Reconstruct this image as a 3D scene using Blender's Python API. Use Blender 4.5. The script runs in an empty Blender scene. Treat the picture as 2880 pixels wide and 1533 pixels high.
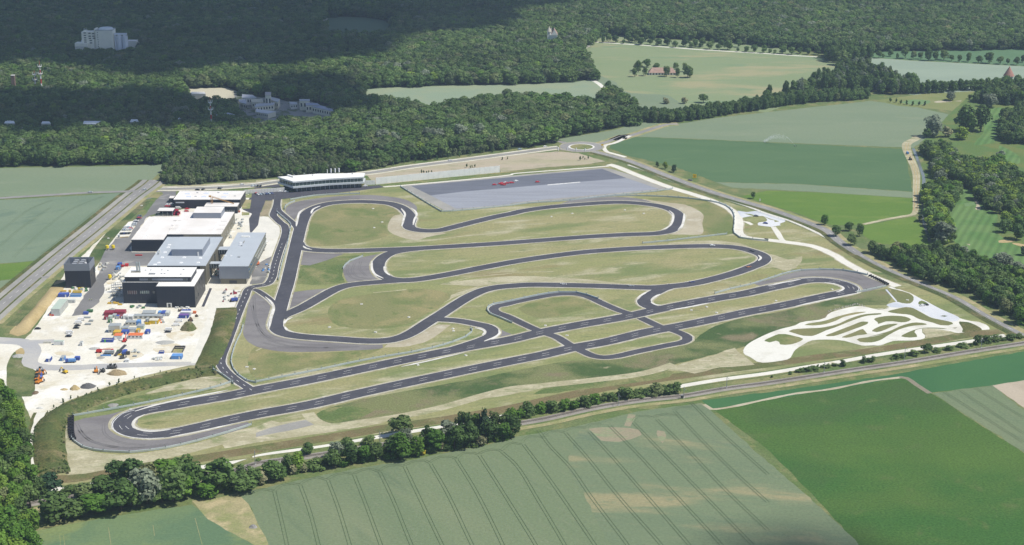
import bpy, bmesh, math, random
import numpy as np
from mathutils import Vector, Matrix
from mathutils.geometry import tessellate_polygon

random.seed(7)
rng = np.random.default_rng(7)
scene = bpy.context.scene
COL = scene.collection
R = math.radians

# ------------------------------------------------------------------ camera
CAM_H, PITCH, FPX = 410.0, R(18.0), 4500.0      # metres, down-tilt, focal length in photo pixels (2880 wide)
PW, PH = 2880.0, 1533.0
cam_d = bpy.data.cameras.new('camera')
cam = bpy.data.objects.new('camera', cam_d)
COL.objects.link(cam)
cam.location = (0, 0, CAM_H)
cam.rotation_euler = (R(90) - PITCH, 0, 0)
cam_d.sensor_fit = 'HORIZONTAL'
cam_d.sensor_width = 36.0
cam_d.lens = 36.0 * FPX / PW
cam_d.clip_start, cam_d.clip_end = 1.0, 30000.0
scene.camera = cam

# ------------------------------------------------------------------ sky, sun, exposure
SUN_EL, SUN_AZ = R(57), R(-12)                    # SUN_AZ: from +X (right) towards +Y (away)
SUN_DIR = Vector((math.cos(SUN_EL) * math.cos(SUN_AZ), math.cos(SUN_EL) * math.sin(SUN_AZ), math.sin(SUN_EL)))
world = bpy.data.worlds.new('World')
scene.world = world
world.use_nodes = True
wn = world.node_tree
sky = wn.nodes.new('ShaderNodeTexSky')
sky.sky_type = 'NISHITA'
sky.sun_disc = False
sky.sun_elevation = SUN_EL
sky.sun_rotation = math.atan2(SUN_DIR.x, SUN_DIR.y)
sky.altitude = 400
bg = wn.nodes['Background']
bg.inputs['Strength'].default_value = 0.095
wn.links.new(sky.outputs[0], bg.inputs['Color'])
sun_d = bpy.data.lights.new('sun', 'SUN')
sun_d.energy = 4.7
sun_d.angle = R(0.53)
sun_d.color = (1.0, 0.955, 0.86)
sun = bpy.data.objects.new('sun', sun_d)
COL.objects.link(sun)
sun.location = (0, 0, 3000)
sun.rotation_euler = SUN_DIR.to_track_quat('Z', 'Y').to_euler()
vs = scene.view_settings
vs.view_transform = 'Standard'
vs.look = 'None'
vs.exposure = 0.12
vs.gamma = 1.0
vs.use_curve_mapping = False
scene.cycles.max_bounces = 6
scene.cycles.diffuse_bounces = 3
scene.cycles.transparent_max_bounces = 12
scene.cycles.volume_bounces = 1

# ------------------------------------------------------------------ survey helpers: photo point -> place on the ground
CR = {'F': (0, 0, .89444), 'RA': (1560, 370, 12.465), 'EL': (180, 1130, 8.57), 'ER': (2160, 760, 7.576), 'SI': (160, 60, 9.79),
      'TW': (160, 680, 6.855), 'BB': (330, 720, 6.44), 'Y1': (270, 860, 10.546), 'Y2': (90, 960, 9.142), 'Y3': (260, 960, 9.2),
      'Y4': (90, 800, 8.065), 'HB': (440, 520, 8.568), 'GB': (760, 460, 8.05), 'MB': (360, 590, 6.2325), 'SC': (650, 240, 8.05),
      'PK': (300, 580, 11.425), 'FM': (1740, 150, 10.733), 'CH': (1510, 60, 19.59), 'CP': (1360, 480, 12.88), 'TB': (1880, 660, 8.57),
      'GR': (2000, 560, 7.1556), 'OF': (2080, 820, 6.133), 'OG': (2440, 780, 5.8545), 'YR': (430, 860, 6.853), 'PK2': (680, 500, 9.791)}
for r_, y_ in (('A', 0), ('B', 400), ('C', 800), ('D', 1133)):
    for c_ in range(4):
        CR['%s%d' % (r_, c_)] = (720 * c_, y_, 3.4278)
cp_, sp_ = math.cos(PITCH), math.sin(PITCH)


def ray(c, x, y):
    x0, y0, s = CR[c]
    u, v = (x0 + x / s - PW / 2) / FPX, -(y0 + y / s - PH / 2) / FPX
    return Vector((u, cp_ + v * sp_, -sp_ + v * cp_))


def at(c, x, y, z=0.0):
    d = ray(c, x, y)
    t = (z - CAM_H) / d.z
    return Vector((d.x * t, d.y * t, z))


def height(c, base, top):
    """height of a vertical edge standing at photo point base and ending at top"""
    b = at(c, *base)
    d = ray(c, *top)
    return CAM_H + d.z * (b.y / d.y)


def mpp(c, x, y):
    """metres per zoomed pixel, across"""
    return (at(c, x + 1, y) - at(c, x, y)).length


def path(spec, z=0.0):
    """'C1 0,1020 500,925 C2 ...' -> ground points; a trailing t reads the point at tree-top height"""
    out, c = [], None
    for tok in spec.split():
        if ',' in tok:
            zz = z
            if tok[-1] == 't':
                tok, zz = tok[:-1], 17.0
            x, y = tok.split(',')
            p = at(c, float(x), float(y), zz)
            out.append(Vector((p.x, p.y, 0)))
        else:
            c = tok
    return out


def smooth(pts, step=5.0, closed=False):
    """Catmull-Rom through the points, resampled"""
    pts = [p for i, p in enumerate(pts) if i == 0 or (p - pts[i - 1]).length > 1.6]
    n = len(pts)
    if n < 3:
        a, b = pts[0], pts[-1]
        k = max(1, int((b - a).length / 25))
        return [a.lerp(b, i / k) for i in range(k + 1)]
    res = []
    segs = n if closed else n - 1
    for i in range(segs):
        p1, p2 = pts[i % n], pts[(i + 1) % n]
        p0 = pts[(i - 1) % n] if (closed or i > 0) else p1 * 2 - p2
        p3 = pts[(i + 2) % n] if (closed or i + 2 < n) else p2 * 2 - p1
        d1, d2, d3 = [max(1e-3, (b - a).length ** .5) for a, b in ((p0, p1), (p1, p2), (p2, p3))]
        k = max(1, int((p2 - p1).length / step))
        t0, t1 = 0, d1
        t2 = t1 + d2
        t3 = t2 + d3
        for j in range(k):
            t = t1 + (t2 - t1) * j / k
            a1 = p0 * ((t1 - t) / (t1 - t0)) + p1 * ((t - t0) / (t1 - t0))
            a2 = p1 * ((t2 - t) / (t2 - t1)) + p2 * ((t - t1) / (t2 - t1))
            a3 = p2 * ((t3 - t) / (t3 - t2)) + p3 * ((t - t2) / (t3 - t2))
            b1 = a1 * ((t2 - t) / (t2 - t0)) + a2 * ((t - t0) / (t2 - t0))
            b2 = a2 * ((t3 - t) / (t3 - t1)) + a3 * ((t - t1) / (t3 - t1))
            res.append(b1 * ((t2 - t) / (t2 - t1)) + b2 * ((t - t1) / (t2 - t1)))
    if not closed:
        res.append(pts[-1].copy())
    return res


def inside(poly, P):
    """numpy point in polygon; P (n,2)"""
    x, y = P[:, 0], P[:, 1]
    r = np.zeros(len(P), bool)
    n = len(poly)
    for i in range(n):
        ax, ay = poly[i][0], poly[i][1]
        bx, by = poly[i - 1][0], poly[i - 1][1]
        c = (ay > y) != (by > y)
        with np.errstate(divide='ignore', invalid='ignore'):
            xx = (bx - ax) * (y - ay) / ((by - ay) if by != ay else 1e-9) + ax
        r ^= c & (x < xx)
    return r


# ------------------------------------------------------------------ object helpers
class MB:
    def __init__(self):
        self.v, self.f, self.mi = [], [], []

    def poly(self, pts, m=0):
        b = len(self.v)
        self.v += [tuple(p) for p in pts]
        self.f.append(tuple(range(b, b + len(pts))))
        self.mi.append(m)

    def box(self, x, y, z, sx, sy, sz, rot=0.0, m=0, taper=1.0):
        """x,y centre, z bottom"""
        b = len(self.v)
        c, s = math.cos(rot), math.sin(rot)
        for k, (zz, tp) in enumerate(((z, 1.0), (z + sz, taper))):
            for dx, dy in ((-1, -1), (1, -1), (1, 1), (-1, 1)):
                px, py = dx * sx / 2 * tp, dy * sy / 2 * tp
                self.v.append((x + px * c - py * s, y + px * s + py * c, zz))
        for q in ((3, 2, 1, 0), (4, 5, 6, 7), (0, 1, 5, 4), (1, 2, 6, 5), (2, 3, 7, 6), (3, 0, 4, 7)):
            self.f.append(tuple(b + i for i in q))
            self.mi.append(m)
        return self

    def prism(self, pts, z0, z1, m=0):
        """vertical prism over a ground outline (counter-clockwise)"""
        a = sum(pts[i - 1][0] * pts[i][1] - pts[i][0] * pts[i - 1][1] for i in range(len(pts)))
        if a < 0:
            pts = pts[::-1]
        n, b = len(pts), len(self.v)
        self.v += [(p[0], p[1], z0) for p in pts] + [(p[0], p[1], z1) for p in pts]
        self.f.append(tuple(range(b + n - 1, b - 1, -1)))
        self.f.append(tuple(range(b + n, b + 2 * n)))
        for i in range(n):
            j = (i + 1) % n
            self.f.append((b + i, b + j, b + n + j, b + n + i))
        self.mi += [m] * (n + 2)
        return self

    def tube(self, p, q, r, n=6, r2=None, m=0):
        p, q = Vector(p), Vector(q)
        r2 = r if r2 is None else r2
        d = (q - p).normalized()
        a = d.orthogonal().normalized()
        e = d.cross(a)
        b = len(self.v)
        for c, rr in ((p, r), (q, r2)):
            for i in range(n):
                t = 2 * math.pi * i / n
                self.v.append(tuple(c + (a * math.cos(t) + e * math.sin(t)) * rr))
        for i in range(n):
            j = (i + 1) % n
            self.f.append((b + i, b + j, b + n + j, b + n + i))
            self.mi.append(m)
        self.f += [tuple(range(b + n - 1, b - 1, -1)), tuple(range(b + n, b + 2 * n))]
        self.mi += [m, m]
        return self

    def bar(self, p, q, w, h, m=0):
        """box along p-q"""
        p, q = Vector(p), Vector(q)
        d = (q - p).normalized()
        a = d.cross(Vector((0, 0, 1)))
        a = a.normalized() if a.length > 1e-4 else Vector((1, 0, 0))
        e = a.cross(d)
        b = len(self.v)
        for c in (p, q):
            for i, j in ((-1, -1), (1, -1), (1, 1), (-1, 1)):
                self.v.append(tuple(c + a * (i * w / 2) + e * (j * h / 2)))
        for q_ in ((3, 2, 1, 0), (4, 5, 6, 7), (0, 1, 5, 4), (1, 2, 6, 5), (2, 3, 7, 6), (3, 0, 4, 7)):
            self.f.append(tuple(b + i for i in q_))
            self.mi.append(m)
        return self

    def cone(self, x, y, z, r, h, n=10, r2=0.0, m=0):
        return self.tube((x, y, z), (x, y, z + h), r, n, max(r2, .01), m)

    def mesh(self, name, *mats):
        me = bpy.data.meshes.new(name)
        me.from_pydata(self.v, [], self.f)
        for mt in mats:
            me.materials.append(mt)
        if len(mats) > 1:
            me.polygons.foreach_set('material_index', self.mi)
        me.update()
        return me

    def build(self, name, mats, parent=None, loc=None):
        mats = mats if isinstance(mats, (list, tuple)) else [mats]
        return link(name, self.mesh(name, *mats), parent, loc)


def link(name, me, parent=None, loc=None):
    o = bpy.data.objects.new(name, me)
    COL.objects.link(o)
    if parent is not None:
        o.parent = parent
    if loc is not None:
        o.location = loc
    return o


def tag(o, label=None, cat=None, group=None, kind=None):
    if label:
        o['label'] = label
    if cat:
        o['category'] = cat
    if group:
        o['group'] = group
    if kind:
        o['kind'] = kind
    return o


def thing(name, label, cat, loc=(0, 0, 0), rotz=0.0, group=None):
    o = bpy.data.objects.new(name, None)
    o.empty_display_size = 1.0
    COL.objects.link(o)
    o.location = loc
    o.rotation_euler = (0, 0, rotz)
    return tag(o, label, cat, group)


def copy_tree(o, parent=None):
    c = o.copy()
    COL.objects.link(c)
    c.parent = parent
    for ch in list(o.children):
        copy_tree(ch, c)
    return c


# ------------------------------------------------------------------ materials
def rgb(c):
    return (c[0], c[1], c[2], 1.0)


MATS = {}


def mat(name, col, rough=0.7, metal=0.0, spec=0.3, var=0.0, vscale=0.4, col2=None, trans=0.0):
    """plain painted / coated surface with slight uneven wear"""
    if name in MATS:
        return MATS[name]
    m = bpy.data.materials.new(name)
    m.use_nodes = True
    nt = m.node_tree
    b = nt.nodes['Principled BSDF']
    b.inputs['Base Color'].default_value = rgb(col)
    b.inputs['Roughness'].default_value = rough
    b.inputs['Metallic'].default_value = metal
    b.inputs['Specular IOR Level'].default_value = spec
    if var > 0:
        g = nt.nodes.new('ShaderNodeNewGeometry')
        n = nt.nodes.new('ShaderNodeTexNoise')
        n.inputs['Scale'].default_value = vscale
        n.inputs['Detail'].default_value = 5
        nt.links.new(g.outputs['Position'], n.inputs['Vector'])
        mx = nt.nodes.new('ShaderNodeMix')
        mx.data_type = 'RGBA'
        mx.inputs['A'].default_value = rgb(col)
        c2 = col2 or [c * (1 - var) for c in col]
        mx.inputs['B'].default_value = rgb(c2)
        rp = nt.nodes.new('ShaderNodeMapRange')
        rp.inputs['From Min'].default_value = .35
        rp.inputs['From Max'].default_value = .68
        nt.links.new(n.outputs['Fac'], rp.inputs['Value'])
        nt.links.new(rp.outputs[0], mx.inputs['Factor'])
        nt.links.new(mx.outputs['Result'], b.inputs['Base Color'])
    MATS[name] = m
    return m


def gmat(name, layers, base, fine=0.25, fscale=0.6, stretch=(1, 1, 1), rot=0.0, rough=0.95, rows=None, spec=0.1):
    """ground cover: base colour, then layers (colour, scale, from, to[, stretch]) mixed in by world-space noise; fine = grain"""
    if name in MATS:
        return MATS[name]
    m = bpy.data.materials.new(name)
    m.use_nodes = True
    nt = m.node_tree
    b = nt.nodes['Principled BSDF']
    b.inputs['Roughness'].default_value = rough
    b.inputs['Specular IOR Level'].default_value = spec
    g = nt.nodes.new('ShaderNodeNewGeometry')
    mp = nt.nodes.new('ShaderNodeMapping')
    mp.inputs['Rotation'].default_value = (0, 0, rot)
    mp.vector_type = 'TEXTURE'
    mp.inputs['Scale'].default_value = tuple(1.0 / q for q in stretch)
    nt.links.new(g.outputs['Position'], mp.inputs['Vector'])
    cur = None
    for i, (c, s, lo, hi) in enumerate(layers):
        n = nt.nodes.new('ShaderNodeTexNoise')
        n.inputs['Scale'].default_value = s
        n.inputs['Detail'].default_value = 6
        n.inputs['Roughness'].default_value = .6
        n.inputs['Distortion'].default_value = .3
        off = nt.nodes.new('ShaderNodeVectorMath')
        off.operation = 'ADD'
        off.inputs[1].default_value = (137.0 * i + 11 * len(MATS), 61.0 * i, 0)
        nt.links.new(mp.outputs[0], off.inputs[0])
        nt.links.new(off.outputs[0], n.inputs['Vector'])
        rp = nt.nodes.new('ShaderNodeMapRange')
        rp.interpolation_type = 'SMOOTHSTEP'
        rp.inputs['From Min'].default_value = lo
        rp.inputs['From Max'].default_value = hi
        nt.links.new(n.outputs['Fac'], rp.inputs['Value'])
        mx = nt.nodes.new('ShaderNodeMix')
        mx.data_type = 'RGBA'
        if cur is None:
            mx.inputs['A'].default_value = rgb(base)
        else:
            nt.links.new(cur, mx.inputs['A'])
        mx.inputs['B'].default_value = rgb(c)
        nt.links.new(rp.outputs[0], mx.inputs['Factor'])
        cur = mx.outputs['Result']
    if rows:
        ang, per, amt = rows
        m2 = nt.nodes.new('ShaderNodeMapping')
        m2.inputs['Rotation'].default_value = (0, 0, ang)
        nt.links.new(g.outputs['Position'], m2.inputs['Vector'])
        w = nt.nodes.new('ShaderNodeTexWave')
        w.inputs['Scale'].default_value = .314 / per
        w.inputs['Distortion'].default_value = .6
        w.inputs['Detail'].default_value = 1
        nt.links.new(m2.outputs[0], w.inputs['Vector'])
        rp = nt.nodes.new('ShaderNodeMapRange')
        rp.inputs['To Min'].default_value = 1 - amt
        rp.inputs['To Max'].default_value = 1 + amt
        nt.links.new(w.outputs['Fac'], rp.inputs['Value'])
        mu = nt.nodes.new('ShaderNodeVectorMath')
        mu.operation = 'SCALE'
        nt.links.new(cur, mu.inputs[0])
        nt.links.new(rp.outputs[0], mu.inputs['Scale'])
        cur = mu.outputs[0]
    n = nt.nodes.new('ShaderNodeTexNoise')
    n.inputs['Scale'].default_value = fscale
    n.inputs['Detail'].default_value = 4
    n.inputs['Roughness'].default_value = .75
    nt.links.new(g.outputs['Position'], n.inputs['Vector'])
    rp = nt.nodes.new('ShaderNodeMapRange')
    rp.inputs['From Min'].default_value = .3
    rp.inputs['From Max'].default_value = .7
    rp.inputs['To Min'].default_value = 1 - fine
    rp.inputs['To Max'].default_value = 1 + fine
    nt.links.new(n.outputs['Fac'], rp.inputs['Value'])
    mu = nt.nodes.new('ShaderNodeVectorMath')
    mu.operation = 'SCALE'
    if cur is None:
        mu.inputs[0].default_value = base
    else:
        nt.links.new(cur, mu.inputs[0])
    nt.links.new(rp.outputs[0], mu.inputs['Scale'])
    nt.links.new(mu.outputs[0], b.inputs['Base Color'])
    MATS[name] = m
    return m


# ------------------------------------------------------------------ ground layers: each sheet lies a few mm above whatever it covers
GX, GY, GC = -1500.0, 650.0, 3.0
GRID = np.zeros((1000, 900), np.float32)
STEP = .007


def cells(P):
    i = np.clip(((P[:, 0] - GX) / GC).astype(int), 1, GRID.shape[0] - 2)
    j = np.clip(((P[:, 1] - GY) / GC).astype(int), 1, GRID.shape[1] - 2)
    return i, j


def rest(P, step=STEP):
    """height for a sheet covering the sample points P, just above the sheets already there"""
    i, j = cells(P)
    m = 0.0
    for di in (-1, 0, 1):
        for dj in (-1, 0, 1):
            m = max(m, float(GRID[i + di, j + dj].max()))
    z = m + step
    for di in (-1, 0, 1):
        for dj in (-1, 0, 1):
            GRID[i + di, j + dj] = np.maximum(GRID[i + di, j + dj], z)
    return z


def top(p):
    i, j = cells(np.array([[p[0], p[1]]]))
    return float(GRID[i[0], j[0]])


def fill_points(pts):
    P = np.array([(p[0], p[1]) for p in pts])
    x0, y0 = np.maximum(P.min(0), (GX, GY))
    x1, y1 = np.minimum(P.max(0), (GX + 1000 * GC, GY + 900 * GC))
    out = []
    for a, b in zip(P, np.roll(P, -1, 0)):
        k = max(1, int(np.linalg.norm(b - a) / 3))
        out.append(a + (b - a) * (np.arange(k) / k)[:, None])
    if x1 > x0 and y1 > y0:
        gx, gy = np.meshgrid(np.arange(x0, x1, GC), np.arange(y0, y1, GC))
        Q = np.stack([gx.ravel(), gy.ravel()], 1)
        out.append(Q[inside([tuple(p) for p in P], Q)])
    return np.concatenate(out)


CRISP = ('handling_pad', 'pad_', 'run_off', 'roundabout', 'dark_fore', 'planting', 'school', 'drain', 'ground', 'forest_floor', 'white_paving')


def rough_edge(pts, amp, seed):
    """field and grass edges are never ruler-straight"""
    r = random.Random(seed)
    out = []
    for i, a in enumerate(pts):
        b = pts[(i + 1) % len(pts)]
        d = Vector((b[0] - a[0], b[1] - a[1], 0))
        k = min(80, max(1, int(d.length / 6)))
        if d.length > 1500:
            k = 1
        nn = Vector((-d.y, d.x, 0)).normalized() if d.length > .01 else Vector((0, 0, 0))
        for q in range(k):
            o_ = 0 if q == 0 else r.gauss(0, amp)
            out.append(Vector((a[0], a[1], 0)) + d * (q / k) + nn * o_)
    return out


def sheet(name, pts, m, kind='structure', parent=None, sm=False, step=6.0, z=None, holes=()):
    if isinstance(pts, str):
        pts = path(pts)
    if not any(name.startswith(c) for c in CRISP):
        pts = rough_edge(pts, .45, len(pts) * 7 + int(abs(pts[0][0])))
    z = rest(fill_points(pts)) if z is None else z
    loops = [[Vector((p[0], p[1], 0)) for p in pts]]
    tris = tessellate_polygon(loops)
    flat = loops[0]
    v = [(p.x, p.y, z) for p in flat]
    f = []
    for t in tris:
        a, b, c = [flat[i] for i in t]
        if (b.x - a.x) * (c.y - a.y) - (b.y - a.y) * (c.x - a.x) < 0:
            t = (t[0], t[2], t[1])
        f.append(tuple(t))
    me = bpy.data.meshes.new(name)
    me.from_pydata(v, [], f)
    me.materials.append(m)
    o = link(name, me, parent)
    if kind:
        o['kind'] = kind
    return o


def strip_points(L, Rr):
    out = []
    for a, b in zip(L, Rr):
        k = max(2, int((b - a).length / 2.5) + 1)
        for q in range(k):
            p = a.lerp(b, q / (k - 1))
            out.append((p.x, p.y))
    P = np.array(out)
    M = [P]
    for i in range(len(L) - 1):
        d = (L[i + 1] - L[i]).length
        n = int(d / 3)
        for q in range(1, n):
            for e in (0, .5, 1):
                p = L[i].lerp(L[i + 1], q / n).lerp(Rr[i].lerp(Rr[i + 1], q / n), e)
                M.append(np.array([(p.x, p.y)]))
    return np.concatenate(M)


def offsets(c, w0, w1):
    """left/right edge points of a strip from offset w0 to w1 (metres, + = left)"""
    n = len(c)
    L, Rr = [], []
    for i in range(n):
        a, b = c[max(0, i - 1)], c[min(n - 1, i + 1)]
        d = (b - a)
        d = d.normalized() if d.length > 1e-6 else Vector((1, 0, 0))
        nn = Vector((-d.y, d.x, 0))
        L.append(c[i] + nn * w0)
        Rr.append(c[i] + nn * w1)
    return L, Rr


def ribbon(name, c, half, m, kind='structure', parent=None, z=None, off=0.0, prof=None):
    L, Rr = offsets(c, off + half, off - half)
    z = rest(strip_points(L, Rr)) if z is None else z
    n = len(c)
    if prof:
        for i in range(n):
            k = prof(i / (n - 1))
            mid = (L[i] + Rr[i]) / 2
            L[i], Rr[i] = mid + (L[i] - mid) * k, mid + (Rr[i] - mid) * k
    v = [(p.x, p.y, z) for p in L] + [(p.x, p.y, z) for p in Rr]
    f = [(n + i, n + i + 1, i + 1, i) for i in range(n - 1)]
    me = bpy.data.meshes.new(name)
    me.from_pydata(v, [], f)
    me.materials.append(m)
    o = link(name, me, parent)
    if kind:
        o['kind'] = kind
    return o


def ribbons(name, lines, half, m, kind='structure', parent=None, z=None):
    """several thin strips as one sheet"""
    z = rest(np.concatenate([strip_points(c, c) for c in lines])) if z is None else z
    v, f = [], []
    for c in lines:
        L, Rr = offsets(c, half, -half)
        n, b = len(c), len(v)
        v += [(p.x, p.y, z) for p in L] + [(p.x, p.y, z) for p in Rr]
        f += [(b + n + i, b + n + i + 1, b + i + 1, b + i) for i in range(n - 1)]
    me = bpy.data.meshes.new(name)
    me.from_pydata(v, [], f)
    me.materials.append(m)
    o = link(name, me, parent)
    if kind:
        o['kind'] = kind
    return o


def berm(name, c, half, h, m, flat=.3):
    """earth bank: sloped sides and a rounded top along a line"""
    prof = [(-1, -.05), (-.62, .55), (-flat, .95), (0, 1.0), (flat, .95), (.62, .55), (1, -.05)]
    n, v, f = len(c), [], []
    r = random.Random(len(c))
    for i in range(n):
        a, b = c[max(0, i - 1)], c[min(n - 1, i + 1)]
        d = (b - a).normalized()
        nn = Vector((-d.y, d.x, 0))
        e = min(1, min(i, n - 1 - i) / 4)
        for o_, z in prof:
            p = c[i] + nn * (o_ * half + r.uniform(-.35, .35))
            v.append((p.x, p.y, .12 + max(-.05, z * h * e * r.uniform(.88, 1.12)) - (.02 if abs(o_) == 1 else 0)))
    k = len(prof)
    for i in range(n - 1):
        for j in range(k - 1):
            f.append((i * k + j + 1, i * k + j, (i + 1) * k + j, (i + 1) * k + j + 1))
    me = bpy.data.meshes.new(name)
    me.from_pydata(v, [], f)
    me.materials.append(m)
    for p in me.polygons:
        p.use_smooth = True
    o = link(name, me)
    o['kind'] = 'structure'
    return o
# ================================================================== ground covers
M_base = gmat('rough_meadow', [((.10, .15, .05), .02, .42, .6), ((.20, .20, .09), .06, .45, .65)], (.13, .165, .07), .3)
M_dry = gmat('dry_grass', [((.285, .265, .135), .009, .38, .60), ((.165, .20, .08), .016, .44, .66), ((.38, .355, .235), .03, .52, .70), ((.235, .20, .10), .013, .57, .70), ((.16, .185, .085), .12, .55, .75)],
             (.24, .25, .108), .24, .5, (.55, 1.6, 1), R(15))
M_green = gmat('fresh_grass', [((.14, .175, .065), .02, .42, .62), ((.26, .235, .115), .025, .44, .64), ((.12, .16, .055), .07, .56, .72)], (.195, .20, .09), .25)
M_lush = gmat('lush_grass', [((.10, .145, .05), .03, .42, .6), ((.22, .215, .10), .04, .46, .66), ((.08, .12, .04), .12, .56, .72)], (.145, .175, .068), .35)
M_rough = gmat('rough_bank_grass', [((.06, .10, .035), .02, .42, .60), ((.19, .165, .10), .03, .50, .68), ((.24, .23, .14), .09, .6, .75)], (.165, .18, .08), .4, .8)
M_brown = gmat('red_brown_grass', [((.11, .13, .05), .03, .45, .62), ((.21, .19, .10), .08, .52, .7)], (.165, .135, .07), .35, .7)
M_bank = gmat('dark_bank_grass', [((.075, .10, .035), .03, .42, .58), ((.17, .15, .075), .06, .5, .66), ((.05, .07, .025), .15, .55, .7)], (.105, .11, .04), .5, .7)
M_bare = gmat('bare_earth', [((.43, .40, .28), .03, .42, .62), ((.22, .24, .12), .05, .52, .68), ((.50, .46, .34), .1, .55, .7)], (.34, .315, .205), .2, .5, (1, 2, 1))
M_sand = gmat('sand', [((.36, .28, .14), .04, .4, .62)], (.43, .34, .185), .15)
M_gravel = gmat('pale_gravel', [((.60, .565, .475), .02, .42, .64), ((.50, .455, .33), .035, .55, .72), ((.72, .71, .675), .03, .48, .64), ((.52, .50, .44), .15, .58, .72)], (.67, .645, .57), .11, .5)
M_white = gmat('white_gravel', [((.60, .585, .53), .05, .4, .62), ((.53, .48, .36), .09, .6, .74)], (.66, .64, .58), .06, .5)
M_whiteblue = gmat('grey_white_concrete', [((.46, .49, .55), .03, .4, .65)], (.60, .61, .635), .07)
M_trap = gmat('gravel_trap', [((.36, .32, .23), .03, .42, .62), ((.47, .44, .36), .08, .5, .7)], (.42, .38, .285), .14, .6)
M_asph = gmat('track_asphalt', [((.064, .064, .078), .03, .4, .6), ((.092, .091, .102), .2, .5, .7)], (.076, .076, .092), .10, .7, rough=.8)
M_run = gmat('run_off_asphalt', [((.165, .155, .158), .03, .4, .62), ((.215, .205, .205), .012, .45, .62)], (.19, .18, .185), .10, .5, (1, 3, 1), rough=.85)
M_padd = gmat('dark_pad_asphalt', [((.125, .135, .165), .02, .4, .62)], (.145, .155, .19), .06, .4, (1, 6, 1))
M_padl = gmat('light_pad_asphalt', [((.25, .262, .30), .03, .4, .62)], (.285, .30, .345), .06, .4, (.4, 6, 1))
M_apron = gmat('pale_apron', [((.27, .265, .25), .03, .4, .6)], (.33, .32, .295), .1)
M_road = gmat('grey_road', [((.23, .225, .22), .03, .4, .62)], (.275, .268, .262), .08, .6)
M_yardroad = gmat('yard_asphalt', [((.17, .168, .17), .02, .4, .62), ((.32, .31, .295), .05, .55, .7)], (.225, .22, .222), .1, .5)
M_dustroad = gmat('dusty_lane', [((.43, .42, .40), .04, .4, .62)], (.37, .37, .38), .08)
M_kerb = gmat('white_kerb', [((.52, .505, .46), .08, .42, .62)], (.66, .65, .62), .07)
M_verge = gmat('verge_stone', [((.30, .28, .17), .05, .40, .6), ((.46, .44, .36), .1, .5, .68)], (.39, .365, .265), .16)
M_paint = gmat('road_paint', [((.50, .50, .50), .3, .45, .65)], (.66, .66, .66), .06)
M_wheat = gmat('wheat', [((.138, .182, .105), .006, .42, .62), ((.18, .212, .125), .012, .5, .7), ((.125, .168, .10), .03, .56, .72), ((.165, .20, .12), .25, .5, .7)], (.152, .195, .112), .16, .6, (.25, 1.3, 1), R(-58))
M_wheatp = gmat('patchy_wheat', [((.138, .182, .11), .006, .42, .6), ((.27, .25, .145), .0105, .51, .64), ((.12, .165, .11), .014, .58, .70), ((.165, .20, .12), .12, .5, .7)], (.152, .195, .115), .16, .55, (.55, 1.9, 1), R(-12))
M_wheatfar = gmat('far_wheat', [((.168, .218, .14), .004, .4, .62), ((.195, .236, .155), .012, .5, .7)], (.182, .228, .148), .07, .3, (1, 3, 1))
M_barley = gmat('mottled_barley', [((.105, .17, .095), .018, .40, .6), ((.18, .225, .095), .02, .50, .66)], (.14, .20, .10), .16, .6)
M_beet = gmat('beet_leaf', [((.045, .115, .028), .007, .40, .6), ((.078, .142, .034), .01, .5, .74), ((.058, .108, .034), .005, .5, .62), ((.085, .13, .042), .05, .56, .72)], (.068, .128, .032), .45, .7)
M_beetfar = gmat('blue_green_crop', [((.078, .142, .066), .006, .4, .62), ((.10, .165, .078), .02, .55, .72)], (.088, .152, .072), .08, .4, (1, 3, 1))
M_bright = gmat('bright_meadow', [((.10, .175, .034), .008, .4, .6), ((.14, .205, .046), .02, .5, .7)], (.115, .19, .038), .12, .5, (1, 2.5, 1))
M_hay = gmat('dry_stubble', [((.22, .24, .10), .04, .42, .6), ((.40, .34, .20), .09, .5, .68)], (.31, .28, .155), .25, .7)
M_soil = gmat('bare_field', [((.36, .31, .24), .02, .4, .62)], (.42, .36, .285), .1)
M_golf = gmat('golf_lawn', [((.09, .175, .055), .02, .42, .62)], (.12, .20, .07), .12, .6, rows=(R(-156), 7.0, .13))
M_golf2 = gmat('golf_rough', [((.14, .17, .055), .03, .45, .65)], (.10, .16, .05), .22)
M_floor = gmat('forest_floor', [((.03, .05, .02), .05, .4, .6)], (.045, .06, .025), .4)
M_track = gmat('wheel_track', [], (.10, .145, .075), .2)
M_mound = gmat('weedy_mound', [((.10, .12, .045), .1, .45, .6)], (.17, .155, .085), .4, 1.0)
M_ballast = gmat('track_ballast', [((.235, .215, .19), .06, .4, .62)], (.29, .27, .245), .18, 1.2)
M_stream = mat('stream_water', (.16, .18, .17), .15, spec=.5)

g0 = sheet('ground', [(-14000, -3000), (14000, -3000), (14000, 26000), (-14000, 26000)], M_base, z=0.0)

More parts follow.
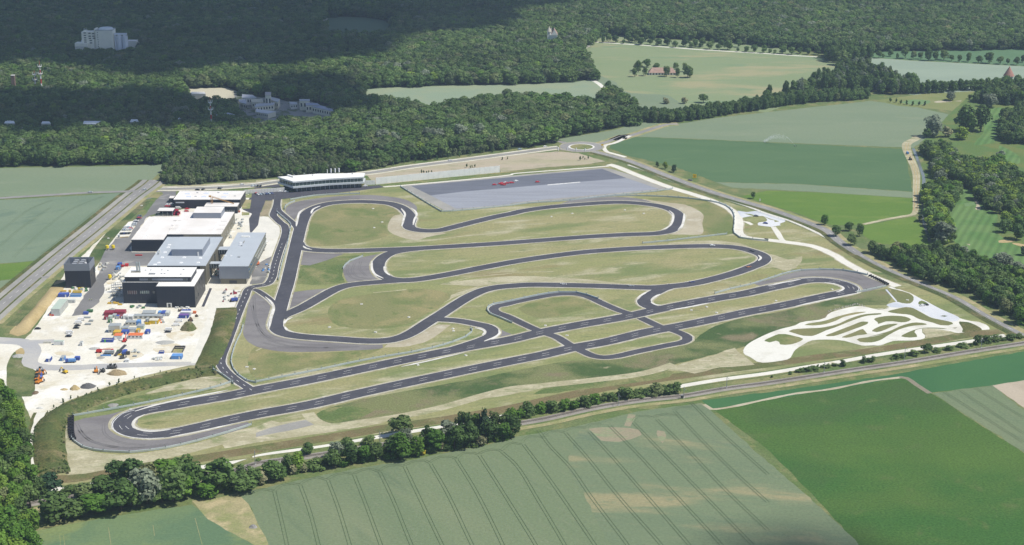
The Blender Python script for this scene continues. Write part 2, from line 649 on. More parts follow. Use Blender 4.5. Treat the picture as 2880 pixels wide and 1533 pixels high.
# ------------------------------------------------------------------ forest floor and the fields beyond the site
FOREST = path('F -160,-75 2740,-75 2740,124 2576,124 2230,130 2190,136 2080,134 1800,104 1520,90 1490,110 1462,140 1500,205 1528,232 1562,255 1600,285 1612,309 '
              '1540,325 1420,348 1395,362 1200,386 1000,411 905,432 820,438 700,446 560,458 470,466 405,462 415,428 425,414 200,417 0,420 -160,424')
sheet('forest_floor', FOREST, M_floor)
K1 = path('A2 820,330 1080,338 1300,365 1600,388 2000,410 2468,432 A3 100,455 300,520 520,562 690,610 650,720t 500,780t 260,850t 0,950t A2 2250,930t 1850,1000t 1400,1010t 1120,1020t 1050,980t 1010,915 930,885 880,815 745,765 790,700 700,600 630,505 760,425')
K2 = path('A1 1000,868 1250,846 1500,838 2000,822 2468,818 A2 300,805 600,790 745,770 830,800 895,850 920,892 850,900t 400,880t 0,860t A1 2250,868t 1950,915t 1650,965t 1500,940t 1250,890t 1100,885t')
K3 = path('A1 610,235 680,172 850,162 1050,168 1200,190 1330,222 1280,262t 950,285t 700,262t')
K4 = path('A0 1750,862 1850,852 2200,846 2280,880 2360,925 2300,960t 2240,905t 2000,905t 1930,945t 1830,900t')
K5 = path('SC 60,140 250,230 500,240 700,280 900,250 1120,320 1300,370 1550,350 1800,360 2000,440 2400,590 2300,650t 2150,640t 1900,620t 1750,690t 1600,640t 1350,600t 1150,660t 1000,710t 800,700t 700,690t 560,620t 480,590t 300,590t 180,500t 130,400t')
M_gapfield = gmat('gap_field', [((.25, .29, .19), .01, .4, .6)], (.22, .28, .195), .06)
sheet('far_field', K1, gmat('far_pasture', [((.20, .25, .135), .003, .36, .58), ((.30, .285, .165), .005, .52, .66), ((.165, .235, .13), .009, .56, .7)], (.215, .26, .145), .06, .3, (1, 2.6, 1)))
sheet('far_field', 'A2 1010,915 1050,980t 1120,1030t 1500,1000t 1850,990t 1500,915 1150,900 1060,870 1000,790 880,740 790,705 745,765 880,815 930,885', M_wheatfar)
sheet('far_field', K2, M_gapfield)
sheet('forest_clearing', K3, gmat('clearing_grass', [], (.10, .15, .09), .15))
sheet('sandy_clearing', K4, gmat('pale_sand_track', [], (.46, .43, .33), .1))
sheet('school_yard', K5, gmat('school_paving', [((.12, .15, .08), .05, .5, .6)], (.26, .265, .26), .1))
ribbon('farm_track', smooth(path('A1 600,235 640,215 680,178')), 3.0, M_gravel)
K6 = path('A3 975,556 1400,586 2000,616 2468,640 2700,655 2700,780t 2400,745t 2150,770t 1700,815t 1300,775t 1200,700t 1080,640t')
K6b = path('A3 990,500 1200,494 1500,492 1850,482 2100,466 2300,450 2468,442 2700,430 2700,650 2468,637 2000,612 1400,582 975,552')
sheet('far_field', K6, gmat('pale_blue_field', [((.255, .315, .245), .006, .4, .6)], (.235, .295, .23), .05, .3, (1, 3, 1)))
sheet('far_field', K6b, gmat('far_green_field', [((.105, .185, .095), .006, .4, .6)], (.09, .165, .085), .08, .3, (1, 3, 1)))
ribbon('farm_track', path('A2 800,405 1200,432 1800,478 2468,518 A3 250,536 480,548'), 2.6, M_white)
ribbon('farm_track', smooth(path('A2 740,762 800,785 870,835 900,880 905,915 895,960')), 3.2, M_white)
ribbon('farm_track', smooth(path('A2 735,405 770,425 745,440 660,485 640,495')), 2.6, M_white)

# left and upper-left fields
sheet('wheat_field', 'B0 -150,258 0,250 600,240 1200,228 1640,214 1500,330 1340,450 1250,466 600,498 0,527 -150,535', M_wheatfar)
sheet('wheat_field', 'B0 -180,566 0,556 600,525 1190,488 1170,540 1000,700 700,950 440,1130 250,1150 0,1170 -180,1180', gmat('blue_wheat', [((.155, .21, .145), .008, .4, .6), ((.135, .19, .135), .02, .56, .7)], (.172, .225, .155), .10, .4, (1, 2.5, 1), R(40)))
sheet('meadow', 'B0 -180,1186 0,1176 440,1136 370,1200 290,1300 0,1330 -180,1345', M_bright)
sheet('wheat_field', 'B0 -180,1352 0,1336 270,1308 C0 80,60 20,130 -180,330', M_wheatfar)
sheet('road_verge', 'B0 1190,486 1270,490 1000,720 700,1000 400,1250 250,1371 C0 -100,300 -180,330 20,130 80,60 B0 290,1300 440,1130 700,950 1000,700 1170,540', M_hay)
# foreground fields
F1 = path('D0 2300,870 D1 0,835 600,705 1000,625 1450,560 1900,470 2468,350 D2 0,330 600,230 1200,85 1830,0 2050,200 2468,575 D3 300,830 700,1190 900,1371 1130,1600 D2 1200,1640 0,1640 D1 300,1640 120,1371 0,1150 D0 2430,1020')
wheat = sheet('wheat_field', F1, M_wheat)
sheet('wheat_field', 'D2 650,260 1220,90 1830,2 2050,200 2468,575 D3 300,830 700,1190 900,1371 1130,1600 D2 1200,1640 900,1300 700,900 520,600', M_wheatp)
M_lodged = gmat('flattened_crop', [((.22, .26, .15), .05, .48, .62)], (.27, .24, .165), .15, .5, (1, 2.5, 1))
sheet('flattened_crop', smooth(path('D2 740,250 1000,235 1230,260 1250,310 1150,350 1020,380 860,365 790,300'), 6, True), M_lodged)
sheet('flattened_crop', smooth(path('D2 1120,110 1190,115 1160,190 1140,230 1080,222 1100,170'), 6, True), M_lodged)
sheet('flattened_crop', smooth(path('D2 1400,265 1470,275 1480,350 1450,390 1410,340'), 6, True), M_lodged)
F2 = path('F 1795,1030 2000,990 2280,950 2340,988 2576,1140 2720,1230 2760,1440 2225,1440 2160,1371 2050,1250 1930,1130')
sheet('beet_field', F2, M_beet)
sheet('crop_field', 'F 1765,1007 2000,978 2200,950 2576,884 2760,850 2760,930 2576,960 2343,988 2282,948 1790,1030', gmat('dark_crop', [((.045, .125, .05), .008, .4, .6)], (.055, .14, .055), .14, .8))
ribbon('field_path', smooth(path('D2 1850,15 1920,60 C3 0,1105 250,1055 600,1010 1000,930 1290,895')), 1.8, M_trap, prof=lambda t: .75 + .5 * math.sin(40 * t) * .3)
ribbon('field_path', smooth(path('C3 1270,892 1340,905 1420,960 1560,1050')), 2.0, gmat('dull_earth', [], (.22, .20, .15), .2))
sheet('wheat_field', 'F 2346,990 2500,968 2540,1005 2660,1095 2740,1140 2740,1240 2576,1138', M_wheat)
sheet('bare_field', 'F 2497,970 2740,930 2740,1145 2576,1026', M_soil)
sheet('barley_field', 'D0 350,1235 600,1180 900,1130 1200,1078 1500,1030 1850,980 1930,1040 2000,1120 2250,1260 2468,1385 2700,1600 350,1600', M_barley)
sheet('stubble_triangle', 'D0 1850,945 2100,915 2290,862 2400,980 2468,1125 D1 60,1240 130,1400 300,1620 D0 2700,1600 2468,1385 2250,1260 2000,1120 1930,1040', M_hay)
sheet('grass_margin', 'D0 300,1180 600,1130 1000,1060 1400,1000 1850,930 1850,980 1500,1030 1200,1078 900,1130 600,1180 350,1235', M_lush)
# right-hand fields
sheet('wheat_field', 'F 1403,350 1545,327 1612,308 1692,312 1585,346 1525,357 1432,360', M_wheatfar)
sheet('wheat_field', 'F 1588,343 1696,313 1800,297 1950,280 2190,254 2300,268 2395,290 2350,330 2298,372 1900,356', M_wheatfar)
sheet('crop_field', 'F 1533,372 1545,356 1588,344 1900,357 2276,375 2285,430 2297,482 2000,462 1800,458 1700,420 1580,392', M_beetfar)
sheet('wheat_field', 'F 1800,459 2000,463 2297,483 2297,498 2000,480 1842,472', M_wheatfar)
sheet('meadow', 'B3 -250,520 0,466 500,486 1000,515 1402,541 1405,690 1300,712 900,792 780,800 620,800 560,790 300,690 0,600', M_bright)
sheet('meadow', 'B3 920,802 1200,752 1420,718 1480,800 1540,880 1580,1000 1400,1010 1100,980 950,920 850,830', M_bright)
sheet('pasture', 'A3 1050,968 1250,940 1500,905 1990,880 1960,960 1780,1070 1500,1040 1250,1020 1080,980', gmat('dry_pasture', [((.17, .20, .075), .01, .4, .6)], (.215, .225, .10), .1))
sheet('golf_course', 'A3 1990,880 2760,820 B3 2760,1300 2468,1260 2100,1130 1800,1060 1560,1000 1500,830 1460,600 1480,200 1560,0 A3 1480,1371 1780,1070', M_golf2)
sheet('golf_fairway', smooth(path('B3 1740,610 1860,470 1960,440 2000,560 2210,700 2190,860 2400,1000 2468,1060 2600,1180 2468,1190 2200,1130 2000,1100 1800,960 1790,780'), 8, True), M_golf)
sheet('golf_fairway', smooth(path('B3 2230,30 2420,140 2400,210 2240,160 2240,90'), 8, True), M_golf)
sheet('golf_fairway', smooth(path('A3 2100,1050 2280,1040 2260,1130 2200,1250 2180,1371 2000,1400 2080,1270'), 8, True), M_golf)
sheet('golf_green', smooth(path('A3 1290,990 1400,960 1560,970 1540,1000 1400,1010'), 8, True), gmat('golf_green', [], (.14, .225, .10), .06))
sheet('golf_green', smooth(path('B3 1890,590 1990,575 2000,605 1900,620'), 8, True), gmat('golf_green', [], (.14, .225, .10), .06))
for s in ('B3 1980,535 2020,540 2030,600 2050,625 2040,655 2005,650 2010,600', 'B3 2220,950 2300,940 2380,955 2300,970 2225,968', 'B3 2350,975 2420,975 2500,1000 2480,1012 2400,995',
          'B3 1910,980 1950,985 1945,997', 'A3 1600,985 1650,972 1780,978 1620,990', 'A3 1800,975 1865,970 1862,978', 'A3 2210,1215 2260,1208 2250,1222'):
    sheet('sand_bunker', smooth(path(s), 3, True), M_trap if 'B3 22' not in s and 'B3 23' not in s else M_sand)
ribbon('stream', smooth(path('B3 1400,60 1440,160 1470,250 1500,340 1500,420 1488,520 1500,650 1505,760 1530,860 1560,960')), 1.6, M_stream)
ribbon('dirt_track', smooth(path('A3 1455,1310 1420,1340 B3 1345,10 1335,60 1370,150 1410,240 1430,320 1428,480 1425,600 1420,665 1395,698 1300,715 1100,752 920,792')), 4.2, M_bare, prof=lambda t: 1.25 - .75 * t)
ribbons('wheel_ruts', [smooth([p + Vector((o_, 0, 0)) for p in path('B3 1345,10 1335,60 1370,150 1410,240 1430,320 1428,480 1425,600 1415,660')]) for o_ in (-1.4, 1.4)], .4, M_sand)

# ------------------------------------------------------------------ the test-track site
SITE = path('C0 430,1260 700,1080 1000,960 1500,830 1890,770 2000,480 2090,270 2200,225 2300,230 B1 -150,1290 100,1371 150,1000 -30,870 50,600 220,560 1000,460 1300,410 1490,405 B2 0,325 870,225 960,215 1200,310 1800,505 2300,640 2468,700 '
            'B3 0,680 470,880 800,1070 1200,1260 C3 0,-160 1450,0 1800,180 2100,340 2370,475 2000,540 1400,640 700,760 0,870 C2 1600,1000 1000,1110 0,1290 C1 2468,1310 D1 1830,235 1000,370 0,525 D0 2180,600 1500,720 900,790 750,810 560,830 400,760 390,500 400,300 430,130')
sheet('site_grass', SITE, M_dry)
# brown strip and banks along the southern edge
ribbon('brown_bank', smooth(path('D0 440,735 700,730 1050,660 1400,600 1900,540 D1 -40,455 700,335 1300,235 1830,160 2468,50 C2 100,1170 500,1080 1000,980 1500,900 2000,830 2468,770 C3 500,700 1000,640 1500,560 1900,490 2250,455')), 5.5, M_brown)
sheet('rough_bank', smooth(path('C1 560,1280 700,1190 1000,1110 1400,1035 2000,930 2468,840 C2 500,745 850,720 1200,655 1600,590 1780,520 1900,430 2300,300 2468,285 C3 600,150 900,70 1150,40 1190,140 1140,200 900,200 640,245 550,330 280,400 60,480 0,510 C2 2300,590 2100,640 1700,740 1450,800 1200,860 800,900 400,950 0,1010 C1 2468,1000 2000,1130 1500,1250 1000,1330 720,1340'), 12, True), M_rough)
sheet('rough_bank', smooth(path('C2 800,920 1150,870 1450,800 1560,850 1520,890 1100,960 600,1020 200,1060 300,1000'), 12, True), M_lush)
sheet('rough_bank', smooth(path('C1 580,1250 700,1190 900,1170 1150,1210 1000,1290 750,1345 640,1310'), 12, True), M_lush)
DL = 'C1 500,1240 560,1310 700,1365 1000,1330 1400,1270 1800,1185 2200,1070 2468,1005 C2 300,975 800,920 1200,870 1400,825 1560,770'
ribbon('dirt_lane', smooth(path(DL)), 4.2, M_bare)
sheet('bare_ground', smooth(path('C2 1500,830 1640,760 1750,735 2000,660 2150,612 2220,680 2300,740 2340,775 2000,800 1760,860 1620,830'), 10, True), M_bare)
sheet('bare_ground', smooth(path('C2 0,1000 300,950 700,910 1100,880 900,905 500,960 0,1060 C1 2100,1110 2300,1060'), 10, True), M_bare)
sheet('bare_ground', smooth(path('D0 620,150 660,135 720,370 900,470 1200,500 1600,450 1900,385 2400,250 2440,300 2000,440 1500,560 1050,640 650,695 620,520 575,250'), 10, True), M_bare)
sheet('bare_ground', smooth(path('D1 -300,300 0,230 150,170 230,190 480,160 560,200 700,215 1000,190 1250,190 1000,235 600,300 0,385 -300,440'), 10, True), M_bare)
sheet('gravel_patch', smooth(path('D1 0,290 300,200 480,165 560,210 450,240 200,290 0,330'), 10, True), M_apron)
sheet('bare_ground', smooth(path('C0 1400,1050 1700,960 2000,880 2230,930 2220,980 1900,1050 1500,1060'), 10, True), M_bare)
sheet('bare_ground', smooth(path('C1 1230,608 1400,605 1620,560 1800,450 1880,390 1760,385 1500,480'), 10, True), M_trap)
sheet('bare_ground', smooth(path('TB 0,200 600,150 1300,150 1700,200 2300,430 2571,500 B3 200,1130 330,1100 200,1250 0,1190 TB 2500,700 2000,860 1500,1030 900,1160 300,1260 0,1371 0,1290 600,1190 1500,900 2100,740 2450,600 2200,470 1700,330 1200,270 0,290'), 12, True), M_bare)
sheet('bare_ground', smooth(path('B2 -700,1371 0,1290 400,1300 800,1330 1100,1365 1300,1371 C2 1000,0 300,-25 C1 2468,-20 2200,10 1950,75 1700,200 1550,290 1650,260 1900,130 2150,20'), 12, True), M_bare)
for s in ('B1 550,640 800,605 1300,610 1400,680 1250,800 1270,900 900,980 520,1000 510,850', 'C1 690,280 800,150 1200,80 1600,40 1880,100 1700,250 1400,400 1100,430 800,400',
          'C1 60,660 400,690 800,650 600,760 200,830 60,900', 'C2 60,230 300,150 600,120 800,210 600,260 300,330', 'D0 1350,200 1500,170 1620,180 1560,205 1450,215'):
    sheet('green_patch', smooth(path(s), 10, True), M_green)
sheet('green_patch', smooth(path('B1 420,1200 830,1100 1000,1090 880,1190 830,1290 860,1350 400,1365'), 10, True), M_lush)
sheet('green_patch', smooth(path('B2 1300,545 1900,550 2100,640 2140,740 2140,880 1830,900 1845,690 1750,625'), 10, True), M_green)
sheet('green_patch', smooth(path('C0 1000,1150 1400,1060 1800,1010 2100,1010 1600,1100 1000,1230 700,1250'), 10, True), M_lush)
sheet('green_patch', smooth(path('C1 0,600 300,660 800,650 1210,620 1000,700 500,800 0,900'), 10, True), M_green)
# gravel traps
sheet('gravel_trap', smooth(path('B2 1250,548 1480,580 1660,600 1760,640 1842,695 1835,780 1818,890 1650,890 1480,885 1560,800 1600,700 1500,620'), 6, True), M_trap)
sheet('gravel_trap', smooth(path('B1 1420,690 1340,705 1275,790 1275,850 1330,890 1450,930 1545,945 1650,915 1840,875 1700,865 1500,830 1430,780'), 6, True), M_trap)
# inner worn lines
for s in ('B1 1400,972 1700,945 2000,905 2430,875', 'B1 1800,1365 2100,1300 2468,1265', 'B2 0,1255 400,1248', 'C1 1130,80 1300,65 1450,50', 'C1 0,640 80,600'):
    ribbon('worn_line', smooth(path(s)), .7, M_bare)

# run-off areas
def runoff(s):
    return sheet('run_off_area', smooth(path(s), 6, True), M_run)
runoff('B1 345,770 320,715 282,660 300,620 370,580 560,545 800,520 1060,508 1250,520 1430,550 1530,600 1555,640 1530,680 1450,620 1200,580 800,580 600,610 470,680 400,800')
sheet('run_off_area', 'B1 438,1050 620,1068 850,1074 680,1140 520,1188 412,1182', M_run)
runoff('B1 1260,1070 1030,1108 900,1160 842,1220 848,1280 905,1360 1000,1362 1310,1330 1210,1280 1170,1200 1200,1110')
sheet('run_off_area', 'C1 350,75 500,55 700,38 760,30 640,95 400,240 310,240', M_run)
runoff('C1 0,80 60,100 150,160 175,220 130,430 250,500 600,540 1120,570 1218,572 1225,612 800,642 300,650 150,635 0,598 C0 2400,560 2345,480 2365,350 2420,120')
runoff('ER -300,290 -60,225 150,160 330,100 700,18 1100,0 1600,12 2100,108 2570,325 2480,360 1900,480 1700,430 1600,300 1200,190 600,220 0,350')
runoff('D0 720,178 1050,112 1250,70 1330,180 1300,260 1500,330 1900,280 2365,172 2425,212 1900,372 1600,440 1250,482 1000,470 800,432 718,372')
runoff('B2 460,606 550,566 800,540 1000,528 1250,548 1380,600 1200,590 900,585 600,605')
sheet('run_off_area', 'C1 2330,415 2390,450 2468,480 C2 60,470 0,500 C1 2250,545', M_run)

# the big wet-handling pad
sheet('pad_apron', 'B1 1380,425 1485,415 2468,325 B2 870,245 960,258 1560,440 1520,462 1420,470 0,600 B1 1930,652 1815,658', M_apron)
sheet('pad_edge', 'B1 1480,416 2468,322 B2 880,246 1000,290 1250,365 1450,455 1420,462 0,595 B1 1935,648', M_apron)
sheet('handling_pad', 'B1 1493,421 2468,336 B2 870,258 1105,346 0,437 B1 2468,437 2000,476 1684,514', M_padd)
sheet('handling_pad', 'B1 1684,514 2000,476 2468,437 B2 0,437 1105,346 1420,452 0,582 B1 2440,600 1930,642', M_padl)
sheet('pad_line', 'B2 343,408 657,382 657,389 343,416', M_paint)
ribbon('grass_strip', path('B1 1340,412 2468,312 B2 0,306 900,215'), 4.0, M_lush)
ribbon('gravel_lane', smooth(path('B1 1220,432 1330,424 2468,312 B2 0,307 500,265 920,232 980,228')), 1.6, M_white)
ribbon('grass_strip', path('B1 1830,664 1930,656 2468,606 B2 0,605 1430,470 1500,456'), 1.6, M_lush)
# north side: sandy strip, verges
sheet('sandy_strip', 'B1 1060,305 1500,255 2000,180 2468,120 B2 0,125 420,90 640,105 900,185 700,215 300,245 0,278 B1 2360,300 2350,262 1500,365 1150,402 1130,390', gmat('tan_earth', [((.36, .33, .225), .01, .4, .6), ((.30, .285, .19), .03, .5, .65)], (.40, .345, .265), .1, .5, (1, 2, 1)))
sheet('grass_strip', 'B1 1150,405 2350,292 B2 0,282 600,225 900,195 1000,190 900,212 500,240 0,290 B1 2000,330 1240,405', M_green)

# ------------------------------------------------------------------ works yard
sheet('works_yard', 'C0 -160,510 0,520 120,535 235,532 300,470 400,330 520,140 620,0 B0 560,1371 640,1240 1100,800 2400,500 B1 60,700 250,850 240,1000 200,1080 60,1180 0,1240 C0 2430,0 2350,60 2290,215 2200,228 2090,268 2000,480 1895,768 1600,830 1300,905 900,1025 600,1150 450,1260 420,1371 300,1371 300,1300 200,1060 -160,1040', M_gravel)
sheet('weedy_patch', smooth(path('C0 70,770 160,640 230,640 255,700 245,780 350,835 340,900 300,1080 190,1083 80,1010 65,860'), 5, True), M_rough)
M_ysand = gmat('yard_sand', [((.66, .63, .55), .06, .42, .58), ((.50, .42, .27), .04, .5, .68)], (.57, .51, .385), .12)
sheet('sand_patch', smooth(path('C0 150,640 200,610 260,660 240,690 180,690'), 4, True), M_sand)
for s in ('C0 940,640 1100,600 1300,640 1390,680 1300,720 1050,760 950,720', 'C0 1480,600 1700,570 1760,620 1640,660 1500,650', 'C0 1600,480 1780,440 1900,400 1850,500 1700,540', 'C0 520,660 640,640 720,680 600,690',
          'C0 1230,860 1100,810 1040,870', 'B0 1000,1250 1140,1260 1120,1340 1050,1371', 'B0 960,1170 1040,1180 1000,1230 955,1240'):
    sheet('sand_patch', smooth(path(s), 4, True), M_ysand)
sheet('white_ground', 'B1 -20,760 60,715 150,720 250,840 250,900 200,1060 60,1180 0,1150 40,1020', M_white)
sheet('white_ground', 'C0 2010,60 2340,50 2290,215 2150,215 2070,290 1990,480 1890,760 1850,760 1990,350 2010,250', M_white)
sheet('yard_asphalt', 'B0 1400,470 1700,455 1690,560 1620,650 1420,720 1260,960 1270,1060 1500,1060 1500,1100 1425,1190 1190,1195 1130,1260 1000,1371 C0 1010,40 960,170 890,225 860,240 800,290 740,300 690,305 780,160 880,10 B0 890,1360 985,1200 950,1130 1040,1020 1110,930 1240,915 1330,760 1400,700 1500,560 1540,520 1380,560 1400,500', M_yardroad)
sheet('yard_asphalt', 'B1 -60,1371 -40,1260 20,1170 70,1140 190,1085 225,1100 180,1225 152,1310 60,1360', M_yardroad)
sheet('dark_forecourt', 'B0 2440,480 B1 0,395 200,382 240,430 60,440 -10,470 280,470 330,480 1060,425 1190,415 1235,435 1000,465 220,552 245,570 235,640 190,640 205,690 170,690 195,570 95,560 40,690 20,800 -40,870 B0 2410,868 2400,740 2430,690 2340,650', M_asph)
ribbon('dusty_lane', smooth(path('C0 -150,530 0,540 220,556 290,590 320,650 290,720 300,770 420,798 700,802 1000,788 1400,775 1890,762')), 6.0, M_dustroad, prof=lambda t: 1.1 - .5 * t)
ribbon('dusty_lane', smooth(path('C0 220,556 400,552 520,545')), 4.0, M_dustroad)
ribbon('gravel_lane', smooth(path('C0 1895,760 1960,560 2010,420 2080,290 2160,220 2280,180')), 4.0, M_white)
sheet('planting_bed', 'C0 2020,35 2045,38 1970,215 1942,215', M_asph)
sheet('dirt_patch', 'PK2 650,640 930,620 800,1010 780,1050 500,1070', gmat('fresh_topsoil', [((.23, .205, .13), .05, .4, .6)], (.30, .255, .17), .12))
for s in ('PK2 90,600 265,605 225,850 0,860 0,790', 'PK2 0,940 215,960 205,1030 0,1040', 'PK2 120,470 280,460 260,550 100,555', 'PK2 160,320 700,280 720,330 200,370'):
    sheet('planting_bed', s, M_hay)
sheet('planted_island', 'B0 1440,480 1560,480 1575,500 1520,540 1400,535', M_green)
sheet('verge', 'B0 1460,425 1830,415 2468,382 B1 0,368 200,352 200,385 0,405 B0 2468,400 1900,440 1470,440', M_bare)

BANK1 = smooth(path('C0 2190,225 2170,330 2130,470 2080,600 2020,730 1990,800'), 5)
berm('earth_bank', BANK1, 8.5, 2.6, M_bank)
BANK2 = smooth(path('C0 2060,830 1930,845 1700,890 1400,960 1100,1040 850,1125 650,1215 530,1310 D0 485,230 470,330 478,480 500,620 520,690'), 5)
berm('earth_bank', BANK2, 10, 3.0, M_bank)
sheet('sand_bank', smooth(path('C0 90,475 180,370 300,240 420,120 500,30 560,-40 620,-40 605,60 520,150 400,310 320,410 250,480 170,500'), 6, True), M_sand)
berm('sand_bank', smooth(path('C0 170,470 260,370 380,240 480,120 560,20'), 5), 5.5, 2.2, M_sand)
ribbon('grass_strip', smooth(path('B0 1420,560 1250,700 1080,880 950,1050 880,1180 700,1340 C0 450,60 300,200 120,400')), 5.5, M_rough)

# ------------------------------------------------------------------ white gravel perimeter lane and off-road course
EAST = smooth(path('B2 930,215 985,228 1200,315 1500,428 1800,520 1980,585 2090,640 2165,710 2190,780 2185,860 2220,905 2330,930 2468,945 GR 1100,820 1450,860 1800,905 2050,950 2250,1020 2400,1090 2576,1180 B3 700,1130 1000,1290 OG 500,150'))
ribbon('lane_edge', EAST, 5.2, M_verge)
ribbon('gravel_lane', EAST, 4.0, M_white)
sheet('gravel_lane', smooth(path('GR 500,250 600,255 680,330 640,370 620,450 620,650 640,700 700,740 560,720 500,660 505,400'), 4, True), M_white)
sheet('white_paving', smooth(path('GR 540,235 700,262 880,242 980,240 1100,280 1500,440 1380,500 1400,530 1290,545 1200,560 1050,545 950,530 960,470 1100,455 1130,430 1050,350 950,340 880,350 770,350 640,375 560,300'), 4, True), M_whiteblue)
sheet('white_paving', 'GR 1200,560 1300,555 1400,680 1470,810 1540,860 1400,850 1330,770', M_white)
sheet('white_paving', 'GR 620,440 770,460 855,510 800,530 700,480', M_white)
for s in ('GR 665,292 780,300 900,335 930,352 860,348 760,320', 'GR 960,345 1030,342 1200,400 1370,455 1280,465 1270,430 1180,410 1060,355', 'GR 640,395 700,365 800,360 900,385 1000,430 1110,425 1070,445 950,460 900,500 760,450'):
    sheet('grass_island', smooth(path(s), 3, True), M_dry)
OFFA = path('OF 65,1010 120,930 200,870 450,745 700,650 960,585 1040,540 1150,515 1370,490 1480,455 1520,400 1580,360 2000,255 2120,255 2300,295 2400,315 2576,290 '
            'OG 100,520 240,520 360,495 310,460 490,405 640,435 700,432 760,370 750,310 690,265 560,225 400,190 330,160 400,150 500,190 640,240 700,260 900,365 1200,520 1520,675 1700,720 1830,735 1950,780 2010,840 2005,862 1890,870 1800,800 1650,740 1510,730 1560,830 1570,870 1610,905 1500,920 1300,890 1100,850 900,850 780,880 770,910 820,950 820,985 900,1015 '
            '780,1040 420,1050 250,1110 100,1128 -100,1128 OF 2500,925 2380,935 2100,930 1950,890 1800,850 1500,830 1250,845 1120,905 960,1010 870,1150 820,1175 500,1225 400,1230 300,1210 240,1170 180,1130 90,1090')
M_course = gmat('offroad_gravel', [((.56, .545, .485), .05, .45, .65)], (.66, .65, .60), .05, .5)
sheet('offroad_course', smooth(OFFA, 4, True), M_course)
sheet('offroad_course', smooth(path('OG 780,880 900,845 920,850 900,870 900,910 950,960 945,1000 900,1020 780,1035 560,1000 700,995 810,985 815,950 775,910'), 3, True), M_course)
sheet('white_paving', smooth(path('OG 310,462 490,405 640,435 700,432 760,370 750,310 900,365 1200,520 1520,675 1480,720 1400,730 1200,700 1050,660 860,560 700,500 560,500 380,495'), 4, True), M_whiteblue)
ISL = ['OF 428,855 560,780 680,735 790,735 950,770 1095,815 880,915 700,915 680,870 630,850 520,880', 'OF 845,685 920,655 1100,640 1400,625 1550,600 1700,560 1900,470 2150,395 2450,378 2440,395 2200,420 1950,500 1750,580 1650,620 1500,670 1240,770 1100,765 960,725',
       'OF 1115,580 1180,555 1450,510 1700,430 2000,360 2190,352 2000,395 1800,440 1650,510 1450,570 1250,588', 'OF 1480,765 1600,715 1900,600 2130,518 2220,525 2210,555 1950,660 1620,770 1520,775', 'OF 1765,795 1950,715 2130,650 2170,690 2205,735 2050,755 1850,800',
       'OF 2020,830 2060,810 2300,780 2500,730 OG 0,990 350,890 600,785 800,745 960,765 975,780 750,800 550,850 350,950 200,1040 60,1075 -60,1070 OF 2250,885 2080,870',
       'OG 105,690 200,655 400,635 620,650 715,695 680,725 560,745 420,725 300,730 175,770 165,740', 'OG 330,568 450,530 640,492 720,500 900,590 1060,670 1250,710 1390,745 1410,770 1330,795 1200,790 1080,750 850,690 700,620 500,600',
       'OG 75,890 200,810 350,775 500,768 520,775 400,815 250,880 150,905', 'OG 555,975 620,930 780,865 920,835 1100,830 1250,840 1310,855 1100,845 900,845 790,872 770,905 810,950 815,985 700,995',
       'OG 495,405 395,240 400,190 560,228 690,268 755,320 755,360 700,430 640,435', 'OG 390,150 440,170 535,203 480,195']
for s in ISL:
    sheet('grass_island', smooth(path(s), 3, True), M_green if ISL.index(s) in (0, 2) else gmat('olive_turf', [((.19, .185, .085), .03, .42, .62)], (.15, .165, .07), .18))
sheet('grass_island', smooth(path('OG 835,430 850,400 890,385 960,410 1000,445 950,460 850,455'), 2, True), M_lush)
sheet('grass_island', smooth(path('OG 1195,640 1270,630 1320,640 1270,652'), 2, True), M_bank)
sheet('grass_island', 'OG 1395,835 1480,828 1440,845', M_bank)
sheet('weedy_patch', smooth(path('OG 1520,730 1650,740 1800,800 1880,870 1560,905 1570,860'), 3, True), M_bank)
sheet('bare_ground', smooth(path('OG 920,850 1100,850 1440,915 960,1000 950,950 905,900'), 4, True), M_bare)
sheet('drain', 'OG 290,205 320,200 490,395 470,410', M_whiteblue)
# southern perimeter lane
SOUTH = smooth(path('D0 400,840 730,818 885,790 1300,725 1960,620 2180,588 2468,540 D1 0,525 740,410 1300,310 1830,228 2460,118 C2 900,1100 1300,1040 1610,985 2000,920 2468,858 C3 350,800 700,745 1000,690 1400,628 1750,578 2080,530 2290,490'))
ribbon('lane_edge', SOUTH, 4.6, M_lush)
ribbon('gravel_lane', SOUTH, 2.7, M_white)
WEST = smooth(path('C0 400,1235 370,1300 D0 370,190 345,260 340,380 345,500 350,620 355,700 385,800'))
ribbon('lane_edge', WEST, 5.0, M_bank)
ribbon('gravel_lane', WEST, 2.9, M_white)
NE = smooth(path('B2 1120,218 1300,278 1500,358 1750,445 2000,530 2250,612 2468,692 B3 200,755 470,872 800,1050 1200,1240 1450,1371 C3 1650,80 1800,160 2100,320 2370,472'))
ribbon('gravel_lane', NE, 1.7, M_white)

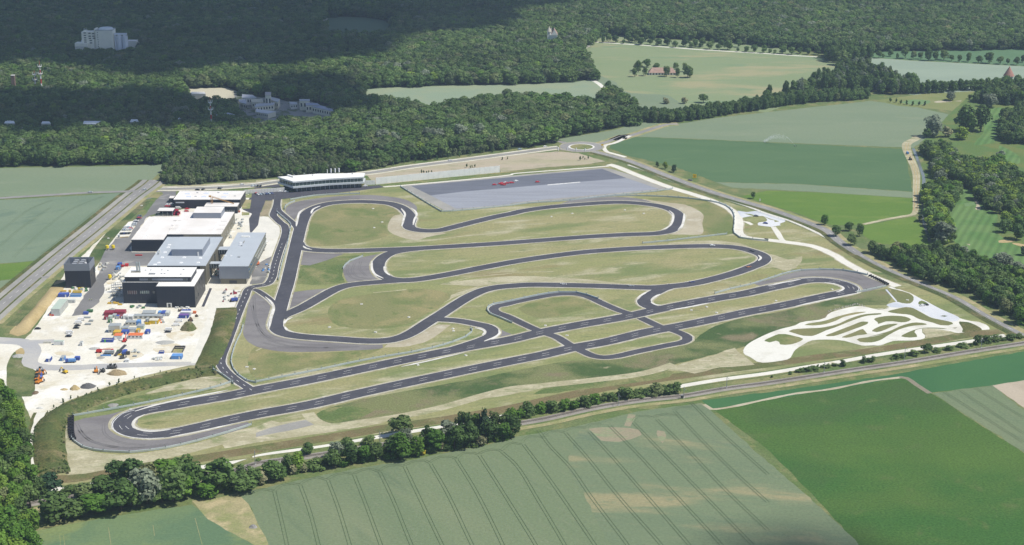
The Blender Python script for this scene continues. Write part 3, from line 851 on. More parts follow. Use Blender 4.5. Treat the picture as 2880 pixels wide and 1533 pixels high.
# ------------------------------------------------------------------ public roads
MAIN = smooth(path('B2 800,92 950,130 1120,178 1500,325 1900,472 2300,592 2468,640 B3 300,745 560,850 700,965 1000,1150 1250,1270 1500,1371 C3 1800,125 2100,300 2400,460 2600,560'))
ribbon('road_verge', MAIN, 8.5, M_hay)
ribbon('road_verge', MAIN, 5.2, M_bank, off=-4)
ribbon('main_road', MAIN[:int(len(MAIN) * .66)], 4.2, M_road)
ribbon('main_road', MAIN[int(len(MAIN) * .66) - 1:], 2.6, M_road)
FARM_N = smooth(path('A2 1600,1195 1500,1200 1200,1290 1000,1350 RA 2493,140 2100,270 1750,390 1600,430 1500,470'))
ribbon('road_verge', FARM_N, 8, M_hay)
ribbon('country_road', FARM_N, 3.4, M_road)
ribbon('gravel_lane', smooth(path('A2 1140,1310 1080,1340 RA 2493,210 2300,320 2050,420 1790,480 1730,540 1760,640 1850,720 2100,790 2493,900')), 2.4, M_white)
NORTH = smooth(path('B0 1390,465 1450,452 1700,450 2000,442 2250,428 2468,412 B1 150,390 500,345 1060,300 1500,236 2000,172 2468,110 B2 200,84 330,66 460,52'))
ribbon('road_verge', NORTH, 9, M_bare)
ribbon('north_road', NORTH, 3.6, M_road)
ribbon('pavement', NORTH, 1.0, M_white, off=-6.5)
ribbon('pavement', NORTH, 1.2, M_kerb, off=6.2)
ribbon('north_road', smooth(path('RA -200,330 0,350 150,340 300,380 460,470')), 3.4, M_road)
ribbon('country_road', smooth(path('RA 150,600 300,640 600,670 900,690 1200,700 1500,720')), 2.6, M_road)
# roundabout
rc = at('RA', 940, 540)
rr = (at('RA', 1400, 545) - at('RA', 475, 545)).length / 2


def circle(c, r, n=56):
    return [Vector((c.x + r * math.cos(2 * math.pi * i / n), c.y + r * math.sin(2 * math.pi * i / n), 0)) for i in range(n)]


sheet('roundabout_kerb', circle(rc, rr + 10.5), M_verge)
sheet('roundabout_road', circle(rc, rr + 9.0), M_road)
sheet('roundabout_kerb', circle(rc, rr), M_kerb)
sheet('roundabout_island', circle(rc, rr - 2.0), M_green)
WESTR = smooth(path('B0 1490,365 1440,410 1300,510 1080,690 870,862 640,1045 400,1245 250,1371 C0 120,110 0,215 -180,380'))
ribbon('road_verge', WESTR, 16, M_hay)
ribbon('road_verge', WESTR, 4.5, M_bank, off=-12)
ribbon('highway', WESTR, 5.0, M_road)
ribbon('service_lane', WESTR, 2.6, M_apron, off=9.2)
ribbon('service_lane', WESTR, 2.6, M_apron, off=-9.6)
ribbon('grass_strip', WESTR, .8, M_bank, off=6.1)
ribbon('grass_strip', WESTR, .8, M_bank, off=-6.2)
ribbon('country_road', smooth(path('B0 -180,552 0,540 400,515 850,488 1270,474 1340,470')), 3.4, M_road)
ribbon('overpass_deck', path('B0 395,1300 475,1302'), 1.6, M_yardroad)

# railway
RAIL = smooth(path('D0 100,1010 400,958 690,912 1300,815 2000,700 2330,642 D1 0,592 500,520 1000,442 1500,360 2000,275 D2 30,205 300,160 700,70 C2 1000,1155 1300,1112 1640,1078 2068,1005 2468,952 C3 400,890 800,828 1300,755 2000,640 2468,568 2760,520'))
ribbon('railway_margin', RAIL, 10, M_lush)
ribbon('field_path', RAIL, 2.2, M_hay, off=-8.2)
ribbon('railway_ballast', RAIL, 3.7, M_ballast)
mb = MB()
M_rail = mat('rail_steel', (.10, .085, .075), .5, .4)
zr = top(RAIL[len(RAIL) // 2])
for o_ in (-.72 + .8, .72 + .8):
    L_, _ = offsets(RAIL, o_, o_)
    for a, b in zip(L_[:-1], L_[1:]):
        mb.bar((a.x, a.y, zr + .12), (b.x, b.y, zr + .12), .16, .22)
mb.build('rail', M_rail)['kind'] = 'structure'
mb = MB()
acc = 0
for a, b in zip(RAIL[:-1], RAIL[1:]):
    d = (b - a).normalized()
    nn = Vector((-d.y, d.x, 0))
    L_ = (b - a).length
    s_ = 0
    while s_ < L_:
        p = a + d * s_ + nn * .8
        mb.bar((p.x - nn.x * 1.3, p.y - nn.y * 1.3, zr + .02), (p.x + nn.x * 1.3, p.y + nn.y * 1.3, zr + .02), .3, .12)
        s_ += 1.2
mb.build('sleepers', mat('sleeper', (.16, .14, .125), .9))['kind'] = 'stuff'

# ------------------------------------------------------------------ tramlines in the foreground wheat
TRAMS = [('D1 -60,880 60,832 175,850', 'D1 178,855 250,1150 300,1371 360,1640'), ('D1 180,850 250,795 350,778 425,790', 'D1 428,795 520,1050 605,1371 680,1640'), ('D1 425,785 510,735 600,718 690,745', 'D1 695,750 790,1000 905,1371 985,1640'),
         ('D1 690,735 780,690 880,675 945,690', 'D1 948,698 1060,980 1205,1371 1300,1640'), ('D1 945,680 1040,643 1120,640 1190,665', 'D1 1195,668 1320,930 1500,1371 1620,1640'), ('D1 1190,655 1280,605 1380,600 1430,610', 'D1 1435,618 1560,880 1795,1371 1930,1640'),
         ('D1 1435,600 1540,560 1630,558 1680,580', 'D1 1685,590 1850,880 2085,1371 2230,1640'), ('D1 1680,570 1780,520 1880,520 1930,540', 'D1 1935,548 2120,850 2380,1371 D2 30,1640'), ('D1 1935,540 2000,485 2100,485 2150,500', 'D1 2155,508 2330,780 2468,1000 D2 230,1371 380,1640'),
         ('D1 2150,490 2250,452 2340,455 2370,470', 'D1 2372,475 D2 40,600 260,950 510,1371 660,1640'), ('D1 2370,455 D2 0,385 90,400', 'D2 110,400 350,720 800,1371 980,1640'), ('D2 100,370 160,325 250,325 320,335', 'D2 255,265 370,420 560,620 780,930 1115,1371 1300,1640'),
         ('D2 310,310 360,275 460,275 510,285', 'D2 515,290 720,520 1050,930 1440,1371 1650,1640'), ('D2 510,270 560,240 650,235 720,240', 'D2 745,280 940,490 1300,900 1710,1371 1930,1640'), ('D2 720,235 760,205 840,200 850,210', 'D2 940,220 1200,480 1550,860 2020,1371 2250,1640'),
         ('D2 1170,180 1210,130 1300,125 1340,140', 'D2 1170,190 1480,510 1850,890 2320,1371'), ('D2 1350,140 1470,110 1590,118', 'D2 1395,160 1700,460 2050,830 2468,1230'), ('D2 1560,70 1620,40 1740,45', 'D2 1565,80 1850,380 2200,720 2468,960'), ('D2 1720,0 1740,15 1760,30', 'D2 1730,0 2000,270 2300,540 2468,690')]
lines = []
for arc, ln in TRAMS:
    for s in (arc, ln):
        c = smooth(path(s), 4)
        for o_ in (-.95, .95):
            L_, _ = offsets(c, o_, o_)
            lines.append(L_)
ribbons('tramlines', lines, .13, M_track)
lines = []
for s in ('C3 1700,1040 2000,1230 2300,1420 2468,1530', 'C3 1850,1020 2200,1260 2468,1440', 'C3 2000,1000 2468,1290'):
    c = smooth(path(s), 6)
    for o_ in (-.95, .95):
        lines.append(offsets(c, o_, o_)[0])
for s in ('B0 60,1371 200,1250 500,1010 900,680', 'B0 130,1110 300,950 700,640 1000,520', 'B0 0,1000 200,830 500,620', 'B0 0,860 300,640 500,560', 'B0 400,1080 700,850 1050,560'):
    c = smooth(path(s), 10)
    for o_ in (-.95, .95):
        lines.append(offsets(c, o_, o_)[0])
ribbons('tramlines', lines, .11, M_track)
lines = [smooth(path(s), 8) for s in ('D0 575,1275 585,1371 600,1500', 'D0 610,1270 625,1371', 'D0 1045,1200 1070,1371', 'D0 1475,1180 1490,1280', 'D0 1880,1110 1950,1371')]
ribbons('tramlines', lines, .13, M_hay)

# skid marks and worn patches on the run-off areas
M_skid = gmat('skid_mark', [((.15, .145, .15), .1, .45, .65)], (.168, .162, .166), .12, .8)
# ================================================================== the circuit
def course(s, step=3.0):
    return smooth(path(s), step)


T_STRIP = course('B1 300,1371 345,1180 395,960 430,820 460,735 505,670 600,620 720,590 960,573 1150,578 1290,592 1400,630 1470,690 1490,745 1472,800 1490,830 1560,848 1650,856 1770,850 1900,820 2150,757 2330,715 2468,688 B2 80,668 250,640 400,622 700,597 900,584 1060,580 1250,592 1430,618 1545,655 1603,705 1598,770 1570,825 1510,860 1400,880')
T_BACK = course('B2 1510,860 1400,880 1100,892 700,915 300,945 0,968 B1 2300,980 1900,1005 1550,1025 1200,1038 900,1047 650,1046 500,1032 430,1010 400,970')
T_LOW = course('B1 345,1180 325,1270 300,1371 C1 265,110 215,290 190,380 200,425 255,468 360,494 500,510 800,530 1000,544 1140,548 1280,540 1400,512 1500,468 1650,372 1800,278 1950,180 2080,105 2200,55 2330,28 2468,15 C2 150,5 400,6 800,15 1150,27 1350,32 1500,22 1700,0 B2 1900,1330 2150,1262 2320,1200 2400,1165 2435,1125 2410,1090 2300,1047 2150,1015 1900,1002 1500,1011 1100,1030 700,1060 300,1110 0,1157 B1 2200,1207 1800,1285 1560,1323 1420,1332 1290,1318 1215,1280 1178,1210 1190,1150 1250,1095 1330,1062 1450,1040 1600,1024')
T_LINK = course('B1 1480,1328 1200,1348 950,1371 C1 850,18 750,55 600,138 450,222 350,268 270,300 230,330')
T_CON = course('C2 1560,12 1460,40 1370,85 1310,120 1275,155 1290,195 1360,225 1420,242')
T_HOOK = course('C1 1700,335 1800,340 1950,352 2130,385 2230,408 2282,448 2268,492 2180,535 2000,595 1850,640 1700,675')
UL = course('ER 0,387 200,345 400,305 700,237 900,213 1050,208 1200,214 1450,248 1650,303 1750,350 1790,400 1750,447 1620,482 1400,524 1200,565 800,650 400,735 0,815 C2 2300,262 2000,325 1600,405 1300,460 900,555 600,610 300,680 0,740 C1 2000,835 1500,940 1000,1050 500,1165 0,1255 D0 2200,170 1900,240 1700,282 1500,305 1350,300 1240,272 1180,225 1185,175 1250,120 1400,73 1600,38 1900,-15 C0 2200,1075 C1 0,1020 500,925 1000,820 1500,715 2000,615 2468,530 C2 250,470 600,400 1000,330 1200,290 1400,245 1700,185 2000,130 2250,88 ER 0,387')
T_RING = course('C2 1240,310 1130,282 1050,258 900,196 780,140 690,107 600,93 450,95 250,125 0,178 C1 2420,192 2320,212 2290,240 2320,272 2400,300 2468,330 C2 0,335 150,402 250,445 330,475 420,505 500,550 570,595 650,632 720,665 790,692 880,705 1000,695 1200,650 1500,588 1640,560 1690,535 1690,508 1640,478 1540,440 1450,418 1350,375 1240,322')
SVC = course('PK2 985,600 960,760 880,980 870,1040 960,1140 1090,1260 B1 270,800 285,860 262,950 215,1080 180,1200 150,1320 100,1371 C0 2420,30 2360,130 2300,270 2240,430 2180,590 2140,690 2130,760 2165,825 2260,910 2380,990 2440,1030', 3)
SVC2 = course('PK2 985,600 985,800 1010,900 1150,1030 1300,1160 1450,1290 B1 420,870', 3)
SVC3 = course('C0 2440,50 C1 0,55 60,90 140,150 200,220', 3)

KZ = []
def lane(name, c, half, kerb=1.5, verge=2.8, vm=M_verge, dash=None):
    KZ.append((name, c, half, kerb, verge, vm, dash))


lane('race_track', UL, 6.5, .5, 2.3)
lane('race_track', T_STRIP, 5.6, .55, 1.9)
lane('race_track', T_BACK, 5.6, .55, 1.9)
lane('race_track', T_LOW, 5.6, .55, 1.9)
lane('race_track', T_LINK, 5.4, .5, 1.6)
lane('race_track', T_CON, 5.6, .6, 2.0)
lane('race_track', T_HOOK, 4.8, .6, 1.9)
lane('race_track', T_RING, 3.9, .3, 1.6, M_verge)
lane('service_road', SVC, 3.4, .5, 1.6)
lane('service_road', SVC2, 3.0, .5, 1.4)
lane('service_road', SVC3, 2.6, .5, 1.2)
SK = ['D0 760,260 900,380 1150,430 1450,420 1800,370', 'D0 740,200 820,330 980,400 1250,440 1600,410', 'D0 1000,200 1010,300 1150,380 1400,410', 'C1 -40,200 20,400 150,520 400,570 800,590', 'C1 -20,120 0,330 80,500 300,590 700,610', 'C1 60,560 250,600 600,610 1000,600',
      'B1 890,1180 880,1240 930,1310 1050,1335', 'B1 950,1170 930,1240 980,1300 1120,1320', 'B1 1010,1150 1000,1220 1060,1290', 'ER 500,160 900,90 1300,80 1700,120 2000,200', 'ER 700,150 1100,110 1500,130 1900,230', 'B1 420,690 500,630 700,560 1000,545', 'B1 330,690 400,620 600,565 900,530']
sk = []
for q in SK:
    c = smooth(path(q), 5)
    for o_ in (-.8, .8):
        sk.append(offsets(c, o_, o_)[0])
ribbons('skid_marks', sk, .28, M_skid)
for n_, c, h, k, v, vm, d in KZ:
    ribbon('track_verge', c, h + v, vm, prof=lambda t: 1.0)
for n_, c, h, k, v, vm, d in KZ:
    ribbon('white_kerb', c, h + k, M_kerb)
for n_, c, h, k, v, vm, d in KZ:
    ribbon(n_, c, h, M_asph)


def kerbstrip(s, half=1.6):
    """broad white rumble strip on a bend"""
    c = smooth(path(s), 3)
    ribbon('rumble_strip', c, half, M_kerb, prof=lambda t: .35 + .65 * min(1, 6 * min(t, 1 - t)))


for s in ('B1 388,812 400,750 425,672 470,640', 'B1 530,690 555,645 620,615', 'B1 1405,810 1425,740 1435,690 1400,640', 'B1 1515,800 1530,740 1550,700 1530,660 1495,635', 'B1 455,1000 480,1022 540,1037', 'B1 1118,1150 1118,1220 1150,1275 1230,1315', 'B1 1235,1200 1250,1250 1290,1285',
          'B2 1515,660 1550,690 1545,770 1510,815 1440,848', 'B2 1660,690 1655,750 1635,810 1600,845', 'B2 2375,1090 2400,1115 2375,1145', 'C1 125,430 145,330 172,230 150,175 90,120', 'C1 275,380 290,350 350,318', 'C1 280,410 300,440 370,465',
          'C1 2110,420 2190,440 2210,460 2180,490', 'C1 2340,440 2350,470 2310,505 2200,550', 'C2 1205,150 1240,110 1300,75', 'C2 1340,170 1380,195 1450,203', 'C2 1340,160 1370,125 1430,95', 'C2 1520,250 1700,220 1900,180', 'C1 1400,795 1700,730 2000,660',
          'EL 1950,310 1760,400 1690,470 1660,545 1690,620 1800,670 1950,705 2200,712 2570,670', 'ER 1200,265 1400,290 1540,335 1610,385 1560,435 1450,470', 'ER 0,335 300,270 700,195', 'ER 600,770 1000,680 1600,555 1980,478', 'C0 1300,1225 1500,1165 1900,1080 2200,1020', 'D0 1640,332 1900,282 2200,215'):
    kerbstrip(s, 1.0)
# thin white edge line round the hairpins
ribbons('edge_line', [course('EL 1700,205 1450,275 1250,420 1170,540 1175,620 1260,730 1500,830 1800,880 2100,888 2400,870'), course('ER 700,185 1000,165 1300,182 1600,235 1850,320 1940,390 1930,430 1860,470')], .3, M_paint)
# dashed lane marks on the long straights
dash = []
def dashes(c, offs, period=34.0, ln=11.5, start=0.0, skip=()):
    s, L = 0.0, [0.0]
    for a, b in zip(c[:-1], c[1:]):
        L.append(L[-1] + (b - a).length)
    tot = L[-1]

    def pos(d):
        i = int(np.searchsorted(L, d)) - 1
        i = max(0, min(i, len(c) - 2))
        t = (d - L[i]) / max(1e-6, L[i + 1] - L[i])
        return c[i].lerp(c[i + 1], t), (c[i + 1] - c[i]).normalized()
    k = 0
    d = start
    while d + ln < tot:
        for j, o_ in enumerate(offs):
            pts = []
            for q in range(4):
                p, t = pos(min(tot, d + j * 2.4 + ln * q / 3))
                pts.append(p + Vector((-t.y, t.x, 0)) * o_)
            dash.append(pts)
        d += period


dashes(UL, (-1.75, 1.75), 19.6, 6.4)
ribbons('lane_marks', dash, .14, M_paint)
dash = []
dashes(SVC, (0,), 9.5, 3.2, 150)
ribbons('lane_marks', dash, .2, M_paint)
dash = []
dashes(MAIN, (0,), 14, 6)
dashes(WESTR, (0,), 14, 6)
ribbons('lane_marks', dash, .14, M_paint)
# ================================================================== buildings
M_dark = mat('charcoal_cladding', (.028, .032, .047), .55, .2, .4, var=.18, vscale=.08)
M_dark_sunlit = mat('charcoal_cladding_sunlit', (.075, .072, .07), .55, .1, .4, var=.15, vscale=.08)  # paler, browner charcoal for right-hand walls: their sunlight is painted into the colour
M_tan = mat('bronze_cladding', (.20, .185, .14), .5, .2, .4, var=.12, vscale=.1)
M_grey = mat('grey_metal_screen', (.26, .285, .34), .5, .3, .4, var=.08, vscale=.1)
M_roofw = mat('white_roof_membrane', (.74, .715, .70), .8, var=.08, vscale=.06, col2=(.66, .63, .60))
M_roofw2 = mat('bright_roof_membrane', (.80, .79, .77), .8, var=.07, vscale=.06)
M_roofb = mat('pale_metal_roof', (.50, .54, .585), .55, .2, .4, var=.06, vscale=.08)
M_sky = mat('skylight_dome', (.88, .88, .88), .25, spec=.5)
M_glass = mat('dark_glass', (.035, .05, .055), .08, .0, .8)
M_glassg = mat('green_glass', (.06, .10, .095), .07, .0, .8)
M_frame = mat('white_fascia', (.62, .66, .70), .45, .1)
M_unit = mat('plant_unit', (.42, .43, .45), .5, .4, var=.1, vscale=1)
M_conc = mat('concrete', (.55, .545, .53), .85, var=.12, vscale=.2)
M_black = mat('black_rubber', (.02, .02, .024), .8)
M_steel = mat('galvanised_steel', (.36, .40, .41), .45, .5)
M_wall = mat('white_render', (.75, .74, .70), .8, var=.06, vscale=.3)
M_door = mat('dark_door', (.07, .07, .075), .5)


class Block:
    """axis box standing on the ground: base-left and base-right front photo points, roof back point gives the depth"""
    def __init__(s, FL, FR, h, back, loc=None):
        s.p, s.q, s.h = FL, FR, h
        s.u = (FR - FL)
        s.w = s.u.length
        s.u = s.u / s.w
        s.n = Vector((-s.u.y, s.u.x, 0))
        s.d = abs((back - FL).dot(s.n))

    def P(s, x, y, z=0):
        r = s.p + s.u * x + s.n * y
        return Vector((r.x, r.y, z))

    def outline(s, x0=0, x1=None, y0=0, y1=None):
        x1 = s.w if x1 is None else x1
        y1 = s.d if y1 is None else y1
        return [s.P(x0, y0), s.P(x1, y0), s.P(x1, y1), s.P(x0, y1)]


def blockbox(name, B, x0, x1, y0, y1, z0, z1, m, parent):
    o = MB().prism([p - parent.location for p in B.outline(x0, x1, y0, y1)], z0 - parent.location.z, z1 - parent.location.z).build(name, m, parent)
    return o


def root(B, name, label, cat='building', group=None):
    c = B.P(B.w / 2, B.d / 2)
    return thing(name, label, cat, (c.x, c.y, 0), 0, group)


def roofed(B, name, label, walls, roofm, parapet=.5, sidem=None, cat='building', plinth=None):
    """walls (front, right, back, left separate panels), roof deck sunk behind a parapet coping"""
    t = root(B, name, label, cat)
    e = .3
    o = [p - t.location for p in B.outline()]
    H = B.h
    w = MB().prism(o, 0, H - .25)
    w.build('wall', walls, t)
    blockbox('roof', B, .25, B.w - .25, .25, B.d - .25, H - .25, H - .1, roofm, t)
    cp = MB()
    for x0, x1, y0, y1 in ((-.06, B.w + .06, -.06, .24), (-.06, B.w + .06, B.d - .24, B.d + .06), (-.06, .24, .24, B.d - .24), (B.w - .24, B.w + .06, .24, B.d - .24)):
        cp.prism([p - t.location for p in B.outline(x0, x1, y0, y1)], H - .25, H + .22)
    cp.build('parapet', roofm, t)
    if sidem:
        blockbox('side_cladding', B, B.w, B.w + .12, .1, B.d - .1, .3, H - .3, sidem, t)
    return t


def skylight(t, B, x, y, sx=1.8, sy=1.8, z=None, m=None):
    z = B.h if z is None else z
    p = B.P(x, y) - t.location
    a = math.atan2(B.u.y, B.u.x)
    o = MB().box(p.x, p.y, z - .1, sx, sy, .5, a, taper=.8).build('skylight', m or M_sky, t)
    return o


def on_roof(B, c, x, y, z=None):
    """photo point on the roof -> block coordinates"""
    p = at(c, x, y, B.h if z is None else z)
    p.z = 0
    d = p - B.p
    return d.dot(B.u), d.dot(B.n)


def front_window(t, B, x0, x1, z0, z1, m, name='window', proud=.06, mull=0):
    o = MB().prism([p - t.location for p in B.outline(x0, x1, -proud, .02)], z0, z1).build(name, m, t)
    if mull:
        mb = MB()
        for i in range(mull + 1):
            xx = x0 + (x1 - x0) * i / mull
            mb.prism([p - t.location for p in B.outline(xx - .06, xx + .06, -proud - .08, -proud + .01)], z0, z1)
        mb.build('mullions', M_frame, o)['kind'] = 'stuff'
    return o


def side_window(t, B, y0, y1, z0, z1, m, name='window', proud=.2):
    return MB().prism([p - t.location for p in B.outline(B.w - .02, B.w + proud, y0, y1)], z0, z1).build(name, m, t)


def seams(t, B, m, step=5.0, face='front', z0=.2, z1=None):
    """cladding panels: each panel its own piece, with open joints between them"""
    z1 = B.h - .35 if z1 is None else z1
    L = B.w if face == 'front' else B.d
    n = max(1, round(L / step))
    for i in range(n):
        a, b = L * i / n + .06, L * (i + 1) / n - .06
        pts = B.outline(a, b, -.10, .0) if face == 'front' else B.outline(B.w, B.w + .10, a, b)
        MB().prism([p - t.location for p in pts], z0, z1).build('cladding_panel', m, t)


# ---- dark tower with open plant roof
h = height('TW', (175, 895), (150, 430))
B = Block(at('TW', 175, 893), at('TW', 660, 888), h, Vector((0, at('TW', 785, 215, h).y, 0)))
B.q.y = B.p.y
hb = height('TW', (175, 895), (155, 565))
t = root(B, 'plant_tower', 'dark square tower with grey open-topped screen beside the left yard lane')
blockbox('wall', B, 0, B.w, 0, B.d, 0, hb, M_dark, t)
blockbox('roof', B, .2, B.w - .2, .2, B.d - .2, hb, hb + .15, mat('plant_deck', (.24, .25, .27), .8), t)
for x0, x1, y0, y1 in ((-.15, B.w + .15, -.15, .25), (-.15, B.w + .15, B.d - .25, B.d + .15), (-.15, .25, .25, B.d - .25), (B.w - .25, B.w + .15, .25, B.d - .25)):
    blockbox('screen_panel', B, x0, x1, y0, y1, hb, h, M_grey, t)
seams(t, B, M_dark, 4.0, 'front', .3, hb - .2)
seams(t, B, M_dark_sunlit, 4.0, 'side', .3, hb - .2)
for i in range(3):
    for j in range(2):
        blockbox('cooling_unit', B, B.w * (.28 + .26 * j), B.w * (.28 + .26 * j) + 3.4, B.d * (.12 + .27 * i), B.d * (.12 + .27 * i) + 3.2, hb + .15, h - .8, M_unit, t)
for i in range(7):
    blockbox('steel_post', B, .5, .8, B.d * (.1 + .13 * i), B.d * (.1 + .13 * i) + .25, hb + .15, h - .1, M_steel, t)
for i in range(6):
    blockbox('steel_post', B, B.w * (.2 + .12 * i), B.w * (.2 + .12 * i) + .25, B.d - .8, B.d - .5, hb + .15, h - .1, M_steel, t)
mb = MB()
p = B.P(B.w * .8, B.d * .3) - t.location
mb.tube((p.x, p.y, hb), (p.x, p.y, h - .5), .8, 10)
mb.build('silver_duct', M_sky, t)
side_window(t, B, B.d * .2, B.d * .2 + 1.2, hb * .6, hb * .72, M_glass)
side_window(t, B, B.d * .72, B.d * .95, hb * .62, hb * .86, M_glass, 'louvre', .6)
mb = MB()
for x_, y_ in ((.2, B.d - .3), (.2, B.d * .3)):
    p = B.P(x_, y_) - t.location
    mb.tube((p.x, p.y, h), (p.x, p.y, h + 4), .08, 4)
mb.build('lightning_rod', M_steel, t)['kind'] = 'stuff'

# ---- big black building with set-back upper storey
hl = height('BB', (120, 860), (118, 475))
FLp = at('BB', 120, 858)
FRp = at('BB', 1425, 932)
fr_y = at('BB', 735, 934).y
main_y = at('BB', 300, 859).y
bk = at('BB', 1545, 243, hl)
x0, x1 = FLp.x, at('BB', 1420, 930).x
xm = at('BB', 728, 934).x
Bl = Block(Vector((x0, main_y, 0)), Vector((x1, main_y, 0)), hl, Vector((x0, bk.y, 0)))
t = roofed(Bl, 'workshop_building', 'large black-clad building with stepped white roof in front of the works yard', M_dark, M_roofw2)
Bp = Block(Vector((xm, fr_y, 0)), Vector((x1, fr_y, 0)), hl - .02, Vector((xm, main_y, 0)))
blockbox('projecting_bay', Bp, 0, Bp.w - .02, 0, Bp.d - .01, 0, hl - .3, M_dark, t)
blockbox('bay_roof', Bp, .1, Bp.w - .1, .1, Bp.d + .3, hl - .3, hl - .12, M_roofw2, t)
blockbox('bay_coping', Bp, 0, Bp.w, -.06, .2, hl - .3, hl + .2, M_roofw2, t)
seams(t, Bp, M_dark, 6.0, 'front')
for i in range(8):
    blockbox('cladding_panel', Bl, (xm - x0) * i / 8 + .06, (xm - x0) * (i + 1) / 8 - .06, -.1, 0, .3, hl - .35, M_dark, t)
hu = hl + 4.2
uy = at('BB', 700, 470, hl).y
ul = at('BB', 130, 385, hu)
ur = at('BB', 1322, 383, hu)
ub = at('BB', 1415, 205, hu)
Bu = Block(Vector((max(x0, ul.x), uy, 0)), Vector((ur.x, uy, 0)), hu, Vector((ul.x, ub.y, 0)))
blockbox('upper_storey', Bu, 0, Bu.w, 0, Bu.d, hl - .1, hu - .3, M_dark, t)
blockbox('upper_roof', Bu, -.4, Bu.w + .4, -.5, Bu.d, hu - .3, hu + .1, M_roofw2, t)
blockbox('roof_edge', Bu, -.42, Bu.w + .42, -.56, -.5, hu - .6, hu + .05, M_dark, t)
front_window(t, Bu, Bu.w * .22, Bu.w * .95, hl + 1.2, hl + 2.9, M_grey, 'window_band', .1)
for a in (.35, .88):
    front_window(t, Bu, Bu.w * a, Bu.w * (a + .06), hl + 1.3, hl + 2.8, M_glass, 'window', .2)
blockbox('side_wall_cladding', Bl, Bl.w, Bl.w + .1, -Bp.d + .1, Bl.d - .1, .2, hl - .4, M_dark_sunlit, t)
for a, z in ((.06, .55), (.25, .62), (.3, .3), (.45, .7), (.55, .42), (.7, .72), (.8, .3), (.12, .22)):
    yy = -Bp.d + a * (Bl.d + Bp.d)
    MB().prism([q - t.location for q in Bl.outline(Bl.w + .08, Bl.w + .25, yy, yy + 1.3)], hl * z, hl * z + 2.6).build('window', M_glass, t)
front_window(t, Bl, Bl.w * .065, Bl.w * .185, hl * .44, hl * .6, mat('brown_window', (.10, .07, .075), .3), 'window', .16, 4)
front_window(t, Bl, Bl.w * .235, Bl.w * .35, hl * .46, hl * .6, M_glassg, 'window', .16, 4)
front_window(t, Bl, Bl.w * .40, Bl.w * .43, hl * .47, hl * .58, M_glass, 'window', .16)
front_window(t, Bl, Bl.w * .185, Bl.w * .20, .2, 2.6, M_door, 'door', .16)
o = front_window(t, Bp, Bp.w * .25, Bp.w * .38, .2, 3.8, M_wall, 'door_frame', .2)
front_window(t, Bp, Bp.w * .285, Bp.w * .35, .2, 3.2, M_door, 'door', .3)
for i in range(5):
    front_window(t, Bp, Bp.w * (.40 + .025 * i), Bp.w * (.41 + .025 * i), .3, 4.5, M_black, 'fin', .3)
for X in (360, 405):
    x_, y_ = on_roof(Bu, 'BB', X, 275, hu)
    p = Bu.P(x_, y_) - t.location
    MB().tube((p.x, p.y, hu), (p.x, p.y, hu + 7.5), .75, 12).build('silver_flue', M_steel, t)
for X, Y in ((512, 262), (605, 260), (805, 258), (915, 265), (800, 325), (855, 325), (1200, 248), (1150, 335)):
    x_, y_ = on_roof(Bu, 'BB', X, Y, hu)
    o = skylight(t, Bu, x_, y_, 1.6, 1.4, hu + .1, M_unit)
    o.name = 'roof_vent'
x_, y_ = on_roof(Bu, 'BB', 340, 300, hu)
blockbox('roof_duct', Bu, x_ - 4, x_ + 3.6, y_ - .4, y_ + .4, hu + .1, hu + .9, M_tan, t)
x_, y_ = on_roof(Bu, 'BB', 630, 335, hu)
blockbox('roof_plant', Bu, x_ - 2.5, x_ + 2.5, y_ - .6, y_ + .8, hu + .1, hu + 1.1, M_unit, t)
x_, y_ = on_roof(Bl, 'BB', 1300, 455, hl)
blockbox('white_cabin', Bl, x_ - .9, x_ + .9, y_, y_ + 1.5, hl, hl + 2.6, M_wall, t)
x_, y_ = on_roof(Bl, 'BB', 1020, 450, hl)
p = Bl.P(x_, y_) - t.location
mb = MB()
for i in range(4):
    mb.bar((p.x - 3 + 1.9 * i, p.y + .4, hl), (p.x - 2 + 1.6 * i, p.y + 1, hl + 3.2 + (i % 2)), .22, .22)
mb.bar((p.x - 3, p.y, hl + 1.2), (p.x + 4, p.y + .6, hl + 2.4), .3, .3)
mb.build('steel_stair', M_steel, t)

# ---- pale blue-grey hall
hB = height('MB', (1365, 1310), (1362, 982))
B = Block(*[Vector((q.x, q.y, 0)) for q in (at('MB', 335, 983, hB), at('MB', 1360, 983, hB))], hB, Vector((0, at('MB', 1600, 478, hB).y, 0)))
t = roofed(B, 'test_hall', 'large hall with pale blue-grey roof and raised roof box behind the black building', M_dark, M_roofb, sidem=M_tan)
seams(t, B, M_tan, 6.0, 'side')
blockbox('corner_wall', B, B.w * .90, B.w, -.15, 0, 0, hB - .4, M_tan, t)
hx = hB + 5.4
fy = at('MB', 1000, 806, hB).y - B.p.y
xa, xb = at('MB', 762, 695, hx).x - B.p.x, at('MB', 1302, 695, hx).x - B.p.x
ybk = at('MB', 1410, 480, hx).y - B.p.y
blockbox('roof_box', B, xa, xb, fy, ybk, hB - .1, hx, M_grey, t)
blockbox('roof_box_roof', B, xa - .1, xb + .1, fy - .1, ybk + .1, hx, hx + .25, M_roofb, t)
for i in range(6):
    w_ = (xb - xa) / 6
    blockbox('screen_panel', B, xa + w_ * i + .05, xa + w_ * (i + 1) - .05, fy - .1, fy, hB + .1, hx - .05, M_grey, t)
for X, Y in ((600, 835), (985, 835), (1270, 848), (540, 927), (930, 927), (1230, 925), (470, 960), (725, 615), (705, 658), (650, 745)):
    skylight(t, B, *on_roof(B, 'MB', X, Y), 2.6, 2.0)
x_, y_ = on_roof(B, 'MB', 545, 745)
blockbox('roof_vent', B, x_ - .6, x_ + .8, y_, y_ + 1, hB, hB + 1.8, M_wall, t)
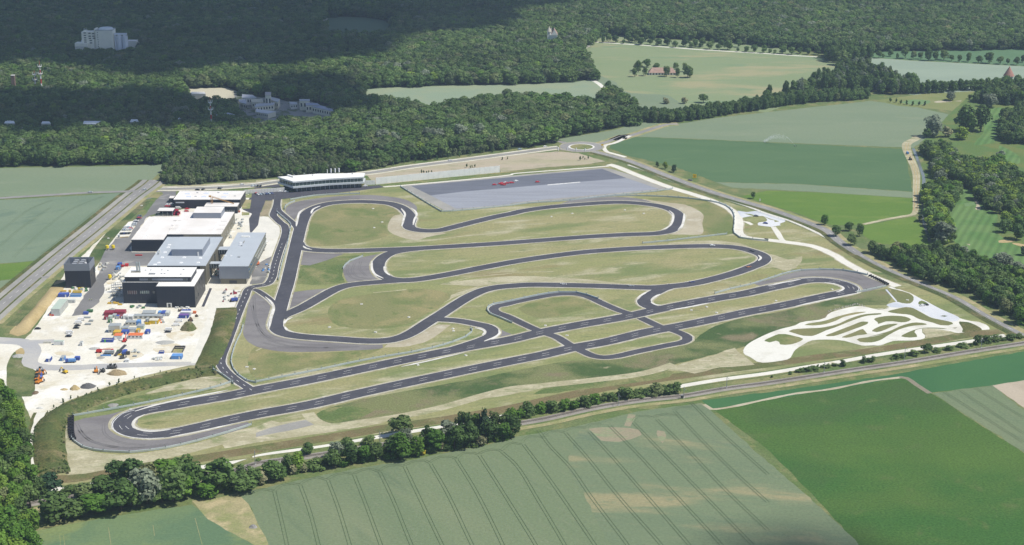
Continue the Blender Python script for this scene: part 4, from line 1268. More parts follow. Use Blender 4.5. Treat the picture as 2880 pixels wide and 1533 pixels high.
x_, y_ = on_roof(B, 'MB', 530, 783)
blockbox('roof_vent', B, x_ - .8, x_ + .8, y_, y_ + 1, hB, hB + 1.0, M_unit, t)
x_, y_ = on_roof(B, 'MB', 1235, 800)
blockbox('roof_cabinet', B, x_ - .5, x_ + .6, y_ - 1.4, y_ - .4, hB, hB + 3.2, M_wall, t)
for yy in (B.d * .18, B.d * .47, B.d * .72):
    side_window(t, B, yy, yy + 4, 2, hB - 2.5, M_glass)
BLUE = B

# ---- white halls behind it
hW = height('MB', (1640, 642), (1632, 432))
B = Block(*[Vector((q.x, q.y, 0)) for q in (at('MB', 690, 430, hW), at('MB', 1630, 430, hW))], hW, Vector((0, at('MB', 1800, 40, hW).y, 0)))
t = roofed(B, 'assembly_hall', 'wide hall with white roof and long raised box near its far edge', M_tan, M_roofw)
seams(t, B, M_tan, 6.0, 'side')
blockbox('fascia_panel', B, .1, B.w * .30, -.12, 0, hW - 4.6, hW - .3, M_dark, t)
for i in range(5):
    w_ = B.w * .7 / 5
    blockbox('fascia_panel', B, B.w * .3 + w_ * i + .05, B.w * .3 + w_ * (i + 1) - .05, -.12, 0, hW - 4.6, hW - .3, M_tan, t)
hx = hW + 4.9
fy = at('HB', 1200, 803, hW).y - B.p.y
xa, xb = at('HB', 886, 670, hx).x - B.p.x, at('HB', 1552, 670, hx).x - B.p.x
ybk = at('HB', 1610, 532, hx).y - B.p.y
blockbox('roof_box', B, xa, xb, fy, ybk, hW - .1, hx, M_grey, t)
blockbox('roof_box_roof', B, xa - .1, xb + .1, fy - .1, ybk + .1, hx, hx + .25, M_roofw, t)
for i in range(5):
    w_ = (xb - xa) / 5
    blockbox('screen_panel', B, xa + w_ * i + .05, xa + w_ * (i + 1) - .05, fy - .1, fy, hW + .1, hx - .05, M_grey, t)
for X, Y in ((970, 210), (950, 245), (930, 280), (910, 315), (885, 350), (860, 390), (1590, 210), (1570, 245), (1550, 280), (1530, 315), (1515, 350), (1495, 385)):
    skylight(t, B, *on_roof(B, 'MB', X, Y), 2.8, 2.2)
M_stain = mat('roof_gutter_stain', (.36, .34, .32), .9)
for X, Y in ((820, 268), (780, 335), (860, 185), (1640, 268), (1670, 200), (1610, 340)):
    x_, y_ = on_roof(B, 'MB', X, Y)
    blockbox('roof_gutter', B, x_ - 3.2, x_ + 3.2, y_ - .35, y_ + .35, hW - .1, hW - .02, M_stain, t)
for yy in np.linspace(.1, .85, 6) * B.d:
    side_window(t, B, yy, yy + 2.5, 3, 6.0, M_glass)
WHITE = B
hV = height('MB', (65, 735), (55, 527))
B = Block(*[Vector((q.x, q.y, 0)) for q in (at('MB', 55, 525, hV), at('MB', 690, 525, hV))], hV, Vector((0, at('MB', 330, 122, hV).y, 0)))
B.q.x = B.p.x + B.w
xr = WHITE.p.x - B.p.x - .4
B = Block(B.p, B.p + Vector((xr, 0, 0)), hV, Vector((0, B.p.y + B.d, 0)))
t = roofed(B, 'storage_hall', 'white-roofed hall with charcoal front wall beside the parked cars', M_dark, M_roofw)
seams(t, B, M_dark, 5.0, 'front')
for X, Y in ((485, 195), (465, 232), (437, 265), (410, 300), (388, 335), (362, 372), (335, 408), (318, 443), (290, 483)):
    skylight(t, B, *on_roof(B, 'MB', X, Y), 2.6, 2.2)

# ---- far hall, its annexe, gatehouse and canopy
hH = height('HB', (410, 572), (408, 357))
B = Block(*[Vector((q.x, q.y, 0)) for q in (at('HB', 410, 355, hH), at('HB', 2015, 355, hH))], hH, Vector((0, at('HB', 2110, 147, hH).y, 0)))
t = roofed(B, 'logistics_hall', 'long white-roofed black hall farthest from the works yard', M_dark, M_roofw, sidem=M_dark_sunlit)
seams(t, B, M_dark, 6.0, 'front')
front_window(t, B, B.w * .03, B.w * .16, hH - 3.4, hH - 2.2, M_frame, 'window_band', .2)
front_window(t, B, B.w * .30, B.w * .38, .3, 3.2, M_black, 'loading_door', .2)
for X, Y in ((750, 215), (780, 285), (1210, 205), (1150, 285), (1680, 210), (1630, 290)):
    o = skylight(t, B, *on_roof(B, 'HB', X, Y), 5.5, 3.8, None, mat('blue_rooflight', (.62, .66, .76), .3))
for X, Y in ((985, 190), (1490, 190), (945, 280), (1890, 270)):
    o = skylight(t, B, *on_roof(B, 'HB', X, Y), 2.2, .8, None, M_unit)
    o.name = 'roof_vent'
hA = 6.8
B = Block(*[Vector((q.x, q.y, 0)) for q in (at('HB', 1150, 521, hA), at('HB', 1945, 521, hA))], hA, Vector((0, at('HB', 1985, 435, hA).y, 0)))
t = roofed(B, 'annexe', 'low black annexe with white roof in front of the far hall', M_dark, M_roofw, sidem=M_dark_sunlit)
seams(t, B, M_dark, 6.0, 'front')
front_window(t, B, B.w * .62, B.w * .9, .2, 3.4, M_glass, 'window', .15, 4)
hA = 4.6
B = Block(*[Vector((q.x, q.y, 0)) for q in (at('HB', 298, 322, hA), at('HB', 405, 322, hA))], hA, Vector((0, at('HB', 430, 268, hA).y, 0)))
t = roofed(B, 'gatehouse', 'tiny dark gatehouse with cream roof at the left end of the far hall', M_dark, M_roofw)
front_window(t, B, B.w * .2, B.w * .7, 1, 3, M_glass)
hA = 5.0
B = Block(*[Vector((q.x, q.y, 0)) for q in (at('HB', 15, 628, hA), at('HB', 390, 628, hA))], hA, Vector((0, at('HB', 415, 552, hA).y, 0)))
t = root(B, 'canopy', 'cream flat-roofed canopy on dark walls beside the red crates', 'canopy')
blockbox('roof', B, 0, B.w, 0, B.d, hA - .5, hA, M_roofw, t)
blockbox('roof_edge', B, -.05, B.w + .05, -.08, 0, hA - .7, hA - .05, M_dark, t)
blockbox('back_wall', B, .3, B.w - .3, B.d - .5, B.d - .2, 0, hA - .5, M_dark, t)
blockbox('side_wall', B, B.w - .5, B.w - .2, .6, B.d - .5, 0, hA - .5, M_dark, t)
for k in range(4):
    blockbox('post', B, .4 + (B.w - 1) * k / 3, .7 + (B.w - 1) * k / 3, .3, .6, 0, hA - .5, M_steel, t)

# ---- office wing on the right
hO = height('MB', (1612, 1303), (1595, 990))
B = Block(*[Vector((q.x, q.y, 0)) for q in (at('MB', 1590, 992, hO), at('MB', 2110, 992, hO))], hO, Vector((0, at('MB', 2375, 402, hO).y, 0)))
t = root(B, 'office_wing', 'long narrow wing with pale grey roof and grey end wall over a bronze ground floor')
zz = hO * .31
blockbox('ground_floor', B, .8, B.w - 3.0, .8, B.d - 1, 0, zz, M_tan, t)
blockbox('ground_floor_glazing', B, B.w - 3.0, B.w - 2.4, 1.2, B.d - 1, 0, zz, M_glass, t)
blockbox('wall', B, 0, B.w, 0, B.d, zz, hO - .2, M_grey, t)
blockbox('roof', B, -.15, B.w + .15, -.15, B.d + .15, hO - .2, hO + .15, M_roofb, t)
for i in range(4):
    w_ = B.w / 4
    blockbox('end_panel', B, w_ * i + .04, w_ * (i + 1) - .04, -.1, 0, zz + .05, hO - .25, M_grey, t)
for k in range(2):
    z0 = zz + .9 + k * (hO - zz) * .48
    n_ = 12
    for i in range(n_):
        y0 = .8 + (B.d - 1.6) * i / n_
        side_window(t, B, y0 + .12, y0 + (B.d - 1.6) / n_ - .12, z0, z0 + (hO - zz) * .33, M_glassg, 'window', .08)
for k in (0, 1, 2):
    z0 = zz + k * (hO - zz - .4) / 2
    blockbox('facade_band', B, B.w, B.w + .5, .2, B.d - .2, z0, z0 + .35, M_tan, t)
pg = [B.outline(B.w * .32, B.w * .58, .7, .85)]
MB().prism([p - t.location for p in pg[0]], .1, zz * .62).build('door', M_door, t)
for X, Y, sx, sy, hh, m_ in ((2060, 480, 7, 2.4, .8, M_wall), (1975, 592, 1.6, 1.6, 1, M_sky), (1968, 625, 1.8, 1.6, 1, M_sky), (1995, 640, 1.2, 1.4, .9, M_unit), (1945, 838, 2.2, 1.6, .8, M_unit), (1805, 812, 1.6, 1.4, .6, M_sky), (1705, 812, 1.6, 1.4, .6, M_sky), (2030, 570, .6, 7, .2, M_tan)):
    x_, y_ = on_roof(B, 'MB', X, Y)
    blockbox('roof_unit', B, x_ - sx / 2, x_ + sx / 2, y_ - sy / 2, y_ + sy / 2, hO + .15, hO + .15 + hh, m_, t)
OFFICE = B
# linking bridges
for Y0, Y1, zt, lab in ((645, 700, hO * .82, 'farther glazed footbridge between the blue-grey hall and the office wing'), (905, 945, hO * .82, 'nearer glazed footbridge between the blue-grey hall and the office wing')):
    yb = at('MB', 1620, Y0, zt).y
    ya = at('MB', 1620, Y1, zt).y
    xa, xb = BLUE.p.x + BLUE.w + .15, OFFICE.p.x - .02
    if xb - xa < 3:
        xa = xb - 12
    t = thing('footbridge', lab, 'footbridge', ((xa + xb) / 2, (ya + yb) / 2, 0))
    mb = MB()
    w_, d_ = xb - xa, abs(yb - ya)
    MB().box(0, 0, zt - .4, w_, d_, .4).build('roof', M_roofb, t)
    MB().box(0, 0, zt - 3.6, w_, d_ - .2, 3.2).build('glazing', M_glass, t)
    MB().box(0, 0, zt - 4.2, w_, d_, .6).build('deck', M_dark, t)
    for k in range(5):
        MB().box(-w_ / 2 + w_ * (k + .5) / 5, -d_ / 2 - .02, zt - 3.6, .15, .2, 3.2).build('mullion', M_frame, t)
    MB().box(0, 0, 0, .5, .5, zt - 4.2).build('column', M_steel, t)

# ---- glass visitor building by the track
hG = height('GB', (515, 665), (515, 412))
def gbp(x, y, z):
    p = at('GB', x, y, z)
    return Vector((p.x, p.y, 0))
roofp = [gbp(515, 412, hG), gbp(1300, 345, hG), gbp(2115, 302, hG), gbp(2150, 218, hG), gbp(1100, 230, hG), gbp(165, 302, hG)]
cen = sum(roofp, Vector()) / 6
t = thing('visitor_building', 'long two-storey glass building with white roof and overhanging upper floor by the track', 'building', cen)
def scaled(pts, d):
    """inset a convex outline by d metres"""
    n = len(pts)
    a = sum(pts[i - 1].x * pts[i].y - pts[i].x * pts[i - 1].y for i in range(n))
    sg = 1 if a > 0 else -1
    out = []
    for i in range(n):
        p0, p1, p2 = pts[i - 1], pts[i], pts[(i + 1) % n]
        d1, d2 = (p1 - p0).normalized(), (p2 - p1).normalized()
        n1, n2 = Vector((-d1.y, d1.x, 0)) * sg, Vector((-d2.y, d2.x, 0)) * sg
        b = (n1 + n2)
        b = b / max(.3, b.length_squared) * 2
        out.append(p1 + b * d)
    return out
rp = [p - cen for p in roofp]
MB().prism(rp, hG - 1.3, hG).build('roof_slab', M_frame, t)
MB().prism(scaled(rp, .35), hG, hG + .2).build('roof', M_roofw2, t)
MB().prism(scaled(rp, 1.0), hG * .56, hG - 1.3).build('upper_glazing', M_glassg, t)
MB().prism(scaled(rp, -.1), hG * .40, hG * .56).build('floor_slab', M_frame, t)
MB().prism(scaled(rp, 3.2), 0, hG * .40).build('lower_glazing', M_glass, t)
ins = scaled(rp, .95)
for a, b, n_ in ((0, 1, 9), (1, 2, 10), (5, 0, 6)):
    for i in range(n_):
        p = ins[a].lerp(ins[b], (i + .5) / n_)
        MB().box(p.x, p.y, hG * .56, .22, .22, hG * .44 - 1.3).build('mullion', M_frame, t)
ins = scaled(rp, 3.1)
for a, b, n_ in ((0, 1, 7), (1, 2, 8)):
    for i in range(n_):
        p = ins[a].lerp(ins[b], (i + .5) / n_)
        MB().box(p.x, p.y, 0, .4, .4, hG * .4).build('column', M_steel if i % 3 else M_frame, t)
p = gbp(455, 305, hG) - cen
MB().bar((p.x - 3, p.y + 4, hG + .9), (p.x + 4, p.y - 3, hG + .9), 1.8, 1.4).build('roof_plant', M_roofw2, t)
for X, Y in ((540, 275), (775, 240), (960, 275), (1860, 245)):
    p = gbp(X, Y, hG) - cen
    MB().box(p.x, p.y, hG + .2, 1.2, 1.2, .8).build('roof_vent', M_unit, t)

# walls beside the visitor building, made of concrete panels
def panel_wall(c, pts, hh, n, label, name='boundary_wall', m=M_conc, thick=.3):
    P = [at(c, *p) for p in pts]
    t = thing(name, label, 'wall', P[0])
    tot = sum((b - a).length for a, b in zip(P[:-1], P[1:]))
    for a, b in zip(P[:-1], P[1:]):
        k = max(1, round(n * (b - a).length / tot))
        for i in range(k):
            p, q = a.lerp(b, i / k) - P[0], a.lerp(b, (i + 1) / k) - P[0]
            g = (q - p).normalized() * .05
            MB().bar((p.x + g.x, p.y + g.y, hh / 2), (q.x - g.x, q.y - g.y, hh / 2), thick, hh).build('wall_panel', m, t)
    return t
M_cwall = mat('pale_concrete_wall', (.82, .82, .80), .85, var=.1, vscale=.25)
panel_wall('B1', [(1155, 408), (2350, 290)], 7.0, 24, 'long pale concrete noise wall between the sandy strip and the handling pad', m=M_cwall)
panel_wall('B1', [(1045, 412), (1150, 408)], 4.5, 4, 'short pale concrete wall at the right end of the glass building', m=M_cwall)
panel_wall('PK2', [(70, 445), (1190, 372)], 4.0, 14, 'white wall behind the forecourt cars left of the glass building', m=M_wall)

# ---- silo works in the forest
M_silo = mat('cream_silo', (.84, .83, .74), .85, var=.06, vscale=.1)
M_silob = mat('blue_grey_silo', (.70, .75, .86), .6, .1, var=.05, vscale=.1)
zt = 50.0
yb = 975
def sx(X, Y=yb):
    return at('SI', X, Y).x
base = at('SI', 1250, yb)
s = mpp('SI', 1250, yb)
t = thing('silo_works', 'tall cream silo block with pale round silos rising out of the far forest', 'building', base)
def sil(name, X0, X1, Ytop, depth, m, y=0, rnd=False):
    hh = height('SI', (1250, yb), (1250, Ytop))
    w = (X1 - X0) * s
    cx = ((X0 + X1) / 2 - 1250) * s
    if rnd:
        o = MB().tube((cx, y, 0), (cx, y, hh), w / 2, 20).build(name, m, t)
    else:
        o = MB().box(cx, y + depth / 2, 0, w, depth, hh).build(name, m, t)
    return o, cx, w, hh
o, cx, w, hh = sil('main_tower', 1115, 1575, 255, 20, M_silo)
MB().cone(cx + 1, 10, hh, w * .44, 2.6, 24, w * .38).build('tower_cap', M_frame, t)
MB().box(cx, 10, hh, w + .6, 20.6, .5).build('roof_edge', M_unit, t)
for i in range(11):
    MB().box((1170 - 1250) * s, -.06, hh - 3.5 - i * 3.3, 1.1, .2, 1.3).build('window', M_glass, t)
o, cx, w, hh = sil('stair_tower', 1062, 1112, 222, 14, M_silo, 3)
o, cx, w, hh = sil('mill_block', 720, 1060, 300, 14, M_silo, 1)
for X, Y in ((790, 320), (790, 390), (790, 455), (790, 515), (790, 570), (920, 330), (920, 410), (920, 470), (940, 530), (940, 595), (1020, 340), (1020, 410), (1030, 468)):
    zz_ = height('SI', (1250, yb), (X, Y))
    MB().box((X + 25 - 1250) * s, .92, zz_ - .8, 3.4, .2, 1.3).build('window', M_glass, t)
o, cx, w, hh = sil('mill_head', 770, 850, 262, 6, M_silo, 4)
for X in (775, 800, 845):
    zz_ = height('SI', (1250, yb), (X, 215))
    MB().tube(((X - 1250) * s, 6, zz_ - 8), ((X - 1250) * s, 6, zz_), .6, 6).build('roof_pipe', M_steel, t)
o, cx, w, hh = sil('store_block', 545, 900, 590, 14, M_silo, -5)
MB().box(cx, -5.1, hh - 5.6, w, .3, .7).build('grey_joint', M_unit, t)  # mid-grey band across the store block's front, below its top
o, cx, w, hh = sil('store_annexe', 680, 780, 540, 6, M_silob, 5)
for X0, X1 in ((1580, 1640), (1640, 1790), (1800, 1950)):
    o, cx, w, hh = sil('round_silo', X0, X1, 425, 10, M_silob, 8, True)
    MB().cone(cx, 8, hh, w / 2, 1.5, 20, .6).build('silo_cap', M_frame, t)
zz_ = height('SI', (1250, yb), (1750, 385))
MB().box((1760 - 1250) * s, 8, zz_ - .6, 18, 2.4, 2.4).build('conveyor_bridge', M_silob, t)
p0 = at('SI', 2100, 800, 0)
t2 = thing('low_store', 'low cream-roofed store half hidden by trees right of the silos', 'building', p0)
MB().box(0, 0, 0, 13, 12, 14).build('wall', M_silo, t2)
MB().box(9, 1, 0, 10, 8, 12.5).build('side_shed', M_silo, t2)
MB().box(0, 0, 14, 13.6, 12.6, .5).build('roof', M_roofw, t2)

# ---- masts and chimney
M_red = mat('signal_red', (.50, .035, .03), .5)
M_maswhite = mat('mast_white', (.80, .80, .80), .5)
def mast(c, base, top, label, zb=16):
    """the photo point base is where the mast leaves the tree tops"""
    b = at(c, *base, zb)
    b.z = 0
    d = ray(c, *top)
    H = CAM_H + d.z * (b.y / d.y)
    t = thing('radio_mast', label, 'mast', b)
    n = 7
    for i in range(n):
        MB().tube((0, 0, H * .86 * i / n), (0, 0, H * .86 * (i + 1) / n), 1.15 - .1 * i, 8, 1.05 - .1 * i).build('mast_section', M_red if i % 2 else M_maswhite, t)
    MB().tube((0, 0, H * .86), (0, 0, H), .45, 6, .12).build('spike', M_red, t)
    for k, (f, r) in enumerate(((.60, 2.6), (.80, 2.2))):
        MB().cone(0, 0, H * f, r * .5, 1.6, 10, r).build('platform', M_maswhite, t)
        for a in range(4):
            an = a * math.pi / 2 + .3
            MB().box(math.cos(an) * r, math.sin(an) * r, H * f + 1.2, .5, .5, 3.0).build('antenna', M_maswhite, t)
    return t
mast('A0', (398, 812), (382, 582), 'tallest red and white radio mast above the far forest on the left')
mast('A0', (340, 808), (330, 680), 'shorter red and white mast with round white head beside the taller mast')
mast('A0', (2036, 1140), (2026, 930), 'red and white radio mast standing alone left of the school roofs')
b = at('A0', 132, 815, 14)
b.z = 0
H = CAM_H + ray('A0', 123, 728).z * (b.y / ray('A0', 123, 728).y)
t = thing('chimney', 'square brown brick chimney at the far left edge of the forest', 'chimney', b)
MB().box(0, 0, 0, 4.2, 4.2, H).build('shaft', mat('brown_brick', (.20, .135, .11), .9, var=.2, vscale=.6), t)
MB().box(0, 0, H, 4.6, 4.6, .6).build('crown', M_conc, t)

# ---- school blocks in the clearing
M_sch = mat('school_roof', (.50, .52, .57), .8, var=.1, vscale=.1)
M_schw = mat('school_wall', (.74, .71, .58), .85, var=.08, vscale=.2)
def lowblock(c, pts, hh, label, rm=M_sch, wm=M_schw, name='school_block', wins=5, tower=None):
    """flat block from four roof corners read at roof height: front-left, front-right, back-right, back-left"""
    P = [Vector((q.x, q.y, 0)) for q in (at(c, x, y, hh) for x, y in pts)]
    ce = sum(P, Vector()) / 4
    t = thing(name, label, 'building', ce)
    L = [p - ce for p in P]
    MB().prism(scaled(L, .3), 0, hh - .4).build('wall', wm, t)
    MB().prism(L, hh - .4, hh).build('roof', rm, t)
    a, b = L[0], L[1]
    nrm = Vector((b.y - a.y, a.x - b.x, 0)).normalized()
    for i in range(wins):
        p = a.lerp(b, (i + .3) / wins) - nrm * .28
        q = a.lerp(b, (i + .75) / wins) - nrm * .28
        MB().bar((p.x, p.y, hh * .55), (q.x, q.y, hh * .55), .12, hh * .36).build('window', M_glass, t)
    return t
lowblock('SC', [(530, 485), (960, 440), (1010, 380), (560, 420)], 7, 'grey-roofed school block with dark window bays facing the yard', wins=7)
lowblock('SC', [(560, 600), (830, 640), (1020, 590), (560, 530)], 6, 'pale flat school roof nearest the trees at the front', mat('school_roof_pale', (.60, .61, .64), .8), wins=6)
lowblock('SC', [(200, 385), (350, 420), (345, 325), (150, 320)], 8, 'wedge-roofed school block at the left end of the clearing', wins=4)
lowblock('SC', [(470, 380), (730, 385), (710, 300), (440, 315)], 8, 'cream school block with small windows in the middle of the clearing', mat('school_roof_cream', (.62, .58, .47), .8), wins=5)
lowblock('SC', [(760, 290), (1060, 375), (1110, 310), (890, 260)], 9, 'sloping blue-grey school roof below the stair tower', wins=6)
lowblock('SC', [(765, 215), (900, 222), (908, 150), (772, 150)], 17, 'square cream stair tower rising behind the school roofs', mat('school_roof_pink', (.45, .41, .40), .8), wins=2)
lowblock('SC', [(240, 280), (575, 275), (490, 215), (250, 200)], 9, 'low white-walled block with grey roof at the back left of the school', wm=M_wall, wins=6)
lowblock('SC', [(1350, 430), (1500, 420), (1490, 385), (1310, 365)], 6, 'small cream-walled school pavilion in the middle gap', wm=M_wall, wins=3)
lowblock('SC', [(1545, 345), (1785, 345), (1780, 310), (1540, 315)], 12, 'flat-topped cream block at the left of the long blue school roof', wins=3)
lowblock('SC', [(1690, 450), (2010, 445), (1950, 405), (1680, 380)], 9, 'dark blue-grey school roof stepping down to the right', mat('school_roof_blue', (.33, .36, .46), .8), wins=5)
lowblock('SC', [(1830, 480), (2310, 585), (2400, 545), (2010, 450)], 8, 'longest blue-grey school roof sloping towards the trees', mat('school_roof_blue', (.33, .36, .46), .8), wins=9)
# pale huts showing between the trees
M_hut = mat('pale_hut_roof', (.78, .80, .82), .7, var=.1, vscale=.2)
for X0, X1, Yt, Yb, lab in ((40, 145, 1157, 1188, 'pale hut roof among the trees at the far left edge'), (395, 490, 1170, 1190, 'small grey hut roof second from the left among the trees'), (795, 995, 1166, 1195, 'longest pale hut roof in the row among the trees'),
                            (1250, 1340, 1150, 1175, 'white-edged hut roof right of the longest hut'), (1710, 1780, 1136, 1155, 'smallest pale hut roof left of the lone mast'), (1830, 1985, 885, 905, 'bright white shed in the sandy clearing')):
    hh = 13
    t = lowblock('A0', [(X0, Yb), (X1, Yb), (X1 - 15, Yt), (X0 + 15, Yt)], hh, lab, M_hut if X0 != 1830 else M_wall, M_schw, 'hut', 0)
t = lowblock('A0', [(2090, 1130), (2265, 1105), (2200, 1085), (2085, 1105)], 13, 'white house with blue-grey roof just right of the lone mast', mat('school_roof_blue', (.33, .36, .46), .8), M_wall, 'house', 5)

# ---- gabled helper
def gabled(t, L, W, hw, hr, rm, wm, ang=0, hip=0.0, name='wall'):
    c, s_ = math.cos(ang), math.sin(ang)
    T = lambda x, y, z: (x * c - y * s_, x * s_ + y * c, z)
    mb = MB()
    mb.box(0, 0, 0, L, W, hw, ang)
    o1 = mb.build(name, wm, t)
    mb = MB()
    e = .5
    A = [T(-L / 2 - e, -W / 2 - e, hw), T(L / 2 + e, -W / 2 - e, hw), T(L / 2 + e, W / 2 + e, hw), T(-L / 2 - e, W / 2 + e, hw)]
    r0, r1 = T(-L / 2 - e + hip, 0, hw + hr), T(L / 2 + e - hip, 0, hw + hr)
    mb.poly([A[0], A[1], r1, r0]); mb.poly([A[2], A[3], r0, r1]); mb.poly([A[1], A[2], r1]); mb.poly([A[3], A[0], r0]); mb.poly(A[::-1])
    return o1, mb.build('roof', rm, t)
M_tile = mat('weathered_red_tile', (.40, .27, .22), .85, var=.25, vscale=.25)
b = (at('FM', 915, 655) + at('FM', 1720, 655)) / 2
L = (at('FM', 1720, 655) - at('FM', 915, 655)).length
t = thing('barn', 'long low barn with faded red tiled hip roof among field trees', 'barn', b + Vector((0, 6, 0)))
gabled(t, L, 13, 3.0, 6.0, M_tile, M_wall, 0, 5)
for i in range(9):
    MB().box(-L / 2 + L * (i + .5) / 9, -6.52, .3, 1.6, .15, 2.4).build('door', M_door, t)
# chapel
b = at('CH', 950, 770, 17)
b.z = 0
s_ = mpp('CH', 950, 770)
t = thing('chapel', 'white gabled chapel with pointed turret rising from the forest', 'chapel', b)
gabled(t, 22, 330 * s_, 19, 8, M_tile, M_wall, R(90))
w_ = 350 * s_
mb = MB()
mb.poly([(-w_ * .52, -11.8, 19), (w_ * .52, -11.8, 19), (0, -11.8, 27.2)])
mb.poly([(0, -11.6, 27.2), (w_ * .52, -11.6, 19), (-w_ * .52, -11.6, 19)])
mb.build('gable', M_wall, t)
tx = (680 - 950) * s_
MB().box(tx, -6, 0, 5.4, 5.4, 23.5).build('turret', M_wall, t)
MB().cone(tx, -6, 23.5, 3.6, 8, 8, .05).build('spire', mat('stone_spire', (.50, .47, .38), .85), t)
MB().box(tx * .45, -8, 0, 6, 5, 20).build('side_bay', M_wall, t)
MB().box(tx, -8.75, 20, 1, .2, 2).build('window', M_glass, t)
MB().box((790 - 950) * s_, -2, 20, 1.2, 1.2, 8).build('chimney', M_wall, t)
b = at('CH', 1150, 960, 12)
b.z = 0
t = thing('cottage', 'small red-roofed cottage half hidden below the chapel', 'house', b)
gabled(t, 9, 7, 11, 3, M_tile, M_wall, R(60))
b = at('A3', 2320, 745, 10)
b.z = 0
t = thing('round_tower', 'conical red tiled roof poking above trees at the far right edge', 'tower', b)
MB().tube((0, 0, 0), (0, 0, 12), 5.4, 16).build('wall', M_wall, t)
MB().cone(0, 0, 12, 7.2, 12.5, 18, .05).build('roof', mat('bright_red_tile', (.36, .19, .15), .8, var=.15, vscale=.5), t)
# ================================================================== trees
def leafmat(name, cols, rough=.6, trans=.30):
    """leaf colour differs from tree to tree and from clump to clump"""
    m = bpy.data.materials.new(name)
    m.use_nodes = True
    nt = m.node_tree
    out = nt.nodes['Material Output']
    b = nt.nodes['Principled BSDF']
    b.inputs['Roughness'].default_value = rough
    b.inputs['Specular IOR Level'].default_value = .18
    oi = nt.nodes.new('ShaderNodeObjectInfo')
    cr = nt.nodes.new('ShaderNodeValToRGB')
    cr.color_ramp.interpolation = 'LINEAR'
    e = cr.color_ramp.elements
    while len(e) < len(cols):
        e.new(0.5)
    for i, (p, c) in enumerate(cols):
        e[i].position = p
        e[i].color = rgb(c)
    nt.links.new(oi.outputs['Random'], cr.inputs['Fac'])
    g = nt.nodes.new('ShaderNodeNewGeometry')
    rp = nt.nodes.new('ShaderNodeMapRange')
    rp.inputs['To Min'].default_value = .72
    rp.inputs['To Max'].default_value = 1.30
    nt.links.new(g.outputs['Random Per Island'], rp.inputs['Value'])
    mu = nt.nodes.new('ShaderNodeVectorMath')
    mu.operation = 'SCALE'
    nt.links.new(cr.outputs['Color'], mu.inputs[0])
    nz = nt.nodes.new('ShaderNodeTexNoise')
    nz.inputs['Scale'].default_value = .009
    nz.inputs['Detail'].default_value = 3
    nt.links.new(oi.outputs['Location'], nz.inputs['Vector'])
    r2 = nt.nodes.new('ShaderNodeMapRange')
    r2.inputs['From Min'].default_value = .3
    r2.inputs['From Max'].default_value = .7
    r2.inputs['To Min'].default_value = .74
    r2.inputs['To Max'].default_value = 1.28
    nt.links.new(nz.outputs['Fac'], r2.inputs['Value'])
    m3 = nt.nodes.new('ShaderNodeMath')
    m3.operation = 'MULTIPLY'
    nt.links.new(r2.outputs[0], m3.inputs[0])
    nt.links.new(rp.outputs[0], m3.inputs[1])
    nt.links.new(m3.outputs[0], mu.inputs['Scale'])
    nt.links.new(mu.outputs[0], b.inputs['Base Color'])
    tr = nt.nodes.new('ShaderNodeBsdfTranslucent')
    nt.links.new(mu.outputs[0], tr.inputs['Color'])
    ms = nt.nodes.new('ShaderNodeMixShader')
    ms.inputs[0].default_value = trans
    nt.links.new(b.outputs[0], ms.inputs[1])
    nt.links.new(tr.outputs[0], ms.inputs[2])
    nt.links.new(ms.outputs[0], out.inputs['Surface'])
    MATS[name] = m
    return m


L_mix = leafmat('mixed_leaf', [(0, (.085, .145, .042)), (.35, (.108, .176, .05)), (.70, (.13, .20, .058)), (.88, (.155, .22, .072)), (.96, (.17, .225, .085)), (1, (.21, .225, .10))])
L_sage = leafmat('sage_leaf', [(0, (.105, .15, .062)), (.6, (.135, .18, .078)), (1, (.17, .205, .10))])
L_deep = leafmat('deep_leaf', [(0, (.064, .120, .034)), (.5, (.085, .152, .040)), (.85, (.106, .180, .048)), (1, (.13, .20, .058))])
L_fresh = leafmat('fresh_leaf', [(0, (.085, .185, .028)), (.5, (.115, .225, .032)), (1, (.17, .265, .04))])
L_dark = leafmat('dark_needle', [(0, (.028, .065, .028)), (1, (.048, .095, .040))], trans=.08)
L_grey = leafmat('willow_leaf', [(0, (.17, .215, .14)), (1, (.23, .27, .19))])
L_yellow = leafmat('yellow_leaf', [(0, (.16, .25, .035)), (1, (.23, .32, .045))])
L_flower = leafmat('elder_blossom', [(0, (.26, .27, .14)), (1, (.34, .33, .19))])
L_gold = leafmat('golden_leaf', [(0, (.48, .40, .03)), (1, (.55, .46, .04))])
M_bark = mat('bark', (.085, .065, .05), .95, var=.3, vscale=2)

PROTO = {}


